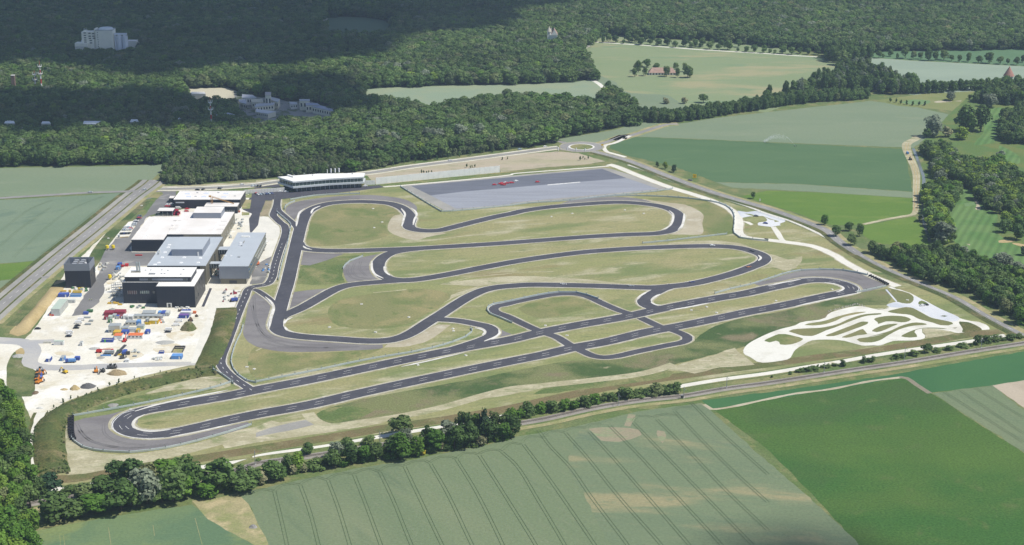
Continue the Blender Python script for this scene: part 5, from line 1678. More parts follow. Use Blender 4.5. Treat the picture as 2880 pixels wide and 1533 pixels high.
def make_crown(seed, n, shape='round', size=.085):
    """crown of leaf clumps: unit tree 1 m tall, 0.8 m wide; clumps sit on the shells of many lobes, gaps between them"""
    r = np.random.default_rng(seed)
    lobes = []
    if shape == 'round':
        k = r.integers(11, 16)
        for i in range(k):
            a, z = r.uniform(0, 2 * np.pi), r.uniform(.24, .90)
            rad = .27 * math.sin(math.pi * min(1, max(0.08, (z - .12) / .95))) ** .6 * r.uniform(.5, 1.1)
            lobes.append((rad * math.cos(a), rad * math.sin(a), z * .93, r.uniform(.10, .20)))
        lobes.append((0, 0, .62, .27))
        lobes.append((r.uniform(-.08, .08), r.uniform(-.08, .08), .80, .18))
    elif shape == 'tall':
        for i in range(13):
            a, z = r.uniform(0, 2 * np.pi), r.uniform(.18, .92)
            rad = .17 * r.uniform(.3, 1.1)
            lobes.append((rad * math.cos(a) * 1.3, rad * math.sin(a) * 1.3, z, r.uniform(.10, .17) * (1.25 - .5 * z)))
        lobes.append((0, 0, .5, .22))
    elif shape == 'cone':
        for i in range(16):
            z = .12 + .84 * (i / 15)
            a = r.uniform(0, 2 * np.pi)
            rr = .26 * (1 - z) + .03
            lobes.append((rr * .5 * math.cos(a), rr * .5 * math.sin(a), z, rr + .03))
    elif shape == 'bush':
        for i in range(12):
            a, z = r.uniform(0, 2 * np.pi), r.uniform(.15, .78)
            rad = .30 * r.uniform(.2, 1.1) * (1.1 - .5 * z)
            lobes.append((rad * math.cos(a), rad * math.sin(a), z, r.uniform(.12, .22)))
        lobes.append((0, 0, .4, .30))
    L = np.array(lobes)
    wt = L[:, 3] ** 2
    idx = r.choice(len(L), n, p=wt / wt.sum())
    d = r.normal(size=(n, 3))
    d[:, 2] += .25
    d /= np.linalg.norm(d, axis=1)[:, None]
    rad = L[idx, 3] * r.uniform(.78, 1.10, n)
    c = L[idx, :3] + d * rad[:, None] * np.array([1, 1, .85])
    c[:, 2] = np.clip(c[:, 2], .03, 1.0)
    nn = d + r.normal(size=(n, 3)) * .38 + np.array([0, 0, .25])
    nn /= np.linalg.norm(nn, axis=1)[:, None]
    up = r.normal(size=(n, 3))
    a = np.cross(nn, up)
    a /= np.linalg.norm(a, axis=1)[:, None]
    b = np.cross(nn, a)
    s = size * r.uniform(.55, 1.2, n)[:, None]
    q = np.stack([c - a * s * .5 - b * s * .3, c + a * s * .45 - b * s * .42 + nn * s * .1, c + a * s * .5 + b * s * .38, c - a * s * .38 + b * s * .5 - nn * s * .12], 1)
    v = q.reshape(-1, 3)
    f = np.arange(4 * n).reshape(n, 4)
    return v, f


def crown_mesh(name, seed, n, shape, m, size=.085):
    v, f = make_crown(seed, n, shape, size)
    me = bpy.data.meshes.new(name)
    me.from_pydata(v.tolist(), [], f.tolist())
    me.materials.append(m)
    me.update()
    return me


def trunk_mesh(name, seed, shape):
    r = random.Random(seed)
    mb = MB()
    top = {'round': .62, 'tall': .8, 'cone': .95, 'bush': .4}[shape]
    mb.tube((0, 0, -.01), (r.uniform(-.01, .01), r.uniform(-.01, .01), top * .5), .026, 6, .018)
    mb.tube((0, 0, top * .48), (r.uniform(-.03, .03), r.uniform(-.03, .03), top), .018, 5, .006)
    for i in range(4):
        a = i * 1.57 + r.uniform(-.4, .4)
        z = top * r.uniform(.42, .7)
        mb.tube((0, 0, z), (math.cos(a) * .2, math.sin(a) * .2, z + .16), .011, 4, .004)
    return mb.mesh(name, M_bark)


KINDS_ = {'mix': ('round', L_mix), 'deep': ('round', L_deep), 'fresh': ('round', L_fresh), 'grey': ('round', L_grey), 'yellow': ('round', L_yellow), 'tall': ('tall', L_deep), 'spruce': ('cone', L_dark),
          'bush': ('bush', L_mix), 'freshbush': ('bush', L_fresh), 'elder': ('bush', L_flower), 'goldbush': ('bush', L_gold), 'greytall': ('tall', L_grey), 'dark': ('round', L_dark), 'sage': ('round', L_sage), 'sagebush': ('bush', L_sage)}
CROWNS, TRUNKS = {}, {}
for ki, (k, (shp, m_)) in enumerate(KINDS_.items()):
    CROWNS[k] = [crown_mesh('crown', 100 * ki + i, 900 if shp != 'bush' else 560, shp, m_, .088 if shp != 'bush' else .11) for i in range(3 if k not in ('mix', 'deep') else 5)]
for shp in ('round', 'tall', 'cone', 'bush'):
    TRUNKS[shp] = [trunk_mesh('trunk', i, shp) for i in range(2)]
rt = random.Random(11)
TREE_AT = []


def tree(p, h, w, kind, label, group=None, name=None, cat=None):
    shp, _ = KINDS_[kind]
    name = name or {'bush': 'shrub', 'cone': 'spruce_tree'}.get(shp, 'tree')
    t = thing(name, label, cat or ('shrub' if shp == 'bush' else 'tree'), (p.x, p.y, 0), rt.uniform(0, 6.28), group)
    wk = {'round': .82, 'tall': .56, 'cone': .62, 'bush': .95}[shp]
    t.scale = (w / wk, w / wk, h)
    link('trunk', rt.choice(TRUNKS[shp]), t)
    link('crown', rt.choice(CROWNS[kind]), t)
    TREE_AT.append((p.x, p.y))
    return t


def px_tree(c, x, yb, yt, w, kind, label, group=None, inset=0.0, **k):
    """trunk foot at photo point (x, yb), top at yt, crown width w (all in zoomed pixels)"""
    p = at(c, x, yb)
    h = height(c, (x, yb), (x, yt))
    return tree(p, max(1.2, h), w * mpp(c, x, yb), kind, label, group, **k)


# ---- the belt along the railway, tree by tree (front of the picture)
G_belt = 'trees and shrubs along the railway'
BELT = [('D0', 470, 885, 700, 200, 'dark', 'dark spiky evergreen beside the bend of the white gravel lane at lower left'), ('D0', 665, 865, 780, 160, 'bush', 'low broad shrub right of the dark evergreen by the gravel lane'),
        ('D0', 540, 1135, 895, 270, 'mix', ''), ('D0', 740, 1095, 940, 230, 'mix', ''), ('D0', 930, 1065, 885, 250, 'fresh', ''), ('D0', 820, 960, 800, 190, 'mix', ''), ('D0', 990, 920, 720, 220, 'deep', ''), ('D0', 1170, 1035, 750, 280, 'deep', ''),
        ('D0', 1120, 790, 570, 190, 'deep', ''), ('D0', 1285, 800, 530, 240, 'deep', ''), ('D0', 1270, 1000, 830, 200, 'mix', ''), ('D0', 1420, 975, 640, 250, 'grey', 'blue-green leaved tree in the middle of the dense belt at lower left'), ('D0', 1560, 960, 740, 220, 'deep', ''), ('D0', 1670, 945, 640, 250, 'mix', ''),
        ('D0', 1500, 850, 580, 230, 'mix', ''), ('D0', 1620, 830, 545, 230, 'fresh', ''), ('D0', 1770, 910, 700, 220, 'fresh', ''), ('D0', 1750, 780, 540, 230, 'mix', ''), ('D0', 1870, 870, 580, 190, 'deep', ''), ('D0', 1990, 918, 780, 190, 'freshbush', 'round yellow-green bush at the corner of the stubble triangle'),
        ('D0', 2110, 860, 560, 210, 'tall', 'thin tree showing its pale trunk above the stubble triangle'), ('D0', 2190, 800, 610, 150, 'deep', ''), ('D0', 2350, 845, 700, 220, 'mix', ''), ('D0', 2320, 730, 610, 120, 'bush', ''), ('D0', 2445, 800, 640, 140, 'mix', ''),
        ('D1', 45, 775, 650, 170, 'elder', ''), ('D1', 150, 745, 570, 190, 'deep', ''), ('D1', 235, 735, 600, 130, 'deep', ''), ('D1', 310, 670, 505, 130, 'mix', ''), ('D1', 395, 655, 490, 160, 'fresh', ''), ('D1', 365, 685, 590, 85, 'elder', 'cream-flowering bush left of the second cream-flowering bush'), ('D1', 455, 668, 580, 95, 'elder', 'cream-flowering bush close to the field edge below the railway'),
        ('D1', 560, 645, 535, 170, 'bush', ''), ('D1', 490, 492, 390, 85, 'tall', 'small lone tree on the edge of the white gravel lane'), ('D1', 745, 625, 460, 155, 'mix', ''), ('D1', 790, 540, 380, 140, 'grey', ''), ('D1', 880, 500, 345, 140, 'mix', ''), ('D1', 920, 585, 395, 165, 'deep', ''), ('D1', 845, 612, 540, 90, 'freshbush', ''),
        ('D1', 1035, 570, 420, 140, 'fresh', ''), ('D1', 1155, 555, 390, 140, 'mix', ''), ('D1', 1075, 405, 305, 140, 'bush', 'dark low shrub on the far side of the railway beside the white lane'), ('D1', 1260, 545, 480, 95, 'freshbush', ''), ('D1', 1300, 500, 330, 150, 'deep', ''), ('D1', 1405, 320, 130, 210, 'mix', 'tall round-topped tree standing higher than the belt in front of the white lane'),
        ('D1', 1350, 420, 290, 120, 'grey', ''), ('D1', 1450, 400, 250, 120, 'grey', ''), ('D1', 1400, 548, 310, 210, 'fresh', ''), ('D1', 1545, 515, 325, 140, 'fresh', ''), ('D1', 1615, 503, 455, 50, 'goldbush', 'tiny golden-yellow bush at the edge of the wheat'), ('D1', 1640, 465, 230, 85, 'tall', ''), ('D1', 1740, 465, 260, 180, 'fresh', ''),
        ('D1', 1800, 462, 380, 75, 'elder', 'small cream-flowering bush at the foot of the belt in the middle'), ('D1', 1870, 440, 355, 95, 'freshbush', ''), ('D1', 1880, 390, 160, 140, 'greytall', ''), ('D1', 1915, 445, 230, 170, 'deep', ''), ('D1', 2010, 330, 85, 150, 'deep', ''), ('D1', 2050, 425, 190, 180, 'deep', ''), ('D1', 2130, 300, 110, 130, 'fresh', ''),
        ('D1', 2195, 330, 50, 130, 'spruce', 'pointed dark conifer topping the middle of the belt'), ('D1', 2180, 415, 310, 115, 'elder', 'broad cream-flowering bush under the pointed conifer'), ('D1', 2270, 380, 170, 170, 'deep', ''), ('D1', 2300, 300, 90, 100, 'mix', ''), ('D1', 2380, 355, 200, 160, 'fresh', ''), ('D1', 2410, 300, 110, 130, 'mix', ''), ('D1', 2470, 330, 120, 150, 'deep', ''), ('D1', 25, 560, 540, 60, 'bush', '')]
belt_names = {'mix': 'mid-green tree', 'deep': 'dark green tree', 'fresh': 'light green tree', 'grey': 'grey-green tree', 'bush': 'green shrub', 'freshbush': 'light green shrub', 'elder': 'cream-flowering bush', 'tall': 'slender dark tree', 'greytall': 'slender grey-green tree', 'dark': 'dark evergreen'}
for c, x, yb, yt, w, k, lab in BELT:
    lab2 = lab or (belt_names[k] + (' in the dense left part of the belt along the railway' if c == 'D0' else ' in the loose middle part of the belt along the railway'))
    px_tree(c, x, yb, yt - (15 if k in ('mix', 'deep', 'fresh') else 5), w * (1.4 if c == 'D0' else 1.25), k, lab2, None if lab else G_belt)
G_hedge = 'bushes of the hedge along the railway'
for i, (x, yb, yt, w) in enumerate([(-20, 1320, 1180, 130), (60, 1285, 1190, 120), (170, 1265, 1110, 130), (280, 1240, 1130, 110), (380, 1225, 1110, 130), (500, 1215, 1090, 115), (600, 1195, 1110, 110), (700, 1172, 1060, 115), (790, 1148, 1060, 115), (880, 1126, 1060, 100), (960, 1114, 1040, 105), (1090, 1092, 985, 150), (1200, 1082, 1020, 120), (1300, 1066, 1000, 115), (1410, 1064, 945, 145), (1500, 1052, 980, 120), (1565, 1045, 930, 120)]):
    px_tree('C2', x, yb, yt - 8, w * 1.35, ('freshbush', 'freshbush', 'bush', 'freshbush', 'bush')[i % 5] if i < 9 else 'bush', 'light green bush at the left end of the railway hedge' if i in (0, 1, 3) else 'dense green bush in the hedge on the far side of the railway', G_hedge)
for x, yb, yt, w, k, lab in [(35, 900, 865, 28, 'bush', ''), (300, 845, 808, 80, 'bush', ''), (380, 833, 790, 105, 'bush', ''), (455, 822, 778, 100, 'bush', ''), (565, 803, 772, 85, 'bush', ''), (640, 785, 755, 60, 'bush', ''), (722, 790, 725, 45, 'tall', 'narrow upright bush between two catenary poles beside the white lane'), (925, 757, 690, 65, 'bush', ''), (990, 748, 688, 85, 'bush', ''), (1230, 712, 655, 90, 'bush', ''),
                             (1285, 705, 662, 70, 'bush', ''), (1410, 686, 620, 105, 'bush', ''), (1532, 660, 565, 95, 'mix', 'round tree standing above the low hedge by the fourth catenary pole'), (1640, 650, 600, 90, 'bush', ''), (1740, 632, 578, 100, 'bush', ''), (1870, 606, 556, 110, 'bush', ''), (2020, 585, 482, 75, 'mix', 'round tree left of the last catenary pole on the right'), (2110, 556, 478, 105, 'bush', ''), (2190, 545, 490, 105, 'bush', ''), (2330, 530, 462, 120, 'bush', ''), (2420, 510, 470, 90, 'bush', '')]:
    px_tree('C3', x, yb, yt, w * 1.2, k, lab or 'low green bush between the railway and the white gravel lane', None if lab else G_hedge)

# ---- single trees that can be told apart
SINGLE = [('B2', 1400, 240, 182, 40, 'deep', 'small dark tree, left of the yellowish one beside the main road'), ('B2', 1478, 258, 185, 55, 'yellow', 'small yellow-green tree beside the main road'), ('B2', 1560, 290, 212, 62, 'dark', 'dark round tree right of the yellowish one beside the main road'),
          ('B2', 2325, 545, 475, 58, 'mix', 'lone small tree beside the main road below the yellow sign'), ('B3', 540, 797, 690, 88, 'fresh', 'lone open-crowned tree where the main road meets the farm track'),
          ('B3', 650, 905, 795, 108, 'deep', 'round tree at the end of the main road, first of the wood'), ('B3', 780, 855, 763, 98, 'deep', 'round tree left of the tall-stemmed one by the bright meadow'), ('B3', 885, 905, 778, 92, 'deep', 'tall-stemmed round tree alone in the bright meadow'),
          ('A3', 170, 918, 842, 75, 'mix', 'dark small tree standing before the big far field'), ('A3', 720, 628, 478, 165, 'mix', 'large spreading tree at the far end of the belt'), ('A3', 1760, 968, 878, 115, 'grey', 'round grey-green tree on the dry pasture'), ('A3', 1945, 955, 908, 45, 'deep', 'small round bushy tree near the edge of the golf course'),
          ('A3', 2145, 1035, 895, 155, 'grey', 'pale rounded willow on the golf course before the spruces'), ('A3', 1900, 1270, 995, 230, 'deep', 'left half of the big dark tree pair on the golf course'), ('A3', 2050, 1265, 1000, 190, 'deep', 'right half of the big dark tree pair on the golf course'), ('A3', 1900, 1260, 1140, 160, 'fresh', 'green tree in front of the big dark pair'),
          ('A3', 1870, 1345, 1215, 150, 'yellow', 'yellow-green rounded tree below the big dark pair'), ('A3', 1600, 1320, 1100, 190, 'grey', 'tall grey-green tree at the field corner by the golf course'), ('A3', 1730, 1320, 1200, 130, 'elder', 'brownish flowering tree beside the yellow-green one'), ('A3', 1530, 1330, 1230, 90, 'deep', 'dark tree at the very corner of the pale field'),
          ('B3', 2270, 868, 735, 130, 'deep', 'round tree casting shade on the fairway, right of the mown stripes'), ('B3', 2395, 940, 785, 150, 'deep', 'round tree below the first shade tree by the sand bunkers'), ('B3', 1465, 752, 700, 55, 'deep', 'small round bush by the stream'), ('B3', 2460, 1090, 1000, 90, 'dark', 'dark tree cut by the right edge beside the fairway'),
          ('A2', 820, 775, 698, 75, 'deep', 'small round tree left of the pale curved track'), ('A2', 930, 855, 772, 75, 'deep', 'small round tree right of the pale curved track'), ('A2', 955, 900, 852, 70, 'mix', 'low bush at the foot of the pale curved track'),
          ('A2', 1485, 1000, 938, 90, 'elder', 'pale rounded crown above the hedge, leftmost of three'), ('A2', 1665, 1000, 930, 80, 'elder', 'pale crown above the hedge, middle of three'), ('A2', 1845, 990, 902, 105, 'mix', 'round crown above the hedge, rightmost of three'),
          ('B1', 935, 285, 165, 170, 'fresh', 'broad bright green tree behind the flags at the edge of the wood')]
for s in SINGLE:
    px_tree(*s)
for i, (x, yb, yt, w, k) in enumerate([(855, 420, 150, 300, 'deep'), (570, 520, 270, 330, 'mix'), (600, 570, 190, 200, 'deep'), (480, 710, 430, 190, 'mix'), (800, 680, 395, 190, 'deep'), (1150, 500, 285, 250, 'mix'), (1445, 705, 370, 270, 'mix'), (1715, 480, 275, 200, 'mix'), (1770, 735, 420, 170, 'mix'), (2080, 740, 345, 300, 'deep'), (1990, 560, 275, 180, 'mix'), (2180, 720, 430, 170, 'mix')]):
    px_tree('FM', x, yb, yt, w, k, ['tall dark tree behind the left end of the barn', 'broad pale-topped tree left of the barn', 'tree behind the left-hand group by the barn', 'front left tree at the outer edge of the barn group', 'tree just left of the red barn roof', 'round tree rising behind the barn roof', 'tree standing before the middle of the barn', 'slanting tree behind the right end of the barn', 'tree before the right end of the barn', 'largest dark tree right of the barn', 'smaller tree behind the large one right of the barn', 'outer right tree of the barn group'][i])

# ---- avenues of field trees
G_av = 'avenue trees along the far farm track'
AV = [(878, 410, 345, 42), (932, 408, 318, 58), (998, 410, 335, 62), (1075, 420, 378, 38), (1118, 405, 308, 78), (1155, 408, 360, 40), (1195, 415, 325, 58), (1248, 430, 355, 75), (1290, 400, 318, 50), (1330, 432, 370, 50), (1355, 405, 320, 60), (1408, 442, 368, 66), (1495, 438, 355, 72), (1575, 455, 390, 60), (1675, 448, 345, 78), (1730, 460, 405, 48), (1765, 455, 372, 58), (1812, 462, 412, 36), (1840, 452, 360, 62), (1905, 474, 398, 70), (1925, 440, 370, 50), (1985, 480, 420, 58), (2015, 450, 378, 62), (2080, 482, 378, 85), (2180, 455, 372, 58), (2176, 495, 460, 32), (2258, 500, 442, 55), (2340, 505, 428, 56), (2430, 510, 428, 52)]
for x, yb, yt, w in AV:
    px_tree('A2', x, yb, yt, w * 1.2, rt.choice(('deep', 'deep', 'mix')), 'round dark tree in the avenue beyond the farm field', G_av)
for x, yb, yt, w in [(18, 510, 470, 36), (65, 518, 476, 32), (138, 518, 435, 75), (225, 525, 445, 68), (305, 520, 450, 60), (392, 528, 460, 52), (480, 530, 440, 60)]:
    px_tree('A3', x, yb, yt, w * 1.2, 'deep', 'round dark tree in the avenue beyond the farm field', G_av)
G_av2 = 'field trees along the pale blue field'
for x, yb, yt, w in [(1068, 560, 482, 75), (1110, 555, 515, 36), (1182, 545, 468, 62), (1248, 568, 508, 34), (1322, 565, 445, 92), (1400, 572, 490, 66), (1468, 570, 500, 62), (1545, 585, 460, 88), (1612, 582, 490, 76), (1695, 580, 478, 92), (1768, 590, 525, 62), (1845, 600, 525, 58), (1930, 598, 500, 66), (2030, 608, 532, 78), (2130, 612, 500, 105), (2238, 620, 540, 80), (2310, 622, 560, 48), (2398, 628, 545, 70), (2455, 600, 525, 60), (2540, 632, 540, 80), (2620, 635, 560, 70)]:
    px_tree('A3', x, yb, yt, w, rt.choice(('deep', 'mix')), 'round tree in the row between the two right-hand far fields', G_av2)

# ---- fill whole woods tree by tree
def scatter(poly, step, seed=1, avoid=0.0):
    r = np.random.default_rng(seed)
    P = np.array([(p.x, p.y) for p in poly])
    x0, y0 = P.min(0)
    x1, y1 = P.max(0)
    gx, gy = np.meshgrid(np.arange(x0, x1, step), np.arange(y0, y1, step * .87))
    gx = gx + (np.arange(gx.shape[0]) % 2)[:, None] * step / 2
    Q = np.stack([gx.ravel(), gy.ravel()], 1) + r.uniform(-.36, .36, (gx.size, 2)) * step
    return Q[inside(P, Q)]


def wood(poly, step, hs, ws, kinds, label, group, seed=1, **k):
    pts = scatter(path(poly) if isinstance(poly, str) else poly, step, seed)
    r = random.Random(seed)
    for x, y in pts:
        kk = r.choice(kinds)
        h = r.uniform(*hs)
        tree(Vector((x, y, 0)), h, r.uniform(*ws), kk, label[kk] if isinstance(label, dict) else label, group)
    return len(pts)


G_lw = 'trees of the wood at the lower left corner'
lw = {k: '%s in the bright wood at the lower left corner' % belt_names.get(k, 'tree') for k in ('fresh', 'mix', 'deep')}
n1 = wood('C0 -260,1130 0,1130 150,1180 190,1230 200,1371 D0 225,330 260,480 290,650 320,790 370,900 420,1000 410,1110 330,1150 330,1260 355,1420 350,1600 -300,1600 -300,300', 9.0, (13, 18), (10, 13), ('fresh', 'fresh', 'mix', 'fresh'), lw, G_lw, 3)
RIGHT_WOOD = ['B3 770,985 860,1000 1000,1065 1200,1080 1400,1090 1560,1080 1700,1075 1850,1130 2050,1180 2200,1260 2468,1371 C3 2700,120 2700,420 2468,430 2350,330 2180,240 2060,160 1960,90 1800,60 1640,20 B3 1560,1371 1440,1310 1240,1200 1080,1130 880,1040']
COPSES = ['B3 1490,130 1640,60 1780,120 1830,220 2000,230 2180,240 2240,200 2300,300 2468,440 2600,500 2600,700 2468,700 2230,705 2100,640 2010,560 1990,470 1880,440 1800,420 1740,380 1660,400 1570,300 1600,220', 'B3 1500,500 1600,440 1720,460 1830,440 1840,560 1750,640 1720,760 1650,810 1760,830 1790,960 1680,1010 1580,960 1570,830 1540,720 1520,600', 'B3 2240,790 2340,780 2468,760 2600,740 2600,900 2468,880 2350,850']
SPRUCES = ['A3 1990,1000 2200,1010 2468,1025 2650,1040 2650,860 2468,905 2200,920 2050,925', 'A3 2270,1190 2330,1100 2468,1080 2650,1080 2650,1400 2468,1400 2330,1390 2230,1340 2240,1260']
px_tree('B3', 1690, 975, 758, 215, 'grey', 'large silver-grey willow hugging the left side of the fairway')
px_tree('B3', 1870, 1120, 1010, 170, 'grey', 'silver-grey willow in the wood below the fairway')
px_tree('B3', 2260, 1240, 1060, 220, 'grey', 'wide silver-grey willow at the lower end of the fairway')
px_tree('B3', 2420, 1290, 1150, 170, 'grey', 'silver-grey willow at the right edge below the fairway')

# young staked trees
M_stake = mat('stake', (.30, .24, .15), .9)
G_y = 'young staked trees'
for c, pts, lab in (('C0', [(460, 1240, 1215), (520, 1195, 1158), (610, 1140, 1095), (683, 1105, 1068), (943, 1018, 988), (1058, 980, 938), (1147, 950, 905), (1297, 910, 880), (1545, 852, 825)], 'young staked tree on the edge of the white works yard'),
                    ('B1', [(1598, 303, 263), (1618, 300, 268), (1645, 310, 275), (1665, 298, 270), (1693, 300, 268), (2032, 245, 205), (2065, 252, 222), (2083, 248, 218), (2110, 245, 212), (2375, 172, 140), (2425, 165, 138)], 'young staked tree on the sandy strip'),
                    ('B2', [(655, 175, 130), (685, 160, 128), (703, 170, 145), (735, 165, 128)], 'young staked tree near the roundabout flags')):
    for x, yb, yt in pts:
        p = at(c, x, yb)
        h = height(c, (x, yb), (x, yt))
        t = tree(p, h, h * .36, 'tall', lab, G_y, 'sapling', 'sapling')
        MB().tube((.06, .0, 0), (.06, 0, .5), .012, 4).build('stake', M_stake, t)
for i in range(13):
    x = 1110 + i * 106
    y = 250 - (x - 1110) * .127
    p = at('B1', x, y)
    t = tree(p, 5.5, 2.0, 'tall', 'young street tree along the northern road', 'young street trees of the northern road', 'sapling', 'sapling')
for i in range(7):
    x = 1100 + i * 12 if i < 3 else 1180 + i * 15
    p = at('A3', (1180, 1238, 1278, 1335, 1395, 1455, 1512)[i], (985, 990, 1003, 1010, 1018, 1018, 1018)[i])
    tree(p, 6, 2.6, 'tall', 'young tree in the row on the dry pasture', 'young trees in the pasture row', 'sapling', 'sapling')

# ---- the forest and the belts: one mass, instanced
def wood_stuff(name, pts, heights, widths, kinds_w, seed=1, per=4):
    r = np.random.default_rng(seed)
    n = len(pts)
    col = bpy.data.collections.new(name + '_kinds')
    ks = list(kinds_w)
    objs = []
    for k in ks:
        for me in CROWNS[k]:
            o = bpy.data.objects.new('kind_%02d_%s' % (len(objs), k), me)
            col.objects.link(o)
            objs.append(k)
    w = np.array([kinds_w[k] / len(CROWNS[k]) for k in objs])
    idx = r.choice(len(objs), n, p=w / w.sum())
    hh = r.uniform(*heights, n)
    ww = r.uniform(*widths, n)
    shp = {'round': .82, 'tall': .60, 'cone': .62, 'bush': .95}
    wk = np.array([shp[KINDS_[k][0]] for k in objs])[idx]
    ww = np.where(wk == .62, ww * .7, ww)
    me = bpy.data.meshes.new(name)
    me.vertices.add(n)
    co = np.zeros((n, 3), np.float32)
    co[:, :2] = pts
    co[:, 2] = -1.5
    me.vertices.foreach_set('co', co.ravel())
    a = me.attributes.new('scl', 'FLOAT_VECTOR', 'POINT')
    a.data.foreach_set('vector', np.stack([ww / wk, ww / wk, hh + 1.5], 1).astype(np.float32).ravel())
    a = me.attributes.new('turn', 'FLOAT', 'POINT')
    a.data.foreach_set('value', r.uniform(0, 6.28, n).astype(np.float32))
    a = me.attributes.new('pick', 'INT', 'POINT')
    a.data.foreach_set('value', idx.astype(np.int32))
    me.update()
    o = link(name, me)
    ng = bpy.data.node_groups.new(name, 'GeometryNodeTree')
    ng.interface.new_socket('Geometry', in_out='INPUT', socket_type='NodeSocketGeometry')
    ng.interface.new_socket('Geometry', in_out='OUTPUT', socket_type='NodeSocketGeometry')
    N = ng.nodes.new
    gi, go = N('NodeGroupInput'), N('NodeGroupOutput')
    ci = N('GeometryNodeCollectionInfo')
    ci.inputs['Collection'].default_value = col
    ci.inputs['Separate Children'].default_value = True
    ci.inputs['Reset Children'].default_value = True
    iop = N('GeometryNodeInstanceOnPoints')
    iop.inputs['Pick Instance'].default_value = True

    def attr(nm, ty):
        q = N('GeometryNodeInputNamedAttribute')
        q.data_type = ty
        q.inputs['Name'].default_value = nm
        return q.outputs['Attribute']
    cx = N('ShaderNodeCombineXYZ')
    ng.links.new(attr('turn', 'FLOAT'), cx.inputs['Z'])
    ng.links.new(gi.outputs[0], iop.inputs['Points'])
    ng.links.new(ci.outputs[0], iop.inputs['Instance'])
    ng.links.new(attr('pick', 'INT'), iop.inputs['Instance Index'])
    ng.links.new(cx.outputs[0], iop.inputs['Rotation'])
    ng.links.new(attr('scl', 'FLOAT_VECTOR'), iop.inputs['Scale'])
    ng.links.new(iop.outputs[0], go.inputs[0])
    md = o.modifiers.new('trees', 'NODES')
    md.node_group = ng
    o['kind'] = 'stuff'
    return o


def mass(polys, step, hs, ws, kw, seed):
    pts = np.concatenate([scatter(path(q), step, seed + i) for i, q in enumerate(polys)])
    return wood_stuff('wood', pts, hs, ws, kw, seed)
mass(RIGHT_WOOD, 8.5, (10, 14.5), (9, 13.5), {'deep': 4, 'mix': 3, 'fresh': 2}, 5)
mass(COPSES, 8.0, (11, 16), (11, 16), {'deep': 4, 'mix': 3, 'fresh': 1.6, 'yellow': 2.4, 'grey': .8}, 6)
mass(SPRUCES, 8.0, (12, 18), (10, 15), {'deep': 4, 'mix': 2, 'spruce': 2, 'fresh': .6}, 9)


def keep_out(P, zones, grow=0.0):
    ok = np.ones(len(P), bool)
    for z in zones:
        ok &= ~inside([(p.x, p.y) for p in z], P)
    return ok


def off_objects(P, boxes):
    ok = np.ones(len(P), bool)
    for x, y, r_ in boxes:
        ok &= (P[:, 0] - x) ** 2 + (P[:, 1] - y) ** 2 > r_ * r_
    return ok


P = scatter(FOREST, 11.2, 21)
sb = at('SI', 1250, 975)
keep_sites = [(sb.x + dx, sb.y + dy, 13) for dx in range(-38, 40, 9) for dy in (0, 10, 20)]
for c, x, y, z, r_ in (('SI', 2100, 800, 0, 12), ('CH', 950, 770, 17, 15), ('CH', 820, 800, 17, 11), ('A0', 398, 812, 14, 5), ('A0', 340, 808, 14, 5), ('A0', 2036, 1140, 14, 5), ('A0', 132, 815, 14, 6), ('CH', 1150, 960, 12, 8)):
    q = at(c, x, y, z)
    keep_sites.append((q.x, q.y, r_))
for X0, X1, Y in ((40, 145, 1180), (395, 490, 1183), (795, 995, 1182), (1250, 1340, 1165), (1710, 1780, 1148), (2085, 2265, 1110)):
    for X in np.arange(X0, X1 + 1, 18):
        q = at('A0', X, Y, 12)
        keep_sites.append((q.x, q.y - 2, 9))
for c, x, y, r_ in (('B0', 1770, 380, 7), ('B0', 2010, 260, 9), ('B0', 2080, 215, 9), ('B1', 960, 90, 12), ('B1', 1080, 90, 10)):
    q = at(c, x, y, 6)
    keep_sites.append((q.x, q.y, r_))
P = P[keep_out(P, [K2, K3, K4, K5])]
P = P[off_objects(P, keep_sites)]
# the low scrub between the road and the wood is shorter
scrub = path('B0 1420,560 1560,330 1640,200 1900,100 2200,150 2468,200 B1 300,200 700,140 900,180 1060,240 1500,190 2000,100 2468,60 2468,130 1060,310 300,380 B0 2468,420 1900,430')
sc = inside([(p.x, p.y) for p in scrub], P)
near = ~sc & (P[:, 1] < 1650)
far = ~sc & ~near
forest = wood_stuff('forest', P[far], (13, 18.5), (15, 21), {'mix': 7, 'deep': 5, 'grey': .25, 'fresh': .5, 'yellow': .05, 'tall': .4, 'spruce': .4, 'sage': 1.6}, 31)
wood_stuff('forest', P[near], (12, 18.5), (13, 19), {'mix': 5, 'deep': 6, 'grey': .35, 'fresh': .5, 'tall': 1.0, 'spruce': .2}, 32)
S = scatter(scrub, 6.0, 22)
S = S[inside([(p.x, p.y) for p in FOREST], S)]
S = S[off_objects(S, keep_sites)]
wood_stuff('roadside_wood', S, (6, 11.5), (6, 9.5), {'mix': 4, 'sage': 4, 'fresh': .6, 'sagebush': 3, 'grey': .4}, 33)
# silvery willows along the near wood
for i, (c, x, yb, yt, w) in enumerate([('A1', 1220, 1420, 1240, 180), ('A1', 1360, 1430, 1280, 130), ('A1', 1650, 1400, 1215, 170), ('A1', 1760, 1400, 1230, 170), ('A1', 1980, 1380, 1185, 190), ('A1', 2140, 1370, 1178, 170), ('A1', 820, 1460, 1330, 90), ('A1', 620, 1450, 1320, 120)]):
    px_tree(c, x, yb, yt, w, 'grey', ['silver-grey willow, leftmost of the pale group before the near wood', 'lower silver-grey willow second in the pale group', 'silver-grey willow in the middle of the pale group', 'silver-grey willow just right of the middle of the pale group', 'tall silver-grey willow second from the right of the pale group', 'silver-grey willow at the right end of the pale group', 'small pale willow left of the pale group', 'pale rounded willow farthest left before the near wood'][i])
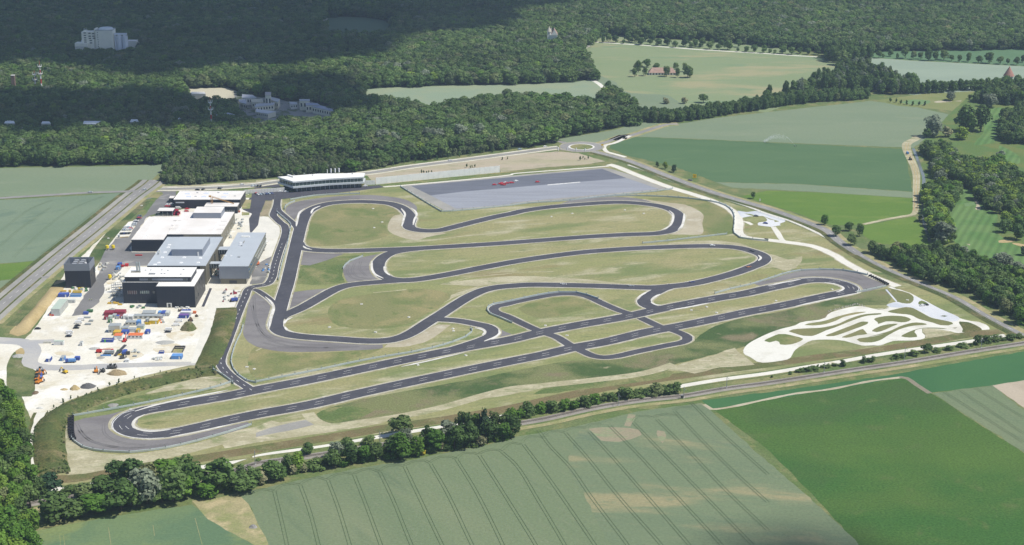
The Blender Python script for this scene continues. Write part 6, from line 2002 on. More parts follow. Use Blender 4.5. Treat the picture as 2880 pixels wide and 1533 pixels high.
# belts of trees between the fields on the right
b1 = path('A2 1245,1180 1400,1185 1650,1185 2100,1105 2468,1055 A3 0,1048 300,1010 500,985 800,972 960,955 960,930 500,940 0,1000 A2 2100,1060 1650,1130 1300,1130 1160,1120')
P1 = scatter(b1, 6.0, 41)
wood_stuff('tree_belt', P1, (11, 15.5), (7.5, 10.5), {'deep': 6, 'mix': 2}, 42)
b2 = path('A3 -150,1010 0,960 250,930 450,900 600,880 900,880 1040,900 1250,915 1420,905 1420,830 1250,850 1180,800 1100,740 950,690 800,690 600,770 450,840 250,910')
P2 = scatter(b2, 8.5, 43)
wood_stuff('tree_belt', P2, (14, 24), (9, 13), {'deep': 5, 'mix': 3, 'grey': 1.2, 'tall': .6}, 44)
b3 = path('A3 1420,905 1700,900 1980,880 2200,870 2700,900 2700,820 2468,835 2200,830 2000,855 1700,870 1420,870')
P3 = scatter(b3, 8.0, 45)
wood_stuff('tree_belt', P3, (12, 17), (9, 12), {'deep': 6, 'mix': 2}, 46)
b4 = path('A3 560,590 620,610 740,600 850,600 960,590 990,560 960,500 700,520 520,550')
wood_stuff('tree_belt', scatter(b4, 8.5, 47), (17, 26), (10, 14), {'deep': 5, 'mix': 2, 'grey': .6}, 48)
hb_ = scatter(path('C2 -60,1330 300,1250 700,1180 1000,1120 1300,1075 1600,1050 1600,985 1400,1000 1000,1070 600,1140 200,1200 -60,1270'), 4.0, 64)
wood_stuff('hedge_scrub', hb_, (2, 4.5), (4, 7), {'bush': 4, 'freshbush': 1}, 65)
hb_ = np.concatenate([scatter(path(q), 3.6, 66) for q in ('C3 200,870 500,820 620,795 620,775 400,805 200,850', 'C3 1180,730 1500,675 1480,655 1180,705', 'C3 1600,660 1800,632 1780,615 1600,640', 'C3 1950,600 2468,520 2468,495 2200,530 1960,575')])
wood_stuff('hedge_scrub', hb_, (1.5, 3), (3, 5), {'bush': 4}, 67)
# undergrowth between the trees of the railway belt
ub = scatter(path('D0 470,1120 700,1070 1000,1010 1400,955 1850,900 2100,860 2330,850 2468,815 D1 0,790 300,690 560,640 900,600 1300,540 1700,480 2100,430 2468,350 D2 0,330 0,300 D1 2300,330 1900,390 1500,440 1200,470 1000,520 700,580 500,600 200,660 0,700 D0 2300,760 2000,810 1800,800 1600,840 1200,880 900,960 600,1000 450,1040'), 4.5, 61)
wood_stuff('undergrowth', ub, (3, 7), (4.5, 8), {'bush': 3, 'freshbush': 2, 'deep': 2, 'mix': 1}, 62)
# ================================================================== barriers, poles, vehicles, yard clutter
M_rail2 = mat('armco_steel', (.55, .61, .61), .5, .4, var=.1, vscale=.3)
M_post = mat('post_steel', (.33, .36, .37), .5, .4)


def guardrail(s, label, hh=1.4, thick=.6, step=9.0, group='guardrails round the circuit', fence=1.2):
    c = smooth(path(s), step)
    o = c[0]
    t = thing('guardrail', label, 'guardrail', o)
    mb = MB()
    for a, b in zip(c[:-1], c[1:]):
        p, q = a - o, b - o
        mb.bar((p.x, p.y, hh * .5 + .1), (q.x, q.y, hh * .5 + .1), thick, hh * .9)
    mb.build('rail', M_rail2, t)
    mb = MB()
    for p in c:
        p = p - o
        mb.box(p.x, p.y, 0, .45, .45, hh + fence)
    pp = mb.build('posts', M_post, t)
    pp['kind'] = 'stuff'
    return t


GR = [('C1 0,945 500,850 1000,745 1250,700 1500,660 1700,618 1900,560 2020,512 2080,465 2085,440 2065,430', 'long guardrail beside the near straight below the hook bend'),
      ('D0 705,132 1000,80 1440,0 C0 1900,1040 2130,980 2230,945', 'guardrail above the left hairpin along the grass'), ('D0 690,345 715,375 800,433 900,460 1000,473 1250,486 1450,465 1600,443 1900,374 2200,288 2425,216', 'guardrail curving round the outside of the left hairpin'),
      ('C2 1955,92 2100,50 2300,5 ER 0,195 150,150 300,95 500,45 700,12 1100,-6 1400,0 1600,10 1900,60 2120,112', 'guardrail curving over the outside of the right hairpin'), ('ER 1890,482 2100,440 2300,395 2510,352', 'short guardrail on the lower side of the right hairpin'),
      ('B2 1258,978 1500,955 1800,920 2072,888', 'straight guardrail in the grass between the two upper loops'), ('C0 2345,400 2320,480 2280,560 2240,680 2228,750 2250,820 2300,880 2380,935 2468,952', 'guardrail along the right side of the dashed service road'),
      ('C0 2055,825 2150,880 2240,945 2250,960', 'short guardrail on the left of the service road junction'), ('B1 330,558 560,520 800,505 1000,500', 'guardrail above the top left bend'), ('B1 275,650 285,620 330,590 375,572', 'short curved guardrail left of the top left bend'),
      ('B1 838,1225 860,1190 910,1148 1030,1105', 'short curved guardrail by the left bend of the second loop'), ('B1 1392,432 1600,560 1720,632 1790,672 1900,668 2200,640 2468,612 B2 150,592 500,570 900,525 1400,475 1550,452', 'fence line running round the lower edge of the handling pad'),
      ('B2 560,565 1000,522 1300,522 1700,545 2000,590 2100,640 2140,700 2142,800 2140,880 2200,925 2468,955', 'guardrail between the top right bend and the white gravel lane'), ('PK2 965,950 1150,1110 1350,1290 B1 330,850 300,1000 250,1170 215,1330', 'guardrail on the strip between service road and straight'),
      ('C1 2226,250 2240,220 2290,195 2400,175 C2 0,162 250,108 450,80 620,82 720,105 830,142', 'guardrail hugging the outside of the small ring road'), ('C1 2226,250 2260,290 2350,325 2468,375', 'short guardrail on the lower left of the small ring road'),
      ('C1 195,30 205,0 170,90', 'short rail on the triangle of grass by the straight'), ('C2 1330,125 1400,90 1450,70', 'short rail at the link bend')]
for s, lab in GR[:-2]:
    guardrail(s, lab)


def tyrewall(c, pts, label, w, h):
    P = [at(c, *p) for p in pts]
    t = thing('tyre_wall', label, 'tyre barrier', P[0])
    cc = smooth(P, 2.4)
    mb = MB()
    i = 0
    for a, b in zip(cc[:-1], cc[1:]):
        d = (b - a).normalized()
        nn = Vector((-d.y, d.x, 0))
        for k in range(3):
            p = (a + b) / 2 - P[0] + nn * (k - 1) * w / 3
            MBb = MB().tube((p.x, p.y, 0), (p.x, p.y, h - .15 * ((i + k) % 2)), w / 6 + .12, 8)
            MBb.build('tyre_stack', M_black, t)
        i += 1
tyrewall('D0', [(684, 135), (684, 200), (686, 290), (698, 345), (712, 362)], 'thick black tyre wall at the far end of the left hairpin', 3.9, 1.6)
tyrewall('ER', [(2150, 122), (2300, 190), (2450, 265), (2560, 322)], 'black tyre wall along the white lane at the right hairpin', 3.0, 1.6)

# perimeter fence beside the white lane on the east, and posts along the road
M_fence = mat('mesh_fence', (.30, .33, .33), .6, .4)
def mesh_fence(s, label, step=10, hh=2.2):
    c = smooth(path(s), step)
    o = c[0]
    t = thing('fence', label, 'fence', o)
    mb = MB()
    for a, b in zip(c[:-1], c[1:]):
        p, q = a - o, b - o
        for z in (.3, 1.2, hh - .1):
            mb.bar((p.x, p.y, z), (q.x, q.y, z), .06, .06)
    mb.build('wires', M_fence, t)['kind'] = 'stuff'
    for p in c:
        p = p - o
        MB().tube((p.x, p.y, 0), (p.x, p.y, hh), .09, 5).build('post', M_post, t)
mesh_fence('B2 1150,240 1300,293 1500,372 1750,458 2000,545 2250,627 2468,706 B3 200,768 470,885 800,1062 1200,1252 1450,1385 C3 1650,92 1800,172 2100,334 2370,486', 'wire fence on posts along the east side of the test track')

# ---- catenary masts along the railway
G_cat = 'catenary masts of the railway'
def catenary(c, x, yb, yt, label):
    b = at(c, x, yb)
    h = height(c, (x, yb), (x, yt))
    t = thing('catenary_mast', label, 'railway mast', b, R(18), G_cat)
    MB().tube((0, 0, 0), (0, 0, h), .24, 6, .16).build('pole', M_post, t)
    MB().bar((0, 0, h - 1.2), (0, -3.6, h - 1.0), .14, .14).bar((0, 0, h - 2.6), (0, -3.4, h - 1.1), .1, .1).build('cantilever', M_post, t)
    MB().box(0, 0, 0, .9, .9, .5).build('footing', M_conc, t)
for c, x, yb, yt, lab in (('D1', 1195, 405, 275, 'catenary mast in the gap of the belt left of the tall round tree'), ('C2', 1028, 1167, 1050, 'catenary mast before the railway hedge, nearest to the wheat field'), ('C2', 2068, 1002, 880, 'catenary mast where the white lane meets the hedge end'),
                          ('C3', 540, 850, 742, 'catenary mast below the pale gravel fan'), ('C3', 1314, 735, 600, 'catenary mast left of the round hedge tree'), ('C3', 2054, 614, 512, 'rightmost catenary mast, below the corner of the site'), ('D0', 2460, 600, 460, 'catenary mast at the right of the thin tree'), ('C2', 1655, 1098, 985, 'dark signal-laden mast standing where the railway hedge ends')):
    catenary(c, x, yb, yt, lab)
b = at('C2', 1638, 1100)
t = thing('signal_box', 'small dark relay cabinet at the foot of the signal mast', 'cabinet', b)
MB().box(0, 0, 0, 1.6, 1.0, 2.4).build('cabinet', M_door, t)
MB().box(0, 0, 2.4, 1.8, 1.2, .15).build('lid', M_unit, t)

# ---- flags
M_flag = mat('white_flag_cloth', (.82, .83, .88), .7)
def flag(c, x, yb, yt, w, label, group, dist=0):
    b = at(c, x, yb)
    b.y += dist
    d = ray(c, x, yt)
    h = CAM_H + d.z * (b.y / d.y)
    t = thing('flag', label, 'flag', (d.x * b.y / d.y, b.y, 0), 0, group)
    MB().tube((0, 0, 0), (0, 0, h), .09, 5).build('pole', M_steel, t)
    fw = w * mpp(c, x, yb)
    mb = MB()
    n = 6
    for i in range(n):
        x0, x1 = fw * i / n, fw * (i + 1) / n
        y0, y1 = .35 * math.sin(i * 1.2), .35 * math.sin((i + 1) * 1.2)
        mb.poly([(x0, y0, h * .38), (x1, y1, h * .36), (x1, y1, h * .98), (x0, y0, h)])
        mb.poly([(x0, y0 + .05, h), (x1, y1 + .05, h * .98), (x1, y1 + .05, h * .36), (x0, y0 + .05, h * .38)])
    mb.build('cloth', M_flag, t)
for i, (x, yb, yt, w) in enumerate([(682, 320, 262, 8), (714, 320, 252, 14), (754, 318, 250, 14), (790, 316, 247, 15)]):
    flag('B1', x, yb, yt, w, 'slack white flag, leftmost of the four behind the glass building' if i == 0 else 'spread white flag behind the roof of the glass building', 'white flags behind the glass building')
for x, yb, yt, w in [(441, 100, 47, 9), (529, 85, 46, 10), (614, 92, 53, 9), (700, 100, 58, 10)]:
    flag('B2', x, yb, yt, w, 'white banner flag in the row before the roundabout', 'white flags by the roundabout')

# ---- signs
M_yel = mat('sign_yellow', (.78, .50, .02), .5)
def sign(c, x, yb, yt, w, h, label, col, name='road_sign'):
    b = at(c, x, yb)
    t = thing(name, label, 'road sign', b)
    H = max(3.5, height(c, (x, yb), (x, yt)))
    MB().box(0, 0, H - h, w, .15, h).build('panel', col, t)
    for s_ in (-1, 1):
        MB().tube((s_ * w * .35, .12, 0), (s_ * w * .35, .12, H - .2), .09, 5).build('post', M_steel, t)
    return t, H
t, H = sign('B2', 1760, 352, 308, 3.6, 3.9, 'big yellow direction sign with black arrow lines beside the main road', M_yel)
mb = MB()
mb.bar((0, -.1, H - 3.4), (0, -.1, H - 1.2), .28, .06).bar((-.95, -.1, H - 1.9), (.95, -.1, H - 1.9), .06, .26).bar((-.95, -.1, H - 1.9), (-.95, -.1, H - 1.1), .22, .06).bar((.95, -.1, H - 1.9), (.95, -.1, H - 1.1), .22, .06)
mb.build('arrow_lines', mat('sign_print', (.30, .19, .02), .6), t)
sign('B2', 870, 48, 24, 2.4, 1.8, 'small yellow direction sign at the roundabout exit', M_yel)
b = at('B3', -78, 575)
t = thing('road_marker', 'white marker board at the meadow edge beside the main road', 'marker', b)
MB().box(0, 0, .8, 1.2, .2, 2.2).build('board', M_wall, t)
MB().box(0, .1, 0, .2, .2, .9).build('post', M_steel, t)

# ---- lamp posts at the forecourt
for x, yb, yt, lab in ((842, 330, 295, 'thin light pole behind the white forecourt wall'), (907, 605, 490, 'tall thin light pole at the tip of the topsoil strip'), (968, 945, 840, 'thin light pole where the service road splits'), (232, 440, 360, 'light pole at the end of the white forecourt wall')):
    b = at('PK2', x, yb)
    h = height('PK2', (x, yb), (x, yt))
    t = thing('lamp_post', lab, 'lamp post', b)
    MB().tube((0, 0, 0), (0, 0, h), .12, 6, .08).build('pole', M_steel, t)
    MB().box(.4, 0, h - .1, 1.0, .3, .15).build('lamp_head', M_unit, t)

# ================================================================== vehicles
CARMATS = {'white': (.80, .80, .80), 'silver': (.46, .49, .52), 'black': (.015, .015, .02), 'red': (.55, .03, .04), 'blue': (.05, .07, .24), 'grey': (.14, .15, .17), 'paleblue': (.42, .52, .62), 'orange': (.55, .22, .10)}
M_tyre = mat('tyre', (.018, .018, .02), .8)
M_rim = mat('wheel_rim', (.5, .5, .52), .35, .7)
CAR = {}


def profile(pts, w, taper=.0):
    """side profile (x,z) extruded across w, upper part drawn in by taper"""
    mb = MB()
    zmax = max(p[1] for p in pts)
    n = len(pts)
    L = [(x, -w / 2 * (1 - taper * max(0, z / zmax - .5) * 2), z) for x, z in pts]
    Rr = [(x, -y, z) for x, y, z in L]
    mb.v = L + Rr
    mb.f = [tuple(range(n)), tuple(range(2 * n - 1, n - 1, -1))] + [(i, i + n, (i + 1) % n + n, (i + 1) % n) for i in range(n)]
    mb.mi = [0] * len(mb.f)
    return mb


WHEEL = None


def car_proto(colour, shape='car'):
    global WHEEL
    key = (colour, shape)
    if key in CAR:
        return CAR[key]
    m = mat('paint_' + colour, CARMATS[colour], .3, .1, .5)
    if WHEEL is None:
        WHEEL = (MB().tube((0, -.11, 0), (0, .11, 0), .33, 12).mesh('wheel', M_tyre), MB().tube((0, -.125, 0), (0, .125, 0), .19, 8).mesh('rim', M_rim))
    if shape == 'van':
        body = profile([(-2.6, .35), (2.6, .35), (2.65, .95), (2.1, 1.2), (1.75, 1.95), (1.4, 2.15), (-2.55, 2.15), (-2.65, .9)], 1.95, .08)
        gl = [((1.25, 2.0), (-2.2, 2.0), (-2.25, 1.35), (1.55, 1.35))]
        ws = [(1.76, 1.92), (2.08, 1.22)]
        wx = (1.65, -1.6)
        hw = .95
    else:
        body = profile([(-2.2, .32), (2.2, .32), (2.28, .7), (1.35, .92), (.65, 1.40), (-1.15, 1.42), (-1.9, 1.0), (-2.25, .92)], 1.8, .16)
        gl = [((.55, 1.33), (-1.1, 1.35), (-1.65, .98), (1.1, .98))]
        ws = [(.68, 1.39), (1.30, .95)]
        wx = (1.38, -1.35)
        hw = .82
    bm = body.mesh('body', m)
    g = MB()
    for q in gl:
        for s_ in (-1, 1):
            g.poly([(x, s_ * (hw + .03 - .10 * (z > 1.2)), z) for x, z in (q if s_ < 0 else q[::-1])])
    (xa, za), (xb, zb) = ws
    g.poly([(xa + .03, -hw + .16, za), (xa + .03, hw - .16, za), (xb + .04, hw - .06, zb + .02), (xb + .04, -hw + .06, zb + .02)])
    if shape != 'van':
        g.poly([(-1.18, hw - .16, 1.40), (-1.18, -hw + .16, 1.40), (-1.90, -hw + .08, 1.02), (-1.90, hw - .08, 1.02)])
    gm = g.mesh('windows', M_glass)
    lm = MB().box(2.24 if shape != 'van' else 2.64, 0, .62, .08, .34, .16).mesh('headlight', M_sky)
    CAR[key] = (bm, gm, lm, wx, hw)
    return CAR[key]


def car(p, ang, colour, label, group=None, shape='car', z=0.0, name=None):
    bm, gm, lm, wx, hw = car_proto(colour, shape)
    t = thing(name or ('van' if shape == 'van' else 'car'), label, 'van' if shape == 'van' else 'car', (p.x, p.y, top(p) + z), ang, group)
    link('body', bm, t)
    link('windows', gm, t)
    for x in wx:
        for s_ in (-1, 1):
            w = link('wheel', WHEEL[0], t, (x, s_ * (hw - .02), .33))
            link('rim', WHEEL[1], w)
    for s_ in (-1, 1):
        link('headlight', lm, t, (0, s_ * .6, .1))
    return t


def pcar(c, x, y, ang, colour, label, group=None, shape='car'):
    return car(at(c, x, y), ang, colour, label, group, shape)


# parked cars in the row by the storage hall
rows = []
G_p = 'cars parked beside the storage hall'
a, b = at('PK', 590, 890), at('PK', 1085, 300)
cols_f = ['black', 'black', 'blue', 'black', 'grey', 'black', 'grey']
for i in range(6):
    pcar('PK', 470 + i * 52, 895 - i * 2, R(80), cols_f[i], '%s car in the nearest parked row by the storage hall, %s from the left' % (('black', 'black', 'blue', 'black', 'grey', 'black')[i], ('first', 'second', 'third', 'fourth', 'fifth', 'sixth')[i]), G_p)
for j, (y, x0, cs) in enumerate([(770, 540, ['silver', 'paleblue', 'white', 'white', 'silver']), (690, 590, ['white', 'white', 'paleblue', 'white', 'white'])]):
    for i, cc in enumerate(cs):
        pcar('PK', x0 + i * 58, y - i * 2, R(80), cc, '%s car, %s from the left in the %s parked row by the storage hall' % (cc.replace('pale', 'pale '), ('first', 'second', 'third', 'fourth', 'fifth')[i], ('second', 'third')[j]), G_p)
pcar('PK', 770, 735, R(10), 'red', 'red car squeezed between the white parked rows', G_p)
for i, (x, y, cc) in enumerate([(880, 610, 'silver'), (890, 570, 'silver'), (905, 545, 'white'), (930, 510, 'black'), (945, 470, 'white'), (1010, 415, 'black'), (1045, 380, 'red'), (1050, 345, 'grey'), (1065, 310, 'grey')]):
    pcar('PK', x, y + 14, R(8), cc, '%s car, %s in the single parked file by the storage hall' % (cc, ('nearest', 'second', 'third', 'fourth', 'fifth', 'sixth', 'seventh', 'eighth', 'farthest')[i]), G_p)
p = at('PK', 400, 1015)
t = thing('toilet_cabin', 'white upright cabin at the left end of the parked cars', 'cabin', p)
MB().box(0, 0, 0, 1.8, 1.8, 2.6).build('cabin', M_wall, t)
MB().box(0, 0, 2.6, 2.0, 2.0, .2).build('roof', M_frame, t)
MB().box(0, -.93, .1, .8, .06, 2.1).build('door', M_unit, t)
p = at('PK', 350, 1020)
t = thing('timber_baulk', 'yellowish timber edging in front of the parked cars', 'timber', p)
MB().bar((0, 0, .3), (at('PK', 700, 995).x - p.x, at('PK', 700, 995).y - p.y, .3), 1.0, .6).build('baulk', M_sand, t)

# cars on roads and forecourt
for c, x, y, an, cc, lab in (('B0', 870, 488, 4, 'silver', 'silver car on the country road left of the highway'), ('B0', 1395, 462, 12, 'silver', 'silver car turning at the highway junction'), ('B0', 2335, 412, 8, 'white', 'white car on the northern road'), ('B0', 2440, 425, 8, 'paleblue', 'pale blue car on the northern road'),
                             ('B1', 1870, 180, 12, 'white', 'white car on the northern road beside the wood'), ('B2', 1718, 372, -25, 'grey', 'dark car driving on the main road below the yellow sign'), ('B2', 320, 46, 5, 'white', 'white van-like car near the roundabout entry'), ('B2', 75, 72, 5, 'paleblue', 'pale blue car on the verge near the roundabout'),
                             ('PK2', 312, 240, 88, 'white', 'white car parked on the island behind the forecourt'), ('PK2', 385, 238, 88, 'silver', 'silver car parked on the island behind the forecourt'), ('PK2', 445, 238, 88, 'black', 'left black car parked on the island behind the forecourt'), ('PK2', 520, 238, 88, 'black', 'right black car parked on the island behind the forecourt'),
                             ('PK2', 400, 448, -50, 'red', 'red car at the left end of the forecourt row'), ('PK2', 440, 472, -50, 'white', 'white car second in the forecourt row'), ('PK2', 515, 465, -50, 'paleblue', 'pale blue car third in the forecourt row'), ('PK2', 600, 455, -50, 'silver', 'silver car fourth in the forecourt row'), ('PK2', 670, 458, -50, 'blue', 'dark blue car fifth in the forecourt row'), ('PK2', 750, 448, -50, 'paleblue', 'pale car sixth in the forecourt row'), ('PK2', 825, 440, -50, 'blue', 'dark blue car at the right end of the forecourt row'),
                             ('PK2', 1065, 395, 5, 'white', 'white car left of the glass building entrance'), ('PK2', 1220, 395, 5, 'white', 'white car nearest the corner of the glass building'), ('GB', 2150, 520, 5, 'white', 'white car at the right end of the glass building'), ('PK2', 115, 375, 30, 'grey', 'dark car behind the far hall corner'),
                             ('HB', 990, 130, 5, 'black', 'black car behind the far hall, left one'), ('HB', 1130, 120, 60, 'black', 'black car behind the far hall, middle one'), ('HB', 1510, 95, 80, 'black', 'black car of the pair behind the far hall'), ('HB', 1560, 92, 80, 'grey', 'grey car of the pair behind the far hall'),
                             ('B1', 100, 965, 60, 'white', 'white car on the pale ground beside the office wing'), ('B1', 65, 1050, 70, 'black', 'black car parked against the office wing'), ('GR', 1095, 497, -20, 'blue', 'dark blue car on the small white paved area'), ('GR', 905, 350, -10, 'grey', 'grey car on the upper white paved loop'),
                             ('OG', 960, 465, 10, 'black', 'black car beside the little grass island on the white paving'), ('OG', 905, 472, 10, 'white', 'white-fronted car beside the black car on the white paving'),
                             ('C0', 365, 432, 6, 'black', 'lone black car on the left of the works yard'), ('Y4', 1005, 1000, 4, 'black', 'black car right of the dark kerb in the works yard'), ('Y4', 1035, 945, 12, 'black', 'dark car below the two white vans in the works yard'), ('Y4', 830, 1190, 4, 'black', 'black car at the front of the small white group in the works yard'),
                             ('Y4', 850, 1150, 4, 'white', 'white car in the middle of the small group in the works yard'), ('YR', 290, 515, 6, 'black', 'black car in front of the white van by the green mound')):
    pcar(c, x, y, R(an), cc, lab)
for c, x, y, an, lab in (('Y4', 1120, 815, 8, 'white van farthest back in the yard group near the lane'), ('Y4', 1060, 880, 10, 'white van second in the yard group near the lane'), ('Y4', 855, 1105, 5, 'white van at the back of the small yard group'), ('YR', 505, 310, 8, 'white van farther left of the green mound'), ('YR', 455, 385, 8, 'white van nearer left of the green mound'), ('YR', 310, 475, 5, 'white van in front of the green mound with the black car')):
    pcar(c, x, y, R(an), 'white', lab, None, 'van')
for i, (x, y, an, cc) in enumerate([(395, 525, 12, 'red'), (605, 490, 10, 'red'), (665, 470, 20, 'red'), (690, 530, -15, 'red'), (740, 525, 10, 'red'), (850, 470, 15, 'red'), (1030, 455, 12, 'red'), (1175, 390, 25, 'white'), (1955, 425, 25, 'red'), (800, 455, 10, 'white'), (980, 455, 8, 'red')]):
    pcar('CP', x, y, R(an), cc, ['red car at the left end of the pad group', 'red car second from the left on the pad', 'red car behind the nearest one on the pad', 'nearest red car in the pad cluster', 'red car right of the nearest one on the pad', 'red car in the middle of the pad group', 'red car next to the white car on the pad', 'white car at the right end of the pad group', 'lone red car far right on the handling pad', 'white car inside the red cluster on the pad', 'red car two left of the white end car on the pad'][i], 'cars on the handling pad')
# red crates and cars between the far halls
for x, y, cc, lab in ((255, 525, 'red', 'red car left behind the canopy'), (330, 530, 'red', 'second red car behind the canopy'), (270, 490, 'white', 'white car in the court left of the far hall'), (370, 470, 'white', 'white car nearest the left end of the far hall'), (740, 590, 'red', 'red car in front of the far hall'), (725, 645, 'red', 'small red car behind the white hall roof')):
    pcar('HB', x, y, R(10), cc, lab)
for x, y, lab in ((530, 575, 'white minibus in front of the far hall'),):
    pcar('HB', x, y, R(5), 'white', lab, None, 'van')

# ---- racing cars on the circuit
RC = {}
def racecar(p, ang, colour, label):
    m = mat('paint_' + colour, CARMATS[colour], .3, .1, .5)
    if colour not in RC:
        body = MB()
        body.box(0, 0, .15, 3.2, .75, .5, 0, taper=.8).box(1.9, 0, .15, 1.5, .4, .35, 0, taper=.6).box(-.4, 0, .6, 1.1, .5, .45, 0, taper=.5)
        RC[colour] = (body.mesh('body', m), MB().box(0, 0, 0, .5, 1.9, .12).mesh('wing', m), MB().box(0, 0, 0, .7, .5, .25, taper=.7).mesh('cockpit', M_glass))
    bm, wm, cm = RC[colour]
    t = thing('racing_car', label, 'racing car', (p.x, p.y, top(p)), ang)
    link('body', bm, t)
    link('front_wing', wm, t, (2.5, 0, .2))
    link('rear_wing', wm, t, (-2.0, 0, .85))
    link('cockpit', cm, t, (.35, 0, .6))
    for x in (1.6, -1.55):
        for s_ in (-1, 1):
            w = link('wheel', WHEEL[0], t, (x, s_ * .85, .33))
            link('rim', WHEEL[1], w)
    return t
for c, x, y, an, cc, lab in (('TB', 2005, 408, -42, 'black', 'black racing car approaching the sharp right bend'), ('TB', 1930, 790, 35, 'orange', 'orange racing car leaving the sharp right bend'), ('TB', 565, 1155, 25, 'blue', 'dark blue racing car near the junction of the lower loop'),
                             ('C2', 1145, 18, 2, 'silver', 'silver racing car on the middle straight'), ('C2', 495, 2, 2, 'white', 'white racing car farther left on the middle straight')):
    racecar(at(c, x, y), R(an), cc, lab)
pcar('TB', 1060, 278, R(-3), 'white', 'white sports car at the top of the second loop')

# ================================================================== works yard: containers, machines, heaps
CM = {'blue': (.06, .105, .38), 'lightblue': (.13, .30, .62), 'white': (.72, .73, .73), 'cream': (.62, .60, .52), 'grey': (.36, .385, .39), 'yellow': (.66, .47, .03), 'mustard': (.58, .38, .05), 'darkred': (.27, .035, .06), 'orange': (.70, .19, .07), 'red': (.55, .03, .03), 'green': (.06, .17, .07), 'offwhite': (.55, .57, .55), 'palegreen': (.45, .53, .46)}
M_rooft = mat('container_roof_grey', (.33, .36, .38), .6, var=.1, vscale=.8)


def cm(c):
    return mat('container_' + c, CM[c], .5, var=.10, vscale=.6)


def container(p, w, d, h, colour, label, roof=None, ang=0.0, kind='container', ribs=True, open_=False, units=1, door=True, group=None, z=0.0, windows=0):
    """p = front-left ground corner"""
    c, s_ = math.cos(ang), math.sin(ang)
    ctr = p + Vector((c * w / 2 - s_ * d / 2, s_ * w / 2 + c * d / 2, 0))
    t = thing(kind, label, {'container': 'container', 'skip': 'skip', 'site_office': 'site office', 'tent': 'tent'}.get(kind, kind.replace('_', ' ')), (ctr.x, ctr.y, top(ctr) + z), ang, group)
    m = cm(colour)
    if open_:
        mb = MB()
        mb.box(0, 0, 0, w, d, .2).box(0, -d / 2 + .06, .2, w, .12, h - .2).box(0, d / 2 - .06, .2, w, .12, h - .2).box(-w / 2 + .06, 0, .2, .12, d - .24, h - .2).box(w / 2 - .06, 0, .2, .12, d - .24, h - .2)
        mb.build('body', m, t)
        MB().box(0, 0, h * .55, w - .3, d - .3, .2).build('fill', cm('cream'), t)
    else:
        for i in range(units):
            ww = w / units
            MB().box(-w / 2 + ww * (i + .5), 0, .12, ww - .06, d, h - .22).build('body' if units == 1 else 'unit', m, t)
            MB().box(-w / 2 + ww * (i + .5), 0, h - .1, ww - .1 + .04, d + .04, .12).build('roof', roof or m, t)
        MB().box(0, 0, 0, w, d - .1, .12).build('base_frame', M_unit, t)
    if ribs and units == 1:
        mb = MB()
        k = max(3, int(w / .8))
        for i in range(k):
            mb.box(-w / 2 + w * (i + .5) / k, -d / 2 - .03, .2, .22, .06, h - .45)
        k = max(3, int(d / .8))
        for i in range(k):
            mb.box(w / 2 + .03, -d / 2 + d * (i + .5) / k, .2, .06, .22, h - .45)
        o = mb.build('corrugation', m, t)
        o['kind'] = 'stuff'
    if door and not open_:
        MB().box(w * .28, -d / 2 - .07, .15, .95, .06, 2.0).build('door', M_frame if colour not in ('white', 'cream', 'offwhite') else M_unit, t)
    for i in range(windows):
        MB().box(-w / 2 + w * (i + .5) / windows, -d / 2 - .07, 1.1 if units == 1 else h * .5, w / windows * .5, .06, .9).build('window', M_glass, t)
    return t


def yc(c, x, y, w, d, h, colour, label, **k):
    """w, in zoomed pixels along the front; d, h in metres"""
    return container(at(c, x, y), w * mpp(c, x, y), d, h, colour, label, **k)


t = yc('Y1', 165, 1090, 335, 3.4, 2.4, 'blue', 'long blue open skip with green stripe at the front of the cabin cluster', kind='skip', open_=True)
w_ = 335 * mpp('Y1', 165, 1090)
MB().box(-w_ / 2 + w_ * .32, -1.76, .1, .95, .08, 2.2).build('green_stripe', mat('stripe_green', (.12, .45, .06), .5), t)
yc('Y1', 940, 992, 445, 6.0, 2.9, 'white', 'row of four white cabins under orange roofs at the front of the cluster', roof=cm('orange'), kind='site_office', units=4, door=False, windows=4)
yc('Y1', 530, 1000, 240, 6.0, 2.9, 'white', 'pair of white cabins under orange roof left of the red loader', roof=cm('orange'), kind='site_office', units=2, door=False)
yc('Y1', 1450, 850, 130, 5.0, 2.5, 'blue', 'blue container standing alone at the right of the cabin cluster')
yc('Y1', 735, 855, 215, 5.0, 2.4, 'blue', 'blue container behind the red loader')
yc('Y1', 505, 880, 225, 5.5, 2.5, 'mustard', 'mustard container behind the orange-roofed pair')
yc('Y1', 375, 805, 340, 6.0, 5.6, 'offwhite', 'tall two-storey white cabin block at the left of the cluster', roof=M_rooft, kind='site_office', windows=3, ribs=False)
yc('Y1', 755, 760, 205, 5.0, 2.8, 'cream', 'cream cabin with grey roof right of the two-storey block', roof=M_rooft, kind='site_office', units=2, door=False)
yc('Y1', 960, 780, 220, 4.5, 2.2, 'offwhite', 'low pale cabin in the middle of the cluster behind the orange roofs', roof=M_rooft, units=2, kind='site_office', door=False)
yc('Y1', 870, 595, 320, 5.0, 2.8, 'cream', 'three cream cabins with grey roofs behind the low pale cabin', roof=M_rooft, kind='site_office', units=3, door=False, windows=3)
yc('Y1', 1200, 590, 110, 4.5, 3.4, 'lightblue', 'small light blue container in the middle of the cluster')
yc('Y1', 1110, 405, 740, 5.0, 2.8, 'cream', 'longest row of cream cabins with seven grey roof panels', roof=M_rooft, kind='site_office', units=7, door=False, windows=5)
yc('Y1', 940, 420, 160, 5.0, 3.0, 'white', 'white cabin at the left end of the longest row', kind='site_office', ribs=False, windows=1)
yc('Y1', 800, 400, 120, 4.0, 3.0, 'white', 'narrow white cabin second from the left end of the longest row', kind='site_office', ribs=False)
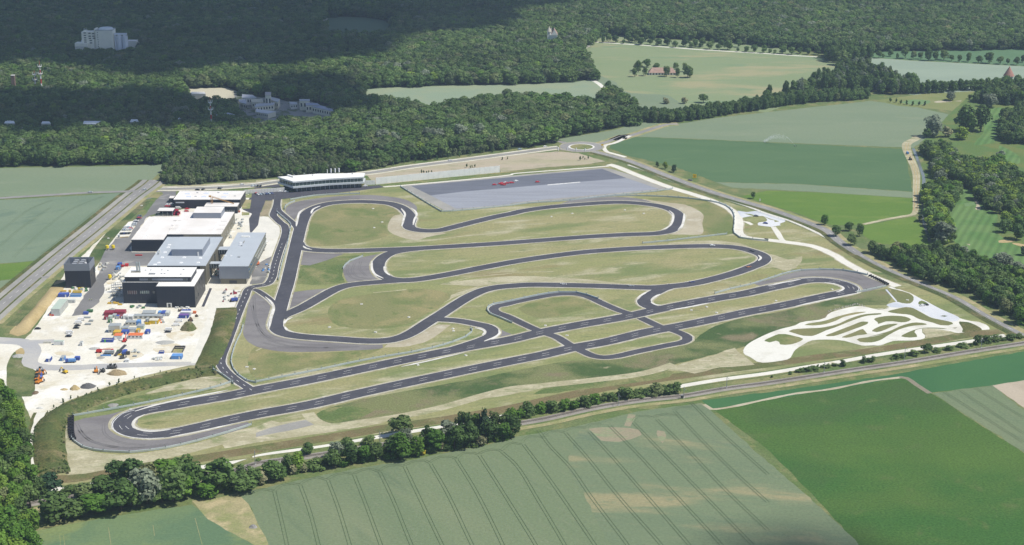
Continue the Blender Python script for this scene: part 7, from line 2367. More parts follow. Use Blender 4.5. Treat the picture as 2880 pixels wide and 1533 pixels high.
yc('Y1', 1570, 545, 270, 5.5, 2.9, 'yellow', 'bright yellow container with pale roof right of the cluster middle', roof=cm('cream'))
yc('Y1', 1470, 500, 80, 4.0, 2.6, 'grey', 'grey box left of the bright yellow container')
yc('Y1', 1440, 560, 70, 1.8, 1.6, 'yellow', 'small yellow bin, left of two before the yellow container', kind='skip', open_=True)
yc('Y1', 1525, 565, 75, 1.8, 1.6, 'yellow', 'small yellow bin, right of two before the yellow container', kind='skip', open_=True)
yc('Y1', 1850, 430, 105, 5.0, 3.2, 'grey', 'dark grey container behind the bright yellow one')
yc('Y1', 1835, 290, 85, 4.5, 2.6, 'lightblue', 'light blue container left of the deep blue one at the far right')
yc('Y1', 1930, 315, 120, 6.0, 2.9, 'blue', 'deep blue container between pale containers at the far right of the cluster')
yc('Y1', 2055, 310, 110, 6.0, 2.9, 'offwhite', 'pale container right of the deep blue one')
yc('Y1', 230, 295, 290, 6.0, 2.5, 'darkred', 'dark red container block at the far left of the cluster', units=3, door=False)
yc('Y1', 525, 270, 330, 6.0, 2.5, 'darkred', 'dark red containers with a grey tarpaulin behind the cluster', units=3, door=False)
yc('Y1', 235, 420, 115, 3.0, 2.4, 'darkred', 'small dark red container in front of the red block')
yc('Y1', 690, 385, 90, 3.0, 2.0, 'darkred', 'low dark red box in the back of the cluster')
yc('Y1', 600, 400, 90, 3.0, 2.6, 'cream', 'cream box with a blue top in the back of the cluster', roof=cm('blue'))
yc('Y1', 350, 510, 115, 3.0, 2.0, 'green', 'small green container behind the two-storey block')
yc('Y1', 360, 410, 110, 4.0, 2.4, 'palegreen', 'pale green box right of the small red container')
yc('Y1', 480, 360, 110, 4.0, 2.2, 'grey', 'grey box behind the pale green box')
yc('Y1', 1210, 700, 210, 5.0, 2.6, 'palegreen', 'pale grey-green cabins at the right of the orange roofs', roof=M_rooft, units=2, kind='site_office', door=False)
yc('Y1', 1190, 800, 100, 4.0, 2.2, 'mustard', 'mustard box behind the row of orange roofs')
# hip-roofed grey shed
b = at('Y1', 1590, 250)
t = thing('shed', 'grey shed with shallow ridged roof at the back of the cabin cluster', 'shed', b)
gabled(t, 330 * mpp('Y1', 1590, 250), 6, 2.2, 1.1, M_rooft, cm('grey'))
# tent roofs
b = at('Y1', 500, 130)
t = thing('earth_heap', 'flat grey heap behind the dark red containers', 'heap', b)
def heap(t, w, d, h, m, seed=0):
    r = random.Random(seed)
    n = 14
    mb = MB()
    rings = [(1.0, 0.0), (.72, .45), (.42, .8), (.15, 1.0)]
    for k, (f, zf) in enumerate(rings):
        for i in range(n):
            a = 2 * math.pi * i / n
            q = f * r.uniform(.86, 1.12)
            mb.v.append((math.cos(a) * w / 2 * q, math.sin(a) * d / 2 * q, h * zf * r.uniform(.88, 1.1) - .05))
    for k in range(3):
        for i in range(n):
            j = (i + 1) % n
            mb.f.append((k * n + i, k * n + j, (k + 1) * n + j, (k + 1) * n + i))
    mb.f.append(tuple(range(3 * n, 4 * n)))
    mb.mi = [0] * len(mb.f)
    o = mb.build('heap', m, t)
    return o
heap(t, 300 * mpp('Y1', 500, 130), 5, 1.6, M_apron, 1)
M_graveld = mat('dark_chippings', (.13, .13, .135), .95, var=.3, vscale=2)
for c, x, y, w, d, h, m, lab in (('Y2', 1440, 1170, 430, 8, 2.6, M_graveld, 'dark grey chippings heap at the lower left of the yard'), ('Y2', 1100, 1225, 270, 6, 3.0, M_sand, 'pointed sand heap left of the dark chippings'), ('Y2', 830, 1240, 210, 4, .9, M_sand, 'flat sand spill left of the pointed sand heap'), ('Y3', 640, 840, 560, 9, 3.0, gmat('tan_soil', [], (.32, .25, .15), .3, 1.5), 'largest tan soil heap beside the dark machine'),
                                 ('YR', 690, 440, 330, 13, 5.5, M_mound, 'overgrown green mound with pointed top near the tents'), ('Y2', 90, 1330, 170, 6, 1.4, gmat('dark_soil', [], (.17, .125, .085), .35, 1.5), 'low dark soil heap by the lower left wood'), ('Y3', 210, 430, 240, 5, 1.0, M_apron, 'flat grey gravel fan under the blue crane part'),
                                 ('C0', 1090, 1165, 110, 7, .8, M_apron, 'low grey gravel ring in the grass above the hairpin'), ('Y1', 2050, 1090, 560, 9, .9, mat('rubble', (.42, .42, .40), .9, var=.3, vscale=1.5), 'spread of grey rubble right of the cabins'), ('C0', 180, 690, 130, 8, 1.2, mat('rubble', (.42, .42, .40), .9, var=.3, vscale=1.5), 'grey rubble on the weedy patch at the left'),
                                 ('C0', 385, 1195, 90, 3, 1.2, mat('pale_rubble', (.62, .62, .60), .9, var=.2, vscale=1.5), 'pale rubble at the narrow end of the yard'), ('Y2', 1610, 190, 330, 6, 1.0, mat('rubble', (.42, .42, .40), .9, var=.3, vscale=1.5), 'grey stacked panels left of the red boom')):
    b = at(c, x, y)
    t = thing('heap', lab, 'heap', (b.x, b.y, top(b)))
    heap(t, w * mpp(c, x, y), d, h, m, int(x))
# left-hand site containers
t = container(at('Y4', 440, 715), 200 * mpp('Y4', 440, 715), 24, 5.6, 'offwhite', 'long double-stacked pale container block beside the sand bank', roof=cm('palegreen'), ribs=True, door=False)
yc('Y4', 395, 715, 45, 1.6, 1.6, 'orange', 'small orange box at the foot of the pale container block', door=False)
yc('Y4', 445, 718, 50, 1.6, 1.2, 'red', 'small red box beside the orange one', door=False)
yc('Y4', 815, 425, 155, 2.6, 2.6, 'offwhite', 'single pale container right of the stacked block')
yc('Y4', 590, 292, 225, 5.0, 2.5, 'blue', 'deep blue container below the dark tower')
yc('Y4', 868, 285, 240, 3.2, 2.2, 'lightblue', 'bright blue skip below the dark tower', kind='skip', open_=True)
yc('Y4', 925, 195, 190, 2.6, 1.6, 'yellow', 'yellow skip behind the bright blue skip', kind='skip', open_=True)
yc('Y4', 830, 190, 45, 1.6, 2.0, 'mustard', 'small mustard box left of the yellow skip', door=False)
yc('Y4', 650, 170, 120, 2.0, .9, 'mustard', 'low stack of timber behind the deep blue container', door=False)
yc('Y4', 1160, 690, 110, 2.4, 2.0, 'blue', 'blue tarpaulined box at the end of the asphalt lane', door=False)
yc('Y4', 1240, 640, 130, 2.8, 1.8, 'green', 'green tarpaulined load beside the blue box', door=False)
yc('Y4', 1170, 770, 150, 2.0, .9, 'grey', 'dark pallet stack below the blue box', door=False)
yc('Y4', 1200, 925, 130, 2.0, 1.2, 'grey', 'grey pallets, nearer stack right of the white vans', door=False)
yc('Y4', 1290, 850, 90, 2.0, 1.2, 'grey', 'grey pallets, farther stack right of the white vans', door=False)
yc('TW', 1135, 545, 70, 4.0, 2.6, 'lightblue', 'light blue lorry cab box beside the black building')
yc('TW', 1165, 480, 75, 4.0, 2.6, 'blue', 'deeper blue box behind the light blue one')
yc('TW', 1310, 480, 60, 3.0, 2.0, 'red', 'red box beside the blue boxes left of the black building', door=False)
yc('TW', 1240, 490, 50, 2.0, 1.6, 'red', 'smaller red box beside the blue boxes', door=False)
# front of the yard
yc('Y2', 358, 535, 110, 6.0, 2.6, 'blue', 'blue box container with white roof alone at the front left of the yard', roof=cm('white'))
yc('Y2', 725, 510, 95, 5.5, 2.6, 'lightblue', 'blue-grey trailer body right of the white-roofed container', roof=cm('grey'))
yc('Y2', 1095, 495, 125, 3.0, 2.4, 'blue', 'blue box behind the blue lorry', door=False)
yc('YR', 355, 1035, 200, 5.4, 2.6, 'lightblue', 'bright blue covered skip with green stripe at the front right of the yard')
MB().box(0, 0, 0, .1, .1, .1)
yc('YR', 118, 925, 90, 2.6, 1.6, 'blue', 'small blue skip full of scrap left of the bright blue one', kind='skip', open_=True)
b = at('YR', 370, 905)
t = thing('material_bay', 'bare earth bay framed by dark boards behind the bright blue skip', 'bay', b)
w_ = 200 * mpp('YR', 370, 905)
MB().box(w_ / 2, 3.5, .06, w_, 7, .3).build('fill', M_hay, t)
for x_ in (0, w_):
    MB().box(x_, 5.5, .0, .25, 11, 1.3).build('board', M_door, t)
for y_ in (7, 11):
    MB().box(w_ / 2, y_, .0, w_, .25, 1.3).build('board', M_door, t)
# striped tent-like cabins
yc('YR', 500, 245, 180, 4.0, 2.6, 'blue', 'blue site cabin with purple roof edge near the green mound', roof=mat('purple_roof', (.16, .09, .30), .6))
yc('YR', 530, 205, 200, 3.4, 3.4, 'white', 'white-roofed cabin behind the blue one near the green mound', roof=cm('white'), door=False)
yc('YR', 555, 170, 175, 2.6, 3.4, 'blue', 'blue strip cabin behind the white-roofed one', door=False)
yc('YR', 770, 155, 60, 2.0, 1.8, 'orange', 'orange box right of the blue and white cabins', door=False)
r = random.Random(5)
for i in range(16):
    x, y = (505 + i * 22, 92 + r.uniform(-5, 10)) if i < 10 else (r.uniform(700, 900), r.uniform(180, 290))
    b = at('YR', x, y + 12)
    t = thing('cable_drum' if i % 2 else 'machine_part', ('dark round cable drum' if i % 2 else 'dark machine part') + (' in the line behind the blue and white cabins' if i < 10 else ' on the ground beside the green mound'), 'drum' if i % 2 else 'machine part', (b.x, b.y, top(b)), r.uniform(0, 3), 'drums and parts near the blue and white cabins')
    if i % 2:
        MB().tube((0, -.5, .9), (0, .5, .9), .45, 10).tube((0, -.6, .9), (0, -.48, .9), .9, 12).tube((0, .48, .9), (0, .6, .9), .9, 12).build('drum', mat('drum_wood', (.20, .12, .08), .8), t)
    else:
        MB().box(0, 0, .3, 1.6, 1.0, .8).box(.5, 0, 1.1, .5, .6, .7).build('frame', M_door, t)
        MB().tube((-.6, -.6, .35), (-.6, .6, .35), .35, 8).tube((.6, -.6, .35), (.6, .6, .35), .35, 8).build('wheel', M_tyre, t)
# white site board and box
t = yc('Y2', 555, 100, 260, 2.6, 3.0, 'white', 'white site cabin beside the yard entrance lane', roof=cm('palegreen'), ribs=False)
yc('Y2', 290, 55, 200, .4, 1.4, 'cream', 'low cream hoarding left of the white site cabin', ribs=False, door=False)
yc('Y2', 1225, 120, 70, 3.6, 2.6, 'white', 'small white trailer right of the yard entrance lane', roof=cm('grey'), ribs=False)

# ---- construction machines
M_cat = mat('machine_yellow', (.68, .46, .03), .45, var=.1, vscale=1)
M_org = mat('machine_orange', (.66, .24, .03), .45, var=.1, vscale=1)
M_rd = mat('machine_red', (.55, .03, .03), .4, var=.1, vscale=1)
def excavator(c, x, y, ang, m, label, arm=1.0, name='excavator'):
    b = at(c, x, y)
    t = thing(name, label, name.replace('_', ' '), (b.x, b.y, top(b)), ang)
    for s_ in (-1, 1):
        MB().box(0, s_ * 1.1, 0, 3.4, .6, .8, taper=.85).build('crawler_track', M_tyre, t)
    MB().box(-.3, 0, .8, 3.0, 2.5, 1.1, taper=.95).build('upper_body', m, t)
    MB().box(.5, .7, 1.9, 1.4, 1.0, 1.2, taper=.85).build('cab', M_glass, t)
    mb = MB().bar((.9, -.3, 1.6), (3.4 * arm, -.3, 3.6), .45, .5)
    mb.build('boom', m, t)
    MB().bar((3.3 * arm, -.3, 3.7), (5.0 * arm, -.3, 1.6), .35, .4).build('stick', m, t)
    MB().box(5.0 * arm, -.3, .6, 1.0, 1.1, 1.0, taper=.6).build('bucket', M_door, t)
    return t
excavator('Y2', 850, 815, R(150), M_cat, 'yellow excavator with raised arm at the front of the yard')
excavator('Y2', 1650, 795, R(95), M_org, 'small orange roller-like machine beside the dark machine', .6, 'roller')
excavator('Y2', 1820, 790, R(-100), M_door, 'dark excavator standing left of the largest tan heap')
for i, (x, y, an, m, lab) in enumerate([(165, 850, 80, M_org, 'orange machine at the head of the orange group'), (265, 850, 10, M_org, 'orange machine on the right of the orange group'), (150, 930, 80, M_door, 'dark machine in the middle of the orange group'), (210, 945, 80, mat('machine_blue', (.06, .12, .45), .4), 'blue machine in the middle of the orange group'), (140, 1010, 70, M_org, 'orange machine low on the left of the orange group'), (215, 1050, 40, M_org, 'orange machine at the lower right of the orange group'), (150, 1080, 85, M_org, 'orange machine at the tail of the orange group'), (185, 770, 5, M_unit, 'grey machine at the top of the orange group')]):
    excavator('Y2', x, y, R(an), m, lab, .55, 'loader')
for x, lab in ((2000, 'small dark compactor, left of two by the lane edge'), (2105, 'small dark compactor, right of two by the lane edge')):
    excavator('Y2', x, 695, R(20), M_door, lab, .4, 'compactor')
# red boom lift and red loader
b = at('Y3', 170, 290)
t = thing('boom_lift', 'red boom lift with its arm stretched flat to the right', 'boom lift', (b.x, b.y, top(b)))
MB().box(0, 0, .5, 4.2, 2.4, 1.6, taper=.85).build('chassis', M_rd, t)
for x_ in (-1.4, 1.4):
    for s_ in (-1, 1):
        MB().tube((x_, s_ * 1.1, .55), (x_, s_ * 1.4, .55), .55, 10).build('wheel', M_tyre, t)
MB().bar((-1.2, 0, 2.4), (8.6, 0, 2.6), .5, .5).build('boom', M_rd, t)
MB().box(9.6, 0, 1.4, 1.6, 1.8, 1.2).build('basket', M_rd, t)
b = at('Y1', 850, 1060)
t = thing('telehandler', 'red telehandler seen from behind with raised boom among the cabins', 'telehandler', (b.x, b.y, top(b)), R(88))
MB().box(0, 0, .5, 4.4, 2.2, 1.1, taper=.9).build('chassis', M_rd, t)
MB().box(.3, .6, 1.6, 1.6, .9, 1.1, taper=.85).build('cab', M_glass, t)
MB().bar((-1.8, -.4, 1.7), (4.2, -.4, 4.2), .5, .5).build('boom', M_rd, t)
for x_ in (-1.4, 1.4):
    for s_ in (-1, 1):
        MB().tube((x_, s_ * 1.05, .6), (x_, s_ * 1.4, .6), .6, 10).build('wheel', M_tyre, t)
# lorries
def lorry(c, x, y, ang, cabm, loadm, label, ln=5.0):
    b = at(c, x, y)
    t = thing('lorry', label, 'lorry', (b.x, b.y, top(b)), ang)
    MB().box(2.2, 0, .7, 1.9, 2.3, 2.1, taper=.92).build('cab', cabm, t)
    MB().box(3.12, 0, 1.7, .1, 2.0, .8).build('windscreen', M_glass, t)
    MB().box(1.1 - ln / 2, 0, 1.0, ln, 2.4, 1.7).build('load_body', loadm, t)
    MB().box(-.5, 0, .55, ln + 2.6, 1.0, .4).build('chassis', M_door, t)
    for x_ in (2.2, -.6, -2.6):
        for s_ in (-1, 1):
            MB().tube((x_, s_ * .95, .5), (x_, s_ * 1.2, .5), .5, 10).build('wheel', M_tyre, t)
    return t
lorry('Y2', 980, 545, R(186), cm('blue'), cm('lightblue'), 'blue lorry in front of the blue box at the front of the yard')
lorry('C0', 2255, 165, R(20), cm('blue'), cm('blue'), 'small blue lorry by the dashed road beside the rubbish heap', 3)
lorry('MB', 2250, 975, R(65), cm('orange'), cm('orange'), 'orange lorry against the side of the office wing', 4)
lorry('Y3', 450, 330, R(0), cm('grey'), cm('grey'), 'grey flatbed lorry beside the blue crane part', 4.5)
b = at('Y3', 210, 378)
t = thing('crane_part', 'long light blue beam lying in front of the red boom lift', 'beam', (b.x, b.y, top(b)))
MB().box(3.8, 0, 0, 7.4, 1.2, .8).build('beam', cm('lightblue'), t)
b = at('Y3', 700, 350)
t = thing('screening_plant', 'dark slanted conveyor with blue hopper in the middle of the yard', 'screening plant', (b.x, b.y, top(b)), R(0))
MB().box(3.2, 2.5, .4, 3.0, 6.0, 2.0, taper=.9).build('hopper', cm('blue'), t)
MB().bar((-2.5, -3, .6), (2.5, 9, 4.2), 2.2, .5).build('conveyor', M_door, t)
MB().box(-1.4, 4, .2, 2.6, 3.0, 1.8).build('engine_box', cm('green'), t)
MB().box(.2, -.8, 0, 3.4, .9, .9).build('crawler_track', cm('yellow'), t)
MB().box(6.0, .8, 0, 2.6, 2.4, 2.2).build('power_box', M_door, t)
for c, x, y, an, lab in (('Y3', 780, 440, 30, 'black tractor unit below the slanted conveyor'),):
    excavator(c, x, y, R(an), M_door, lab, .5, 'tractor')
yc('Y3', 830, 545, 110, 3.0, 1.8, 'white', 'white-topped tank beside the black tractor', door=False)
yc('Y3', 1040, 405, 100, 1.6, .9, 'grey', 'low grey pallet right of the slanted conveyor', door=False)
# people on the lane
b = at('C0', 873, 157)
M_skin, M_hv = mat('skin', (.45, .28, .20), .6), mat('hi_vis', (.55, .75, .10), .6)
for k, dx in enumerate((-.9, .9)):
    t = thing('person', 'person in a yellow-green vest walking on the asphalt lane, %s of two' % ('left', 'right')[k], 'person', (b.x + dx, b.y, top(b)))
    v = [(0, 0, .95), (.1, 0, .50), (.13, .05, .06), (.14, -.08, .03), (-.1, 0, .50), (-.12, -.05, .06), (-.13, -.18, .03), (0, 0, 1.2), (0, 0, 1.42), (.19, 0, 1.40), (.26, 0, 1.12), (.25, -.10, .88), (-.19, 0, 1.40), (-.26, 0, 1.12), (-.25, -.10, .88), (0, 0, 1.55), (0, -.02, 1.68), (0, 0, 1.78)]
    e = [(0, 1), (1, 2), (2, 3), (0, 4), (4, 5), (5, 6), (0, 7), (7, 8), (8, 9), (9, 10), (10, 11), (8, 12), (12, 13), (13, 14), (8, 15), (15, 16), (16, 17)]
    me = bpy.data.meshes.new('body')
    me.from_pydata(v, e, [])
    me.materials.append(M_door)
    o = link('body', me, t)
    md = o.modifiers.new('skin', 'SKIN')
    rad = [.15, .085, .06, .05, .085, .06, .05, .15, .15, .075, .055, .045, .075, .055, .045, .06, .105, .08]
    for i_, r_ in enumerate(rad):
        me.skin_vertices[0].data[i_].radius = (r_, r_)
    me.skin_vertices[0].data[0].use_root = True
    o.modifiers.new('sub', 'SUBSURF').levels = 1
    MB().tube((0, 0, .98), (0, 0, 1.45), .19, 10, .21).build('vest', M_hv, t)
    MB().tube((0, 0, 1.60), (0, 0, 1.80), .115, 10, .09).build('helmet', M_wall, t)

# ---- mobile crane behind the annexe
b = at('HB', 1350, 620)
d = ray('HB', 1350, 292)
hh = CAM_H + d.z * (b.y / d.y)
M_crane = mat('crane_ochre', (.48, .27, .08), .5)
t = thing('crane', 'ochre tower crane with drooping jib between the far hall and the white hall', 'crane', b)
mb = MB()
for dx, dy in ((-.7, -.7), (.7, -.7), (.7, .7), (-.7, .7)):
    mb.bar((dx, dy, 0), (dx, dy, hh), .22, .22)
for k in range(int(hh / 1.6)):
    z = k * 1.6
    mb.bar((-.7, -.7, z), (.7, -.7, z + 1.6), .14, .14).bar((.7, -.7, z), (.7, .7, z + 1.6), .14, .14)
mb.build('mast', M_crane, t)
q = at('HB', 1350, 300, hh)
e = at('HB', 1880, 445, hh - 5)
mb = MB()
a0, a1 = Vector((0, 0, hh)), Vector((e.x - b.x, -3, hh - 12.5))
a1 = Vector(((1880 - 1350) * mpp('HB', 1350, 500), -2, hh - height('HB', (1350, 620), (1350, 470)) * 1.0))
for s_ in (-.45, .45):
    mb.bar((a0.x, a0.y + s_, a0.z), (a1.x, a1.y + s_, a1.z), .22, .22)
mb.bar((a0.x, a0.y, a0.z + 1.1), (a1.x, a1.y, a1.z + .4), .2, .2)
for k in range(14):
    f = k / 14
    mb.bar(a0.lerp(a1, f) + Vector((0, -.45, 0)), a0.lerp(a1, f + .5 / 14) + Vector((0, 0, 1.0)), .12, .12).bar(a0.lerp(a1, f + .5 / 14) + Vector((0, 0, 1.0)), a0.lerp(a1, f + 1 / 14) + Vector((0, .45, 0)), .12, .12)
mb.build('jib', M_crane, t)
MB().box(-1.5, 0, hh, 2.2, 1.4, 1.4).build('cab', M_crane, t)
MB().box(0, 0, 0, 4, 4, .8).build('base', M_conc, t)

# red crates between halls
for i, (x, y) in enumerate([(460, 735), (500, 735), (470, 700), (510, 700), (490, 660), (530, 700), (480, 640)]):
    p = at('HB', x, y)
    t = thing('crate', 'dark red crate in the stack behind the white hall', 'crate', (p.x, p.y, top(p)), 0, 'red crates behind the white hall')
    MB().box(0, 0, 0, 3.4, 2.4, 2.0).build('crate', mat('crate_red', (.33, .02, .05), .5), t)
    MB().box(0, 0, 2.0, 3.5, 2.5, .12).build('lid', mat('crate_red', (.33, .02, .05), .5), t)
p = at('HB', 1870, 660)
t = thing('brick_pallets', 'orange-red pallet row on the annexe forecourt', 'pallet', (p.x, p.y, top(p)))
for k in range(4):
    MB().box(-4.5 + 3 * k, 0, .2, 2.6, 2.4, 1.2).build('pallet_load', mat('pallet_red', (.42, .16, .09), .7), t)
p = at('MB', 190, 805)
t = thing('red_barrier', 'long red barrier beam on the asphalt in front of the storage hall', 'barrier', (p.x, p.y, top(p)))
MB().box(0, 0, 0, 6.0, 1.0, .9).build('beam', M_rd, t)
# scaffold and clutter beside the black building and along the white hall
M_scaf = mat('scaffold_steel', (.42, .43, .42), .6, .3)
def scaffold(c, pts, label, hh, bays):
    P = [at(c, *p) for p in pts]
    t = thing('scaffold', label, 'scaffold', P[0])
    mb = MB()
    a, b = Vector((0, 0, 0)), P[1] - P[0]
    nn = Vector((-b.y, b.x, 0)).normalized() * 1.6
    for i in range(bays + 1):
        for q in (a, a + nn):
            p = q + b * (i / bays)
            mb.bar((p.x, p.y, 0), (p.x, p.y, hh), .14, .14)
    for z in np.arange(2, hh + .1, 2):
        for q in (a, a + nn):
            mb.bar((q.x, q.y, z), (q.x + b.x, q.y + b.y, z), .12, .12)
    mb.build('tubes', M_scaf, t)
    for z in np.arange(2, hh, 2):
        m_ = a + nn / 2
        MB().bar((m_.x, m_.y, z), (m_.x + b.x, m_.y + b.y, z), 1.4, .12).build('walk_board', M_unit, t)
scaffold('C0', [(1085, 120), (1185, 118)], 'low scaffold against the left wall of the black building', 5, 5)
scaffold('C0', [(1080, 80), (1185, 70)], 'upper scaffold bay against the left wall of the black building', 8, 5)
r = random.Random(9)
def clutter(c, x0, x1, y0, y1, n, label, group, cols):
    for i in range(n):
        x, y = r.uniform(x0, x1), r.uniform(y0, y1)
        p = at(c, x, y)
        cc = r.choice(cols)
        t = thing('material_stack', label, 'building material', (p.x, p.y, top(p)), r.uniform(0, 3), group)
        w, d, h = r.uniform(1.0, 3.0), r.uniform(.8, 1.8), r.uniform(.5, 1.5)
        MB().box(0, 0, .15, w, d, h, taper=r.uniform(.8, 1)).build('stack', cm(cc), t)
        MB().box(0, 0, 0, w * 1.02, d * .9, .15).build('pallet', mat('pallet_wood', (.30, .24, .16), .9), t)
clutter('C0', 1030, 1180, 40, 190, 22, 'building materials stacked left of the black building', 'materials left of the black building', ['grey', 'cream', 'white', 'grey', 'mustard'])
clutter('C0', 2150, 2320, 50, 170, 20, 'rubbish and materials beside the dashed road', 'materials beside the dashed road', ['grey', 'cream', 'darkred', 'grey', 'palegreen'])
clutter('HB', 1700, 2080, 800, 1080, 26, 'building materials strewn along the white hall', 'materials along the white hall', ['grey', 'cream', 'grey', 'palegreen'])
clutter('HB', 1620, 1850, 1080, 1300, 14, 'pinkish wrapped materials behind the office wing', 'materials behind the office wing', ['offwhite', 'cream', 'grey'])
clutter('TW', 280, 620, 890, 960, 16, 'materials in front of the dark tower', 'materials at the dark tower', ['grey', 'cream', 'green', 'white', 'yellow'])
clutter('TW', 820, 980, 430, 580, 8, 'sandy materials behind the dark tower', 'materials behind the dark tower', ['cream', 'white', 'grey'])
clutter('TW', 1080, 1280, 580, 900, 22, 'grey materials between lane and black building', 'materials between lane and black building', ['grey', 'grey', 'white', 'cream'])
clutter('MB', 1400, 1600, 1040, 1160, 14, 'materials in the gap below the footbridge', 'materials in the footbridge gap', ['green', 'grey', 'cream', 'orange'])
clutter('MB', 1500, 1640, 760, 880, 12, 'materials in the gap between the footbridges', 'materials between the footbridges', ['darkred', 'grey', 'grey', 'orange'])
clutter('MB', 2340, 2490, 960, 1120, 9, 'blue and white materials beside the office wing lane', 'materials beside the office wing', ['lightblue', 'white', 'offwhite'])
clutter('Y3', 1030, 1200, 210, 300, 7, 'grey steel parts right of the slanted conveyor', 'steel parts by the conveyor', ['grey', 'offwhite'])
clutter('Y3', 1560, 1900, 420, 500, 10, 'grey and white scrap left of the bright blue skip', 'scrap by the bright blue skip', ['grey', 'white', 'offwhite'])
clutter('Y1', 500, 800, 920, 1060, 9, 'white wrapped goods before the orange-roofed pair', 'goods before the orange-roofed pair', ['white', 'offwhite'])
clutter('Y1', 1850, 2040, 380, 520, 8, 'scrap beside the bright yellow container', 'scrap beside the yellow container', ['white', 'orange', 'grey'])
clutter('BB', 950, 1280, 905, 950, 9, 'white pallets along the foot of the black building', 'pallets by the black building', ['white', 'offwhite'])
clutter('BB', 220, 560, 900, 960, 6, 'dark materials before the black building', 'dark materials before the black building', ['grey', 'green'])
for i, (x, y) in enumerate([(1020, 1190), (1150, 1190), (1220, 1215)]):
    p = at('TW', x, y)
    t = thing('plank_stack', 'yellow shuttering panels, %s stack beside the black building' % ('left', 'middle', 'right')[i], 'planks', (p.x, p.y, top(p)))
    for k in range(4):
        MB().box(0, (k - 1.5) * .75, .05, 3.2, .6, .7).build('plank', cm('mustard'), t)
for x, y, lab in ((975, 160, 'left yellow mushroom-shaped tank beside the asphalt court'), (1090, 155, 'right yellow mushroom-shaped tank beside the asphalt court'), (1025, 730, 'yellow dumper at the lane beside the black building')):
    p = at('TW', x, y)
    t = thing('cement_silo', lab, 'silo', (p.x, p.y, top(p)))
    MB().cone(0, 0, 2.0, 1.6, 2.2, 12, 1.3).build('tank', mat('silo_yellow', (.75, .58, .03), .5), t)
    MB().cone(0, 0, .7, .5, 1.3, 10, 1.5).build('hopper', mat('silo_yellow', (.75, .58, .03), .5), t)
    for k in range(4):
        a_ = k * 1.57 + .7
        MB().tube((math.cos(a_) * 1.2, math.sin(a_) * 1.2, 0), (math.cos(a_), math.sin(a_), 2.2), .1, 5).build('leg', M_steel, t)
# tractor with blue sprayer on the dirt track and the irrigation gun
b = at('B3', 1345, 115)
t = thing('water_tank_trailer', 'blue tank trailer on the dirt track beside the crop field', 'trailer', b, R(95))
MB().tube((-1.8, 0, 1.6), (1.8, 0, 1.6), 1.2, 12).build('tank', cm('lightblue'), t)
for s_ in (-1, 1):
    MB().tube((0, s_ * 1.1, .6), (0, s_ * 1.4, .6), .6, 10).build('wheel', M_tyre, t)
MB().bar((1.5, 0, .7), (3.2, 0, .6), .2, .2).build('drawbar', M_door, t)
excavator('B3', 1372, 172, R(100), M_door, 'small dark tractor on the dirt track below the blue trailer', .4, 'tractor')
M_spray = bpy.data.materials.new('water_spray')
M_spray.use_nodes = True
M_spray.node_tree.nodes['Principled BSDF'].inputs['Base Color'].default_value = (.9, .92, .95, 1)
M_spray.node_tree.nodes['Principled BSDF'].inputs['Roughness'].default_value = .6
M_spray.node_tree.nodes['Principled BSDF'].inputs['Alpha'].default_value = .42
src, end = at('B3', 262, 40), at('A3', -40, 1371)
mb = MB()
r = random.Random(3)
for i in range(1500):
    f = r.random() ** .8
    z = 11 * 4 * f * (1 - f) * r.uniform(.55 if f > .3 else .95, 1.02)
    p = src.lerp(end, f) + Vector((0, r.uniform(-1, 1) * 5 * f, z + .3))
    s_ = .18 + .35 * f
    a = [Vector((r.uniform(-1, 1), r.uniform(-1, 1), r.uniform(-1, 1))) * s_ for _ in range(3)]
    mb.poly([p + q for q in a])
mb.build('water_spray', M_spray)['kind'] = 'stuff'
t = thing('irrigation_gun', 'irrigation gun throwing an arc of water over the crop field', 'sprinkler', src)
MB().bar((-1.2, 0, .5), (1.2, 0, .5), .3, .3).tube((0, 0, .5), (-.8, 0, 1.8), .12, 6).build('gun', M_steel, t)
for s_ in (-1, 1):
    MB().tube((s_, -.15, .45), (s_, .15, .45), .45, 8).build('wheel', M_tyre, t)
b = at('D0', 2440, 1200)
t = thing('boulder', 'grey boulder in the lower stubble triangle', 'boulder', b)
heap(t, 90 * mpp('D0', 2440, 1200), 3.4, 1.8, mat('grey_stone', (.32, .31, .30), .9, var=.3, vscale=1), 4)
# scattered stones and manhole lids in the infield
M_lid = mat('pale_stone', (.60, .59, .54), .9)
for i, (c, x, y) in enumerate([('B1', 1128, 642), ('B1', 1215, 772), ('B1', 1140, 825), ('B2', 1088, 655), ('B2', 580, 688), ('B2', 380, 718), ('B2', 1270, 688), ('C1', 1018, 192), ('C1', 1473, 318), ('C1', 708, 414), ('C1', 1152, 462), ('C1', 1898, 428), ('C1', 1905, 450), ('C1', 2022, 686), ('C1', 1562, 778), ('C2', 322, 398), ('C2', 530, 494), ('C2', 1875, 218), ('C2', 1730, 250), ('C2', 1972, 275), ('EL', 1600, 190), ('ER', 1365, 412), ('ER', 172, 655), ('OG', 655, 378), ('C0', 2380, 798), ('C0', 2450, 818), ('B0', 1045, 928), ('B0', 1365, 612)]):
    p = at(c, x, y)
    t = thing('drain_cover', 'pale concrete drain cover in the dry grass', 'drain cover', p, r.uniform(0, 3), 'pale drain covers in the grass')
    MB().box(0, 0, 0, 2.2, 1.8, .45, taper=.9).build('shaft', M_lid, t)
    MB().box(0, 0, .45, 1.3, 1.1, .08).build('lid', M_conc, t)
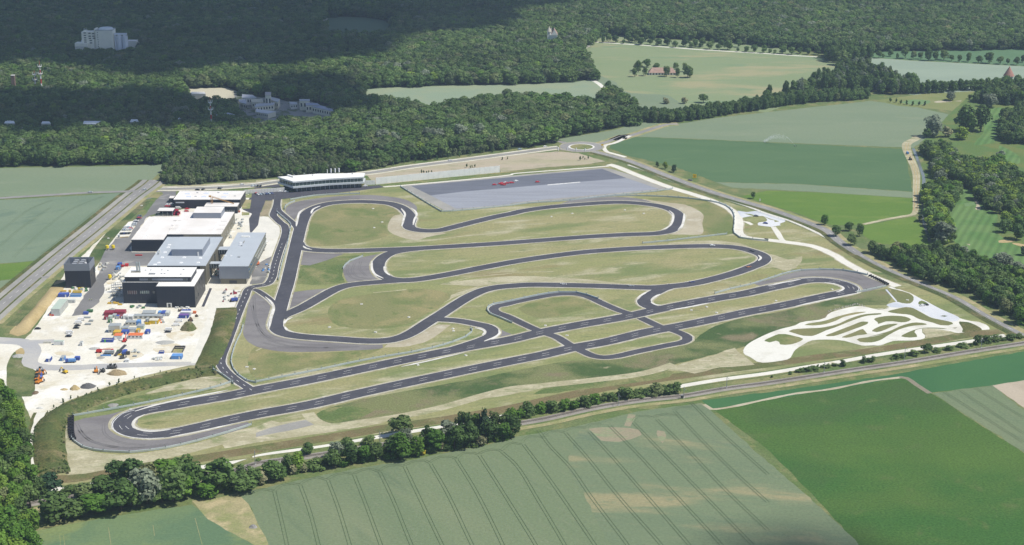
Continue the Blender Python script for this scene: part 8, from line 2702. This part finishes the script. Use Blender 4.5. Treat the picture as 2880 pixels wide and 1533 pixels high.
# stone edging of the off-road course
M_boul = mat('edge_boulder', (.42, .40, .34), .95, var=.3, vscale=1)
for i, p in enumerate(smooth(path('ER 1300,880 1400,855 1600,800 1750,760 1860,728 1960,745 2060,775'), 1.8)):
    t = thing('boulder', 'rough boulder in the wall above the off-road course', 'boulder', (p.x + r.uniform(-.5, .5), p.y + r.uniform(-.8, .8), 0), r.uniform(0, 3), 'boulders above the off-road course')
    heap(t, 1.7, 1.5, 1.1, M_boul, i % 7)
# bushes on the dark banks by the service road, too many to count
wb = scatter(path('YR 1390,50 1560,60 1500,330 1380,640 1290,900 1130,1010 1000,960 1130,700 1230,420 1300,180'), 2.4, 51)
wood_stuff('bank_scrub', wb, (.5, 1.4), (1.4, 3), {'bush': 3, 'elder': 1.5}, 52)
wb = np.concatenate([np.array([(p.x, p.y) for p in offsets(BANK2, o_, o_)[0]]) + np.random.default_rng(int(o_ * 7 + 99)).uniform(-1.6, 1.6, (len(BANK2), 2)) for o_ in np.arange(-8, 8.1, 1.6)])
wb = wood_stuff('bank_scrub', wb, (.5, 1.1), (1.4, 2.8), {'bush': 3, 'elder': 1.2}, 54)
wb.location.z = 1.3
# ================================================================== clouds (they shade the far forest) and haze
M_cloud = mat('cloud', (.85, .86, .88), 1.0)
ICO = None


def cloud(poly, z0, n, rad, seed, label=None, loose=.25):
    """puffs heaped over the ground outline they shade, lifted along the sun's direction"""
    pts = path(poly, 14) if isinstance(poly, str) else poly
    r = np.random.default_rng(seed)
    P = np.array([(p.x, p.y) for p in pts])
    a, b = P.min(0), P.max(0)
    k = z0 / SUN_DIR.z
    shift = np.array([SUN_DIR.x * k, SUN_DIR.y * k])
    bm = bmesh.new()
    bmesh.ops.create_icosphere(bm, subdivisions=1, radius=1)
    bv = np.array([v.co[:] for v in bm.verts])
    bf = np.array([[v.index for v in f.verts] for f in bm.faces])
    bm.free()
    V, F, base = [], [], 0
    c = 0
    while c < n:
        q = r.uniform(a, b)
        if not inside([tuple(p) for p in P], q[None])[0]:
            continue
        c += 1
        rr = rad * r.uniform(.5, 1.2)
        vv = bv * np.array([rr, rr, rr * .6]) * (1 + r.uniform(-.08, .08, (len(bv), 1))) + np.array([q[0] + shift[0], q[1] + shift[1], z0 + r.uniform(0, rad)])
        V.append(vv)
        F.append(bf + base)
        base += len(bv)
    me = bpy.data.meshes.new('cloud')
    me.from_pydata(np.concatenate(V).tolist(), [], np.concatenate(F).tolist())
    me.materials.append(M_cloud)
    me.update()
    o = link('cloud', me)
    o['kind'] = 'structure'
    return o


cloud('A0 -700,-250 0,-250 A2 500,-250 650,-60 400,20 150,60 A1 2250,230 1900,260 1500,250 1200,420 1000,520 500,560 200,600 A0 2200,560 1900,640 1400,700 1000,640 600,560 0,610 -700,560', 2600, 1500, 42, 61)
cloud('A0 -700,900 0,870 500,860 900,900 1300,850 1700,860 2100,1000 2468,900 A1 300,740 700,720 1000,900 1050,1000 800,1040 300,1080 A0 2468,1130 2000,1150 1500,1180 900,1170 400,1250 -100,1200 -700,1250', 2600, 520, 30, 62)
cloud('D3 350,980 600,980 900,1060 1150,1160 1400,1290 1500,1500 1200,1700 700,1650 400,1371 D2 2200,1270 2300,1170 2468,1080', 4500, 15, 16, 63)

HAZE = 0.00006
hz = MB()
hz.box(0, 1800, -1.0, 5600, 4400, CAM_H + 31.0)
ho = hz.build('haze', [])
ho['kind'] = 'stuff'
hm = bpy.data.materials.new('haze_air')
hm.use_nodes = True
hn = hm.node_tree
for n_ in list(hn.nodes):
    hn.nodes.remove(n_)
out = hn.nodes.new('ShaderNodeOutputMaterial')
pv = hn.nodes.new('ShaderNodeVolumePrincipled')
pv.inputs['Color'].default_value = (.55, .70, 1.0, 1)
pv.inputs['Density'].default_value = HAZE
pv.inputs['Anisotropy'].default_value = 0.2
hn.links.new(pv.outputs[0], out.inputs['Volume'])
ho.data.materials.append(hm)
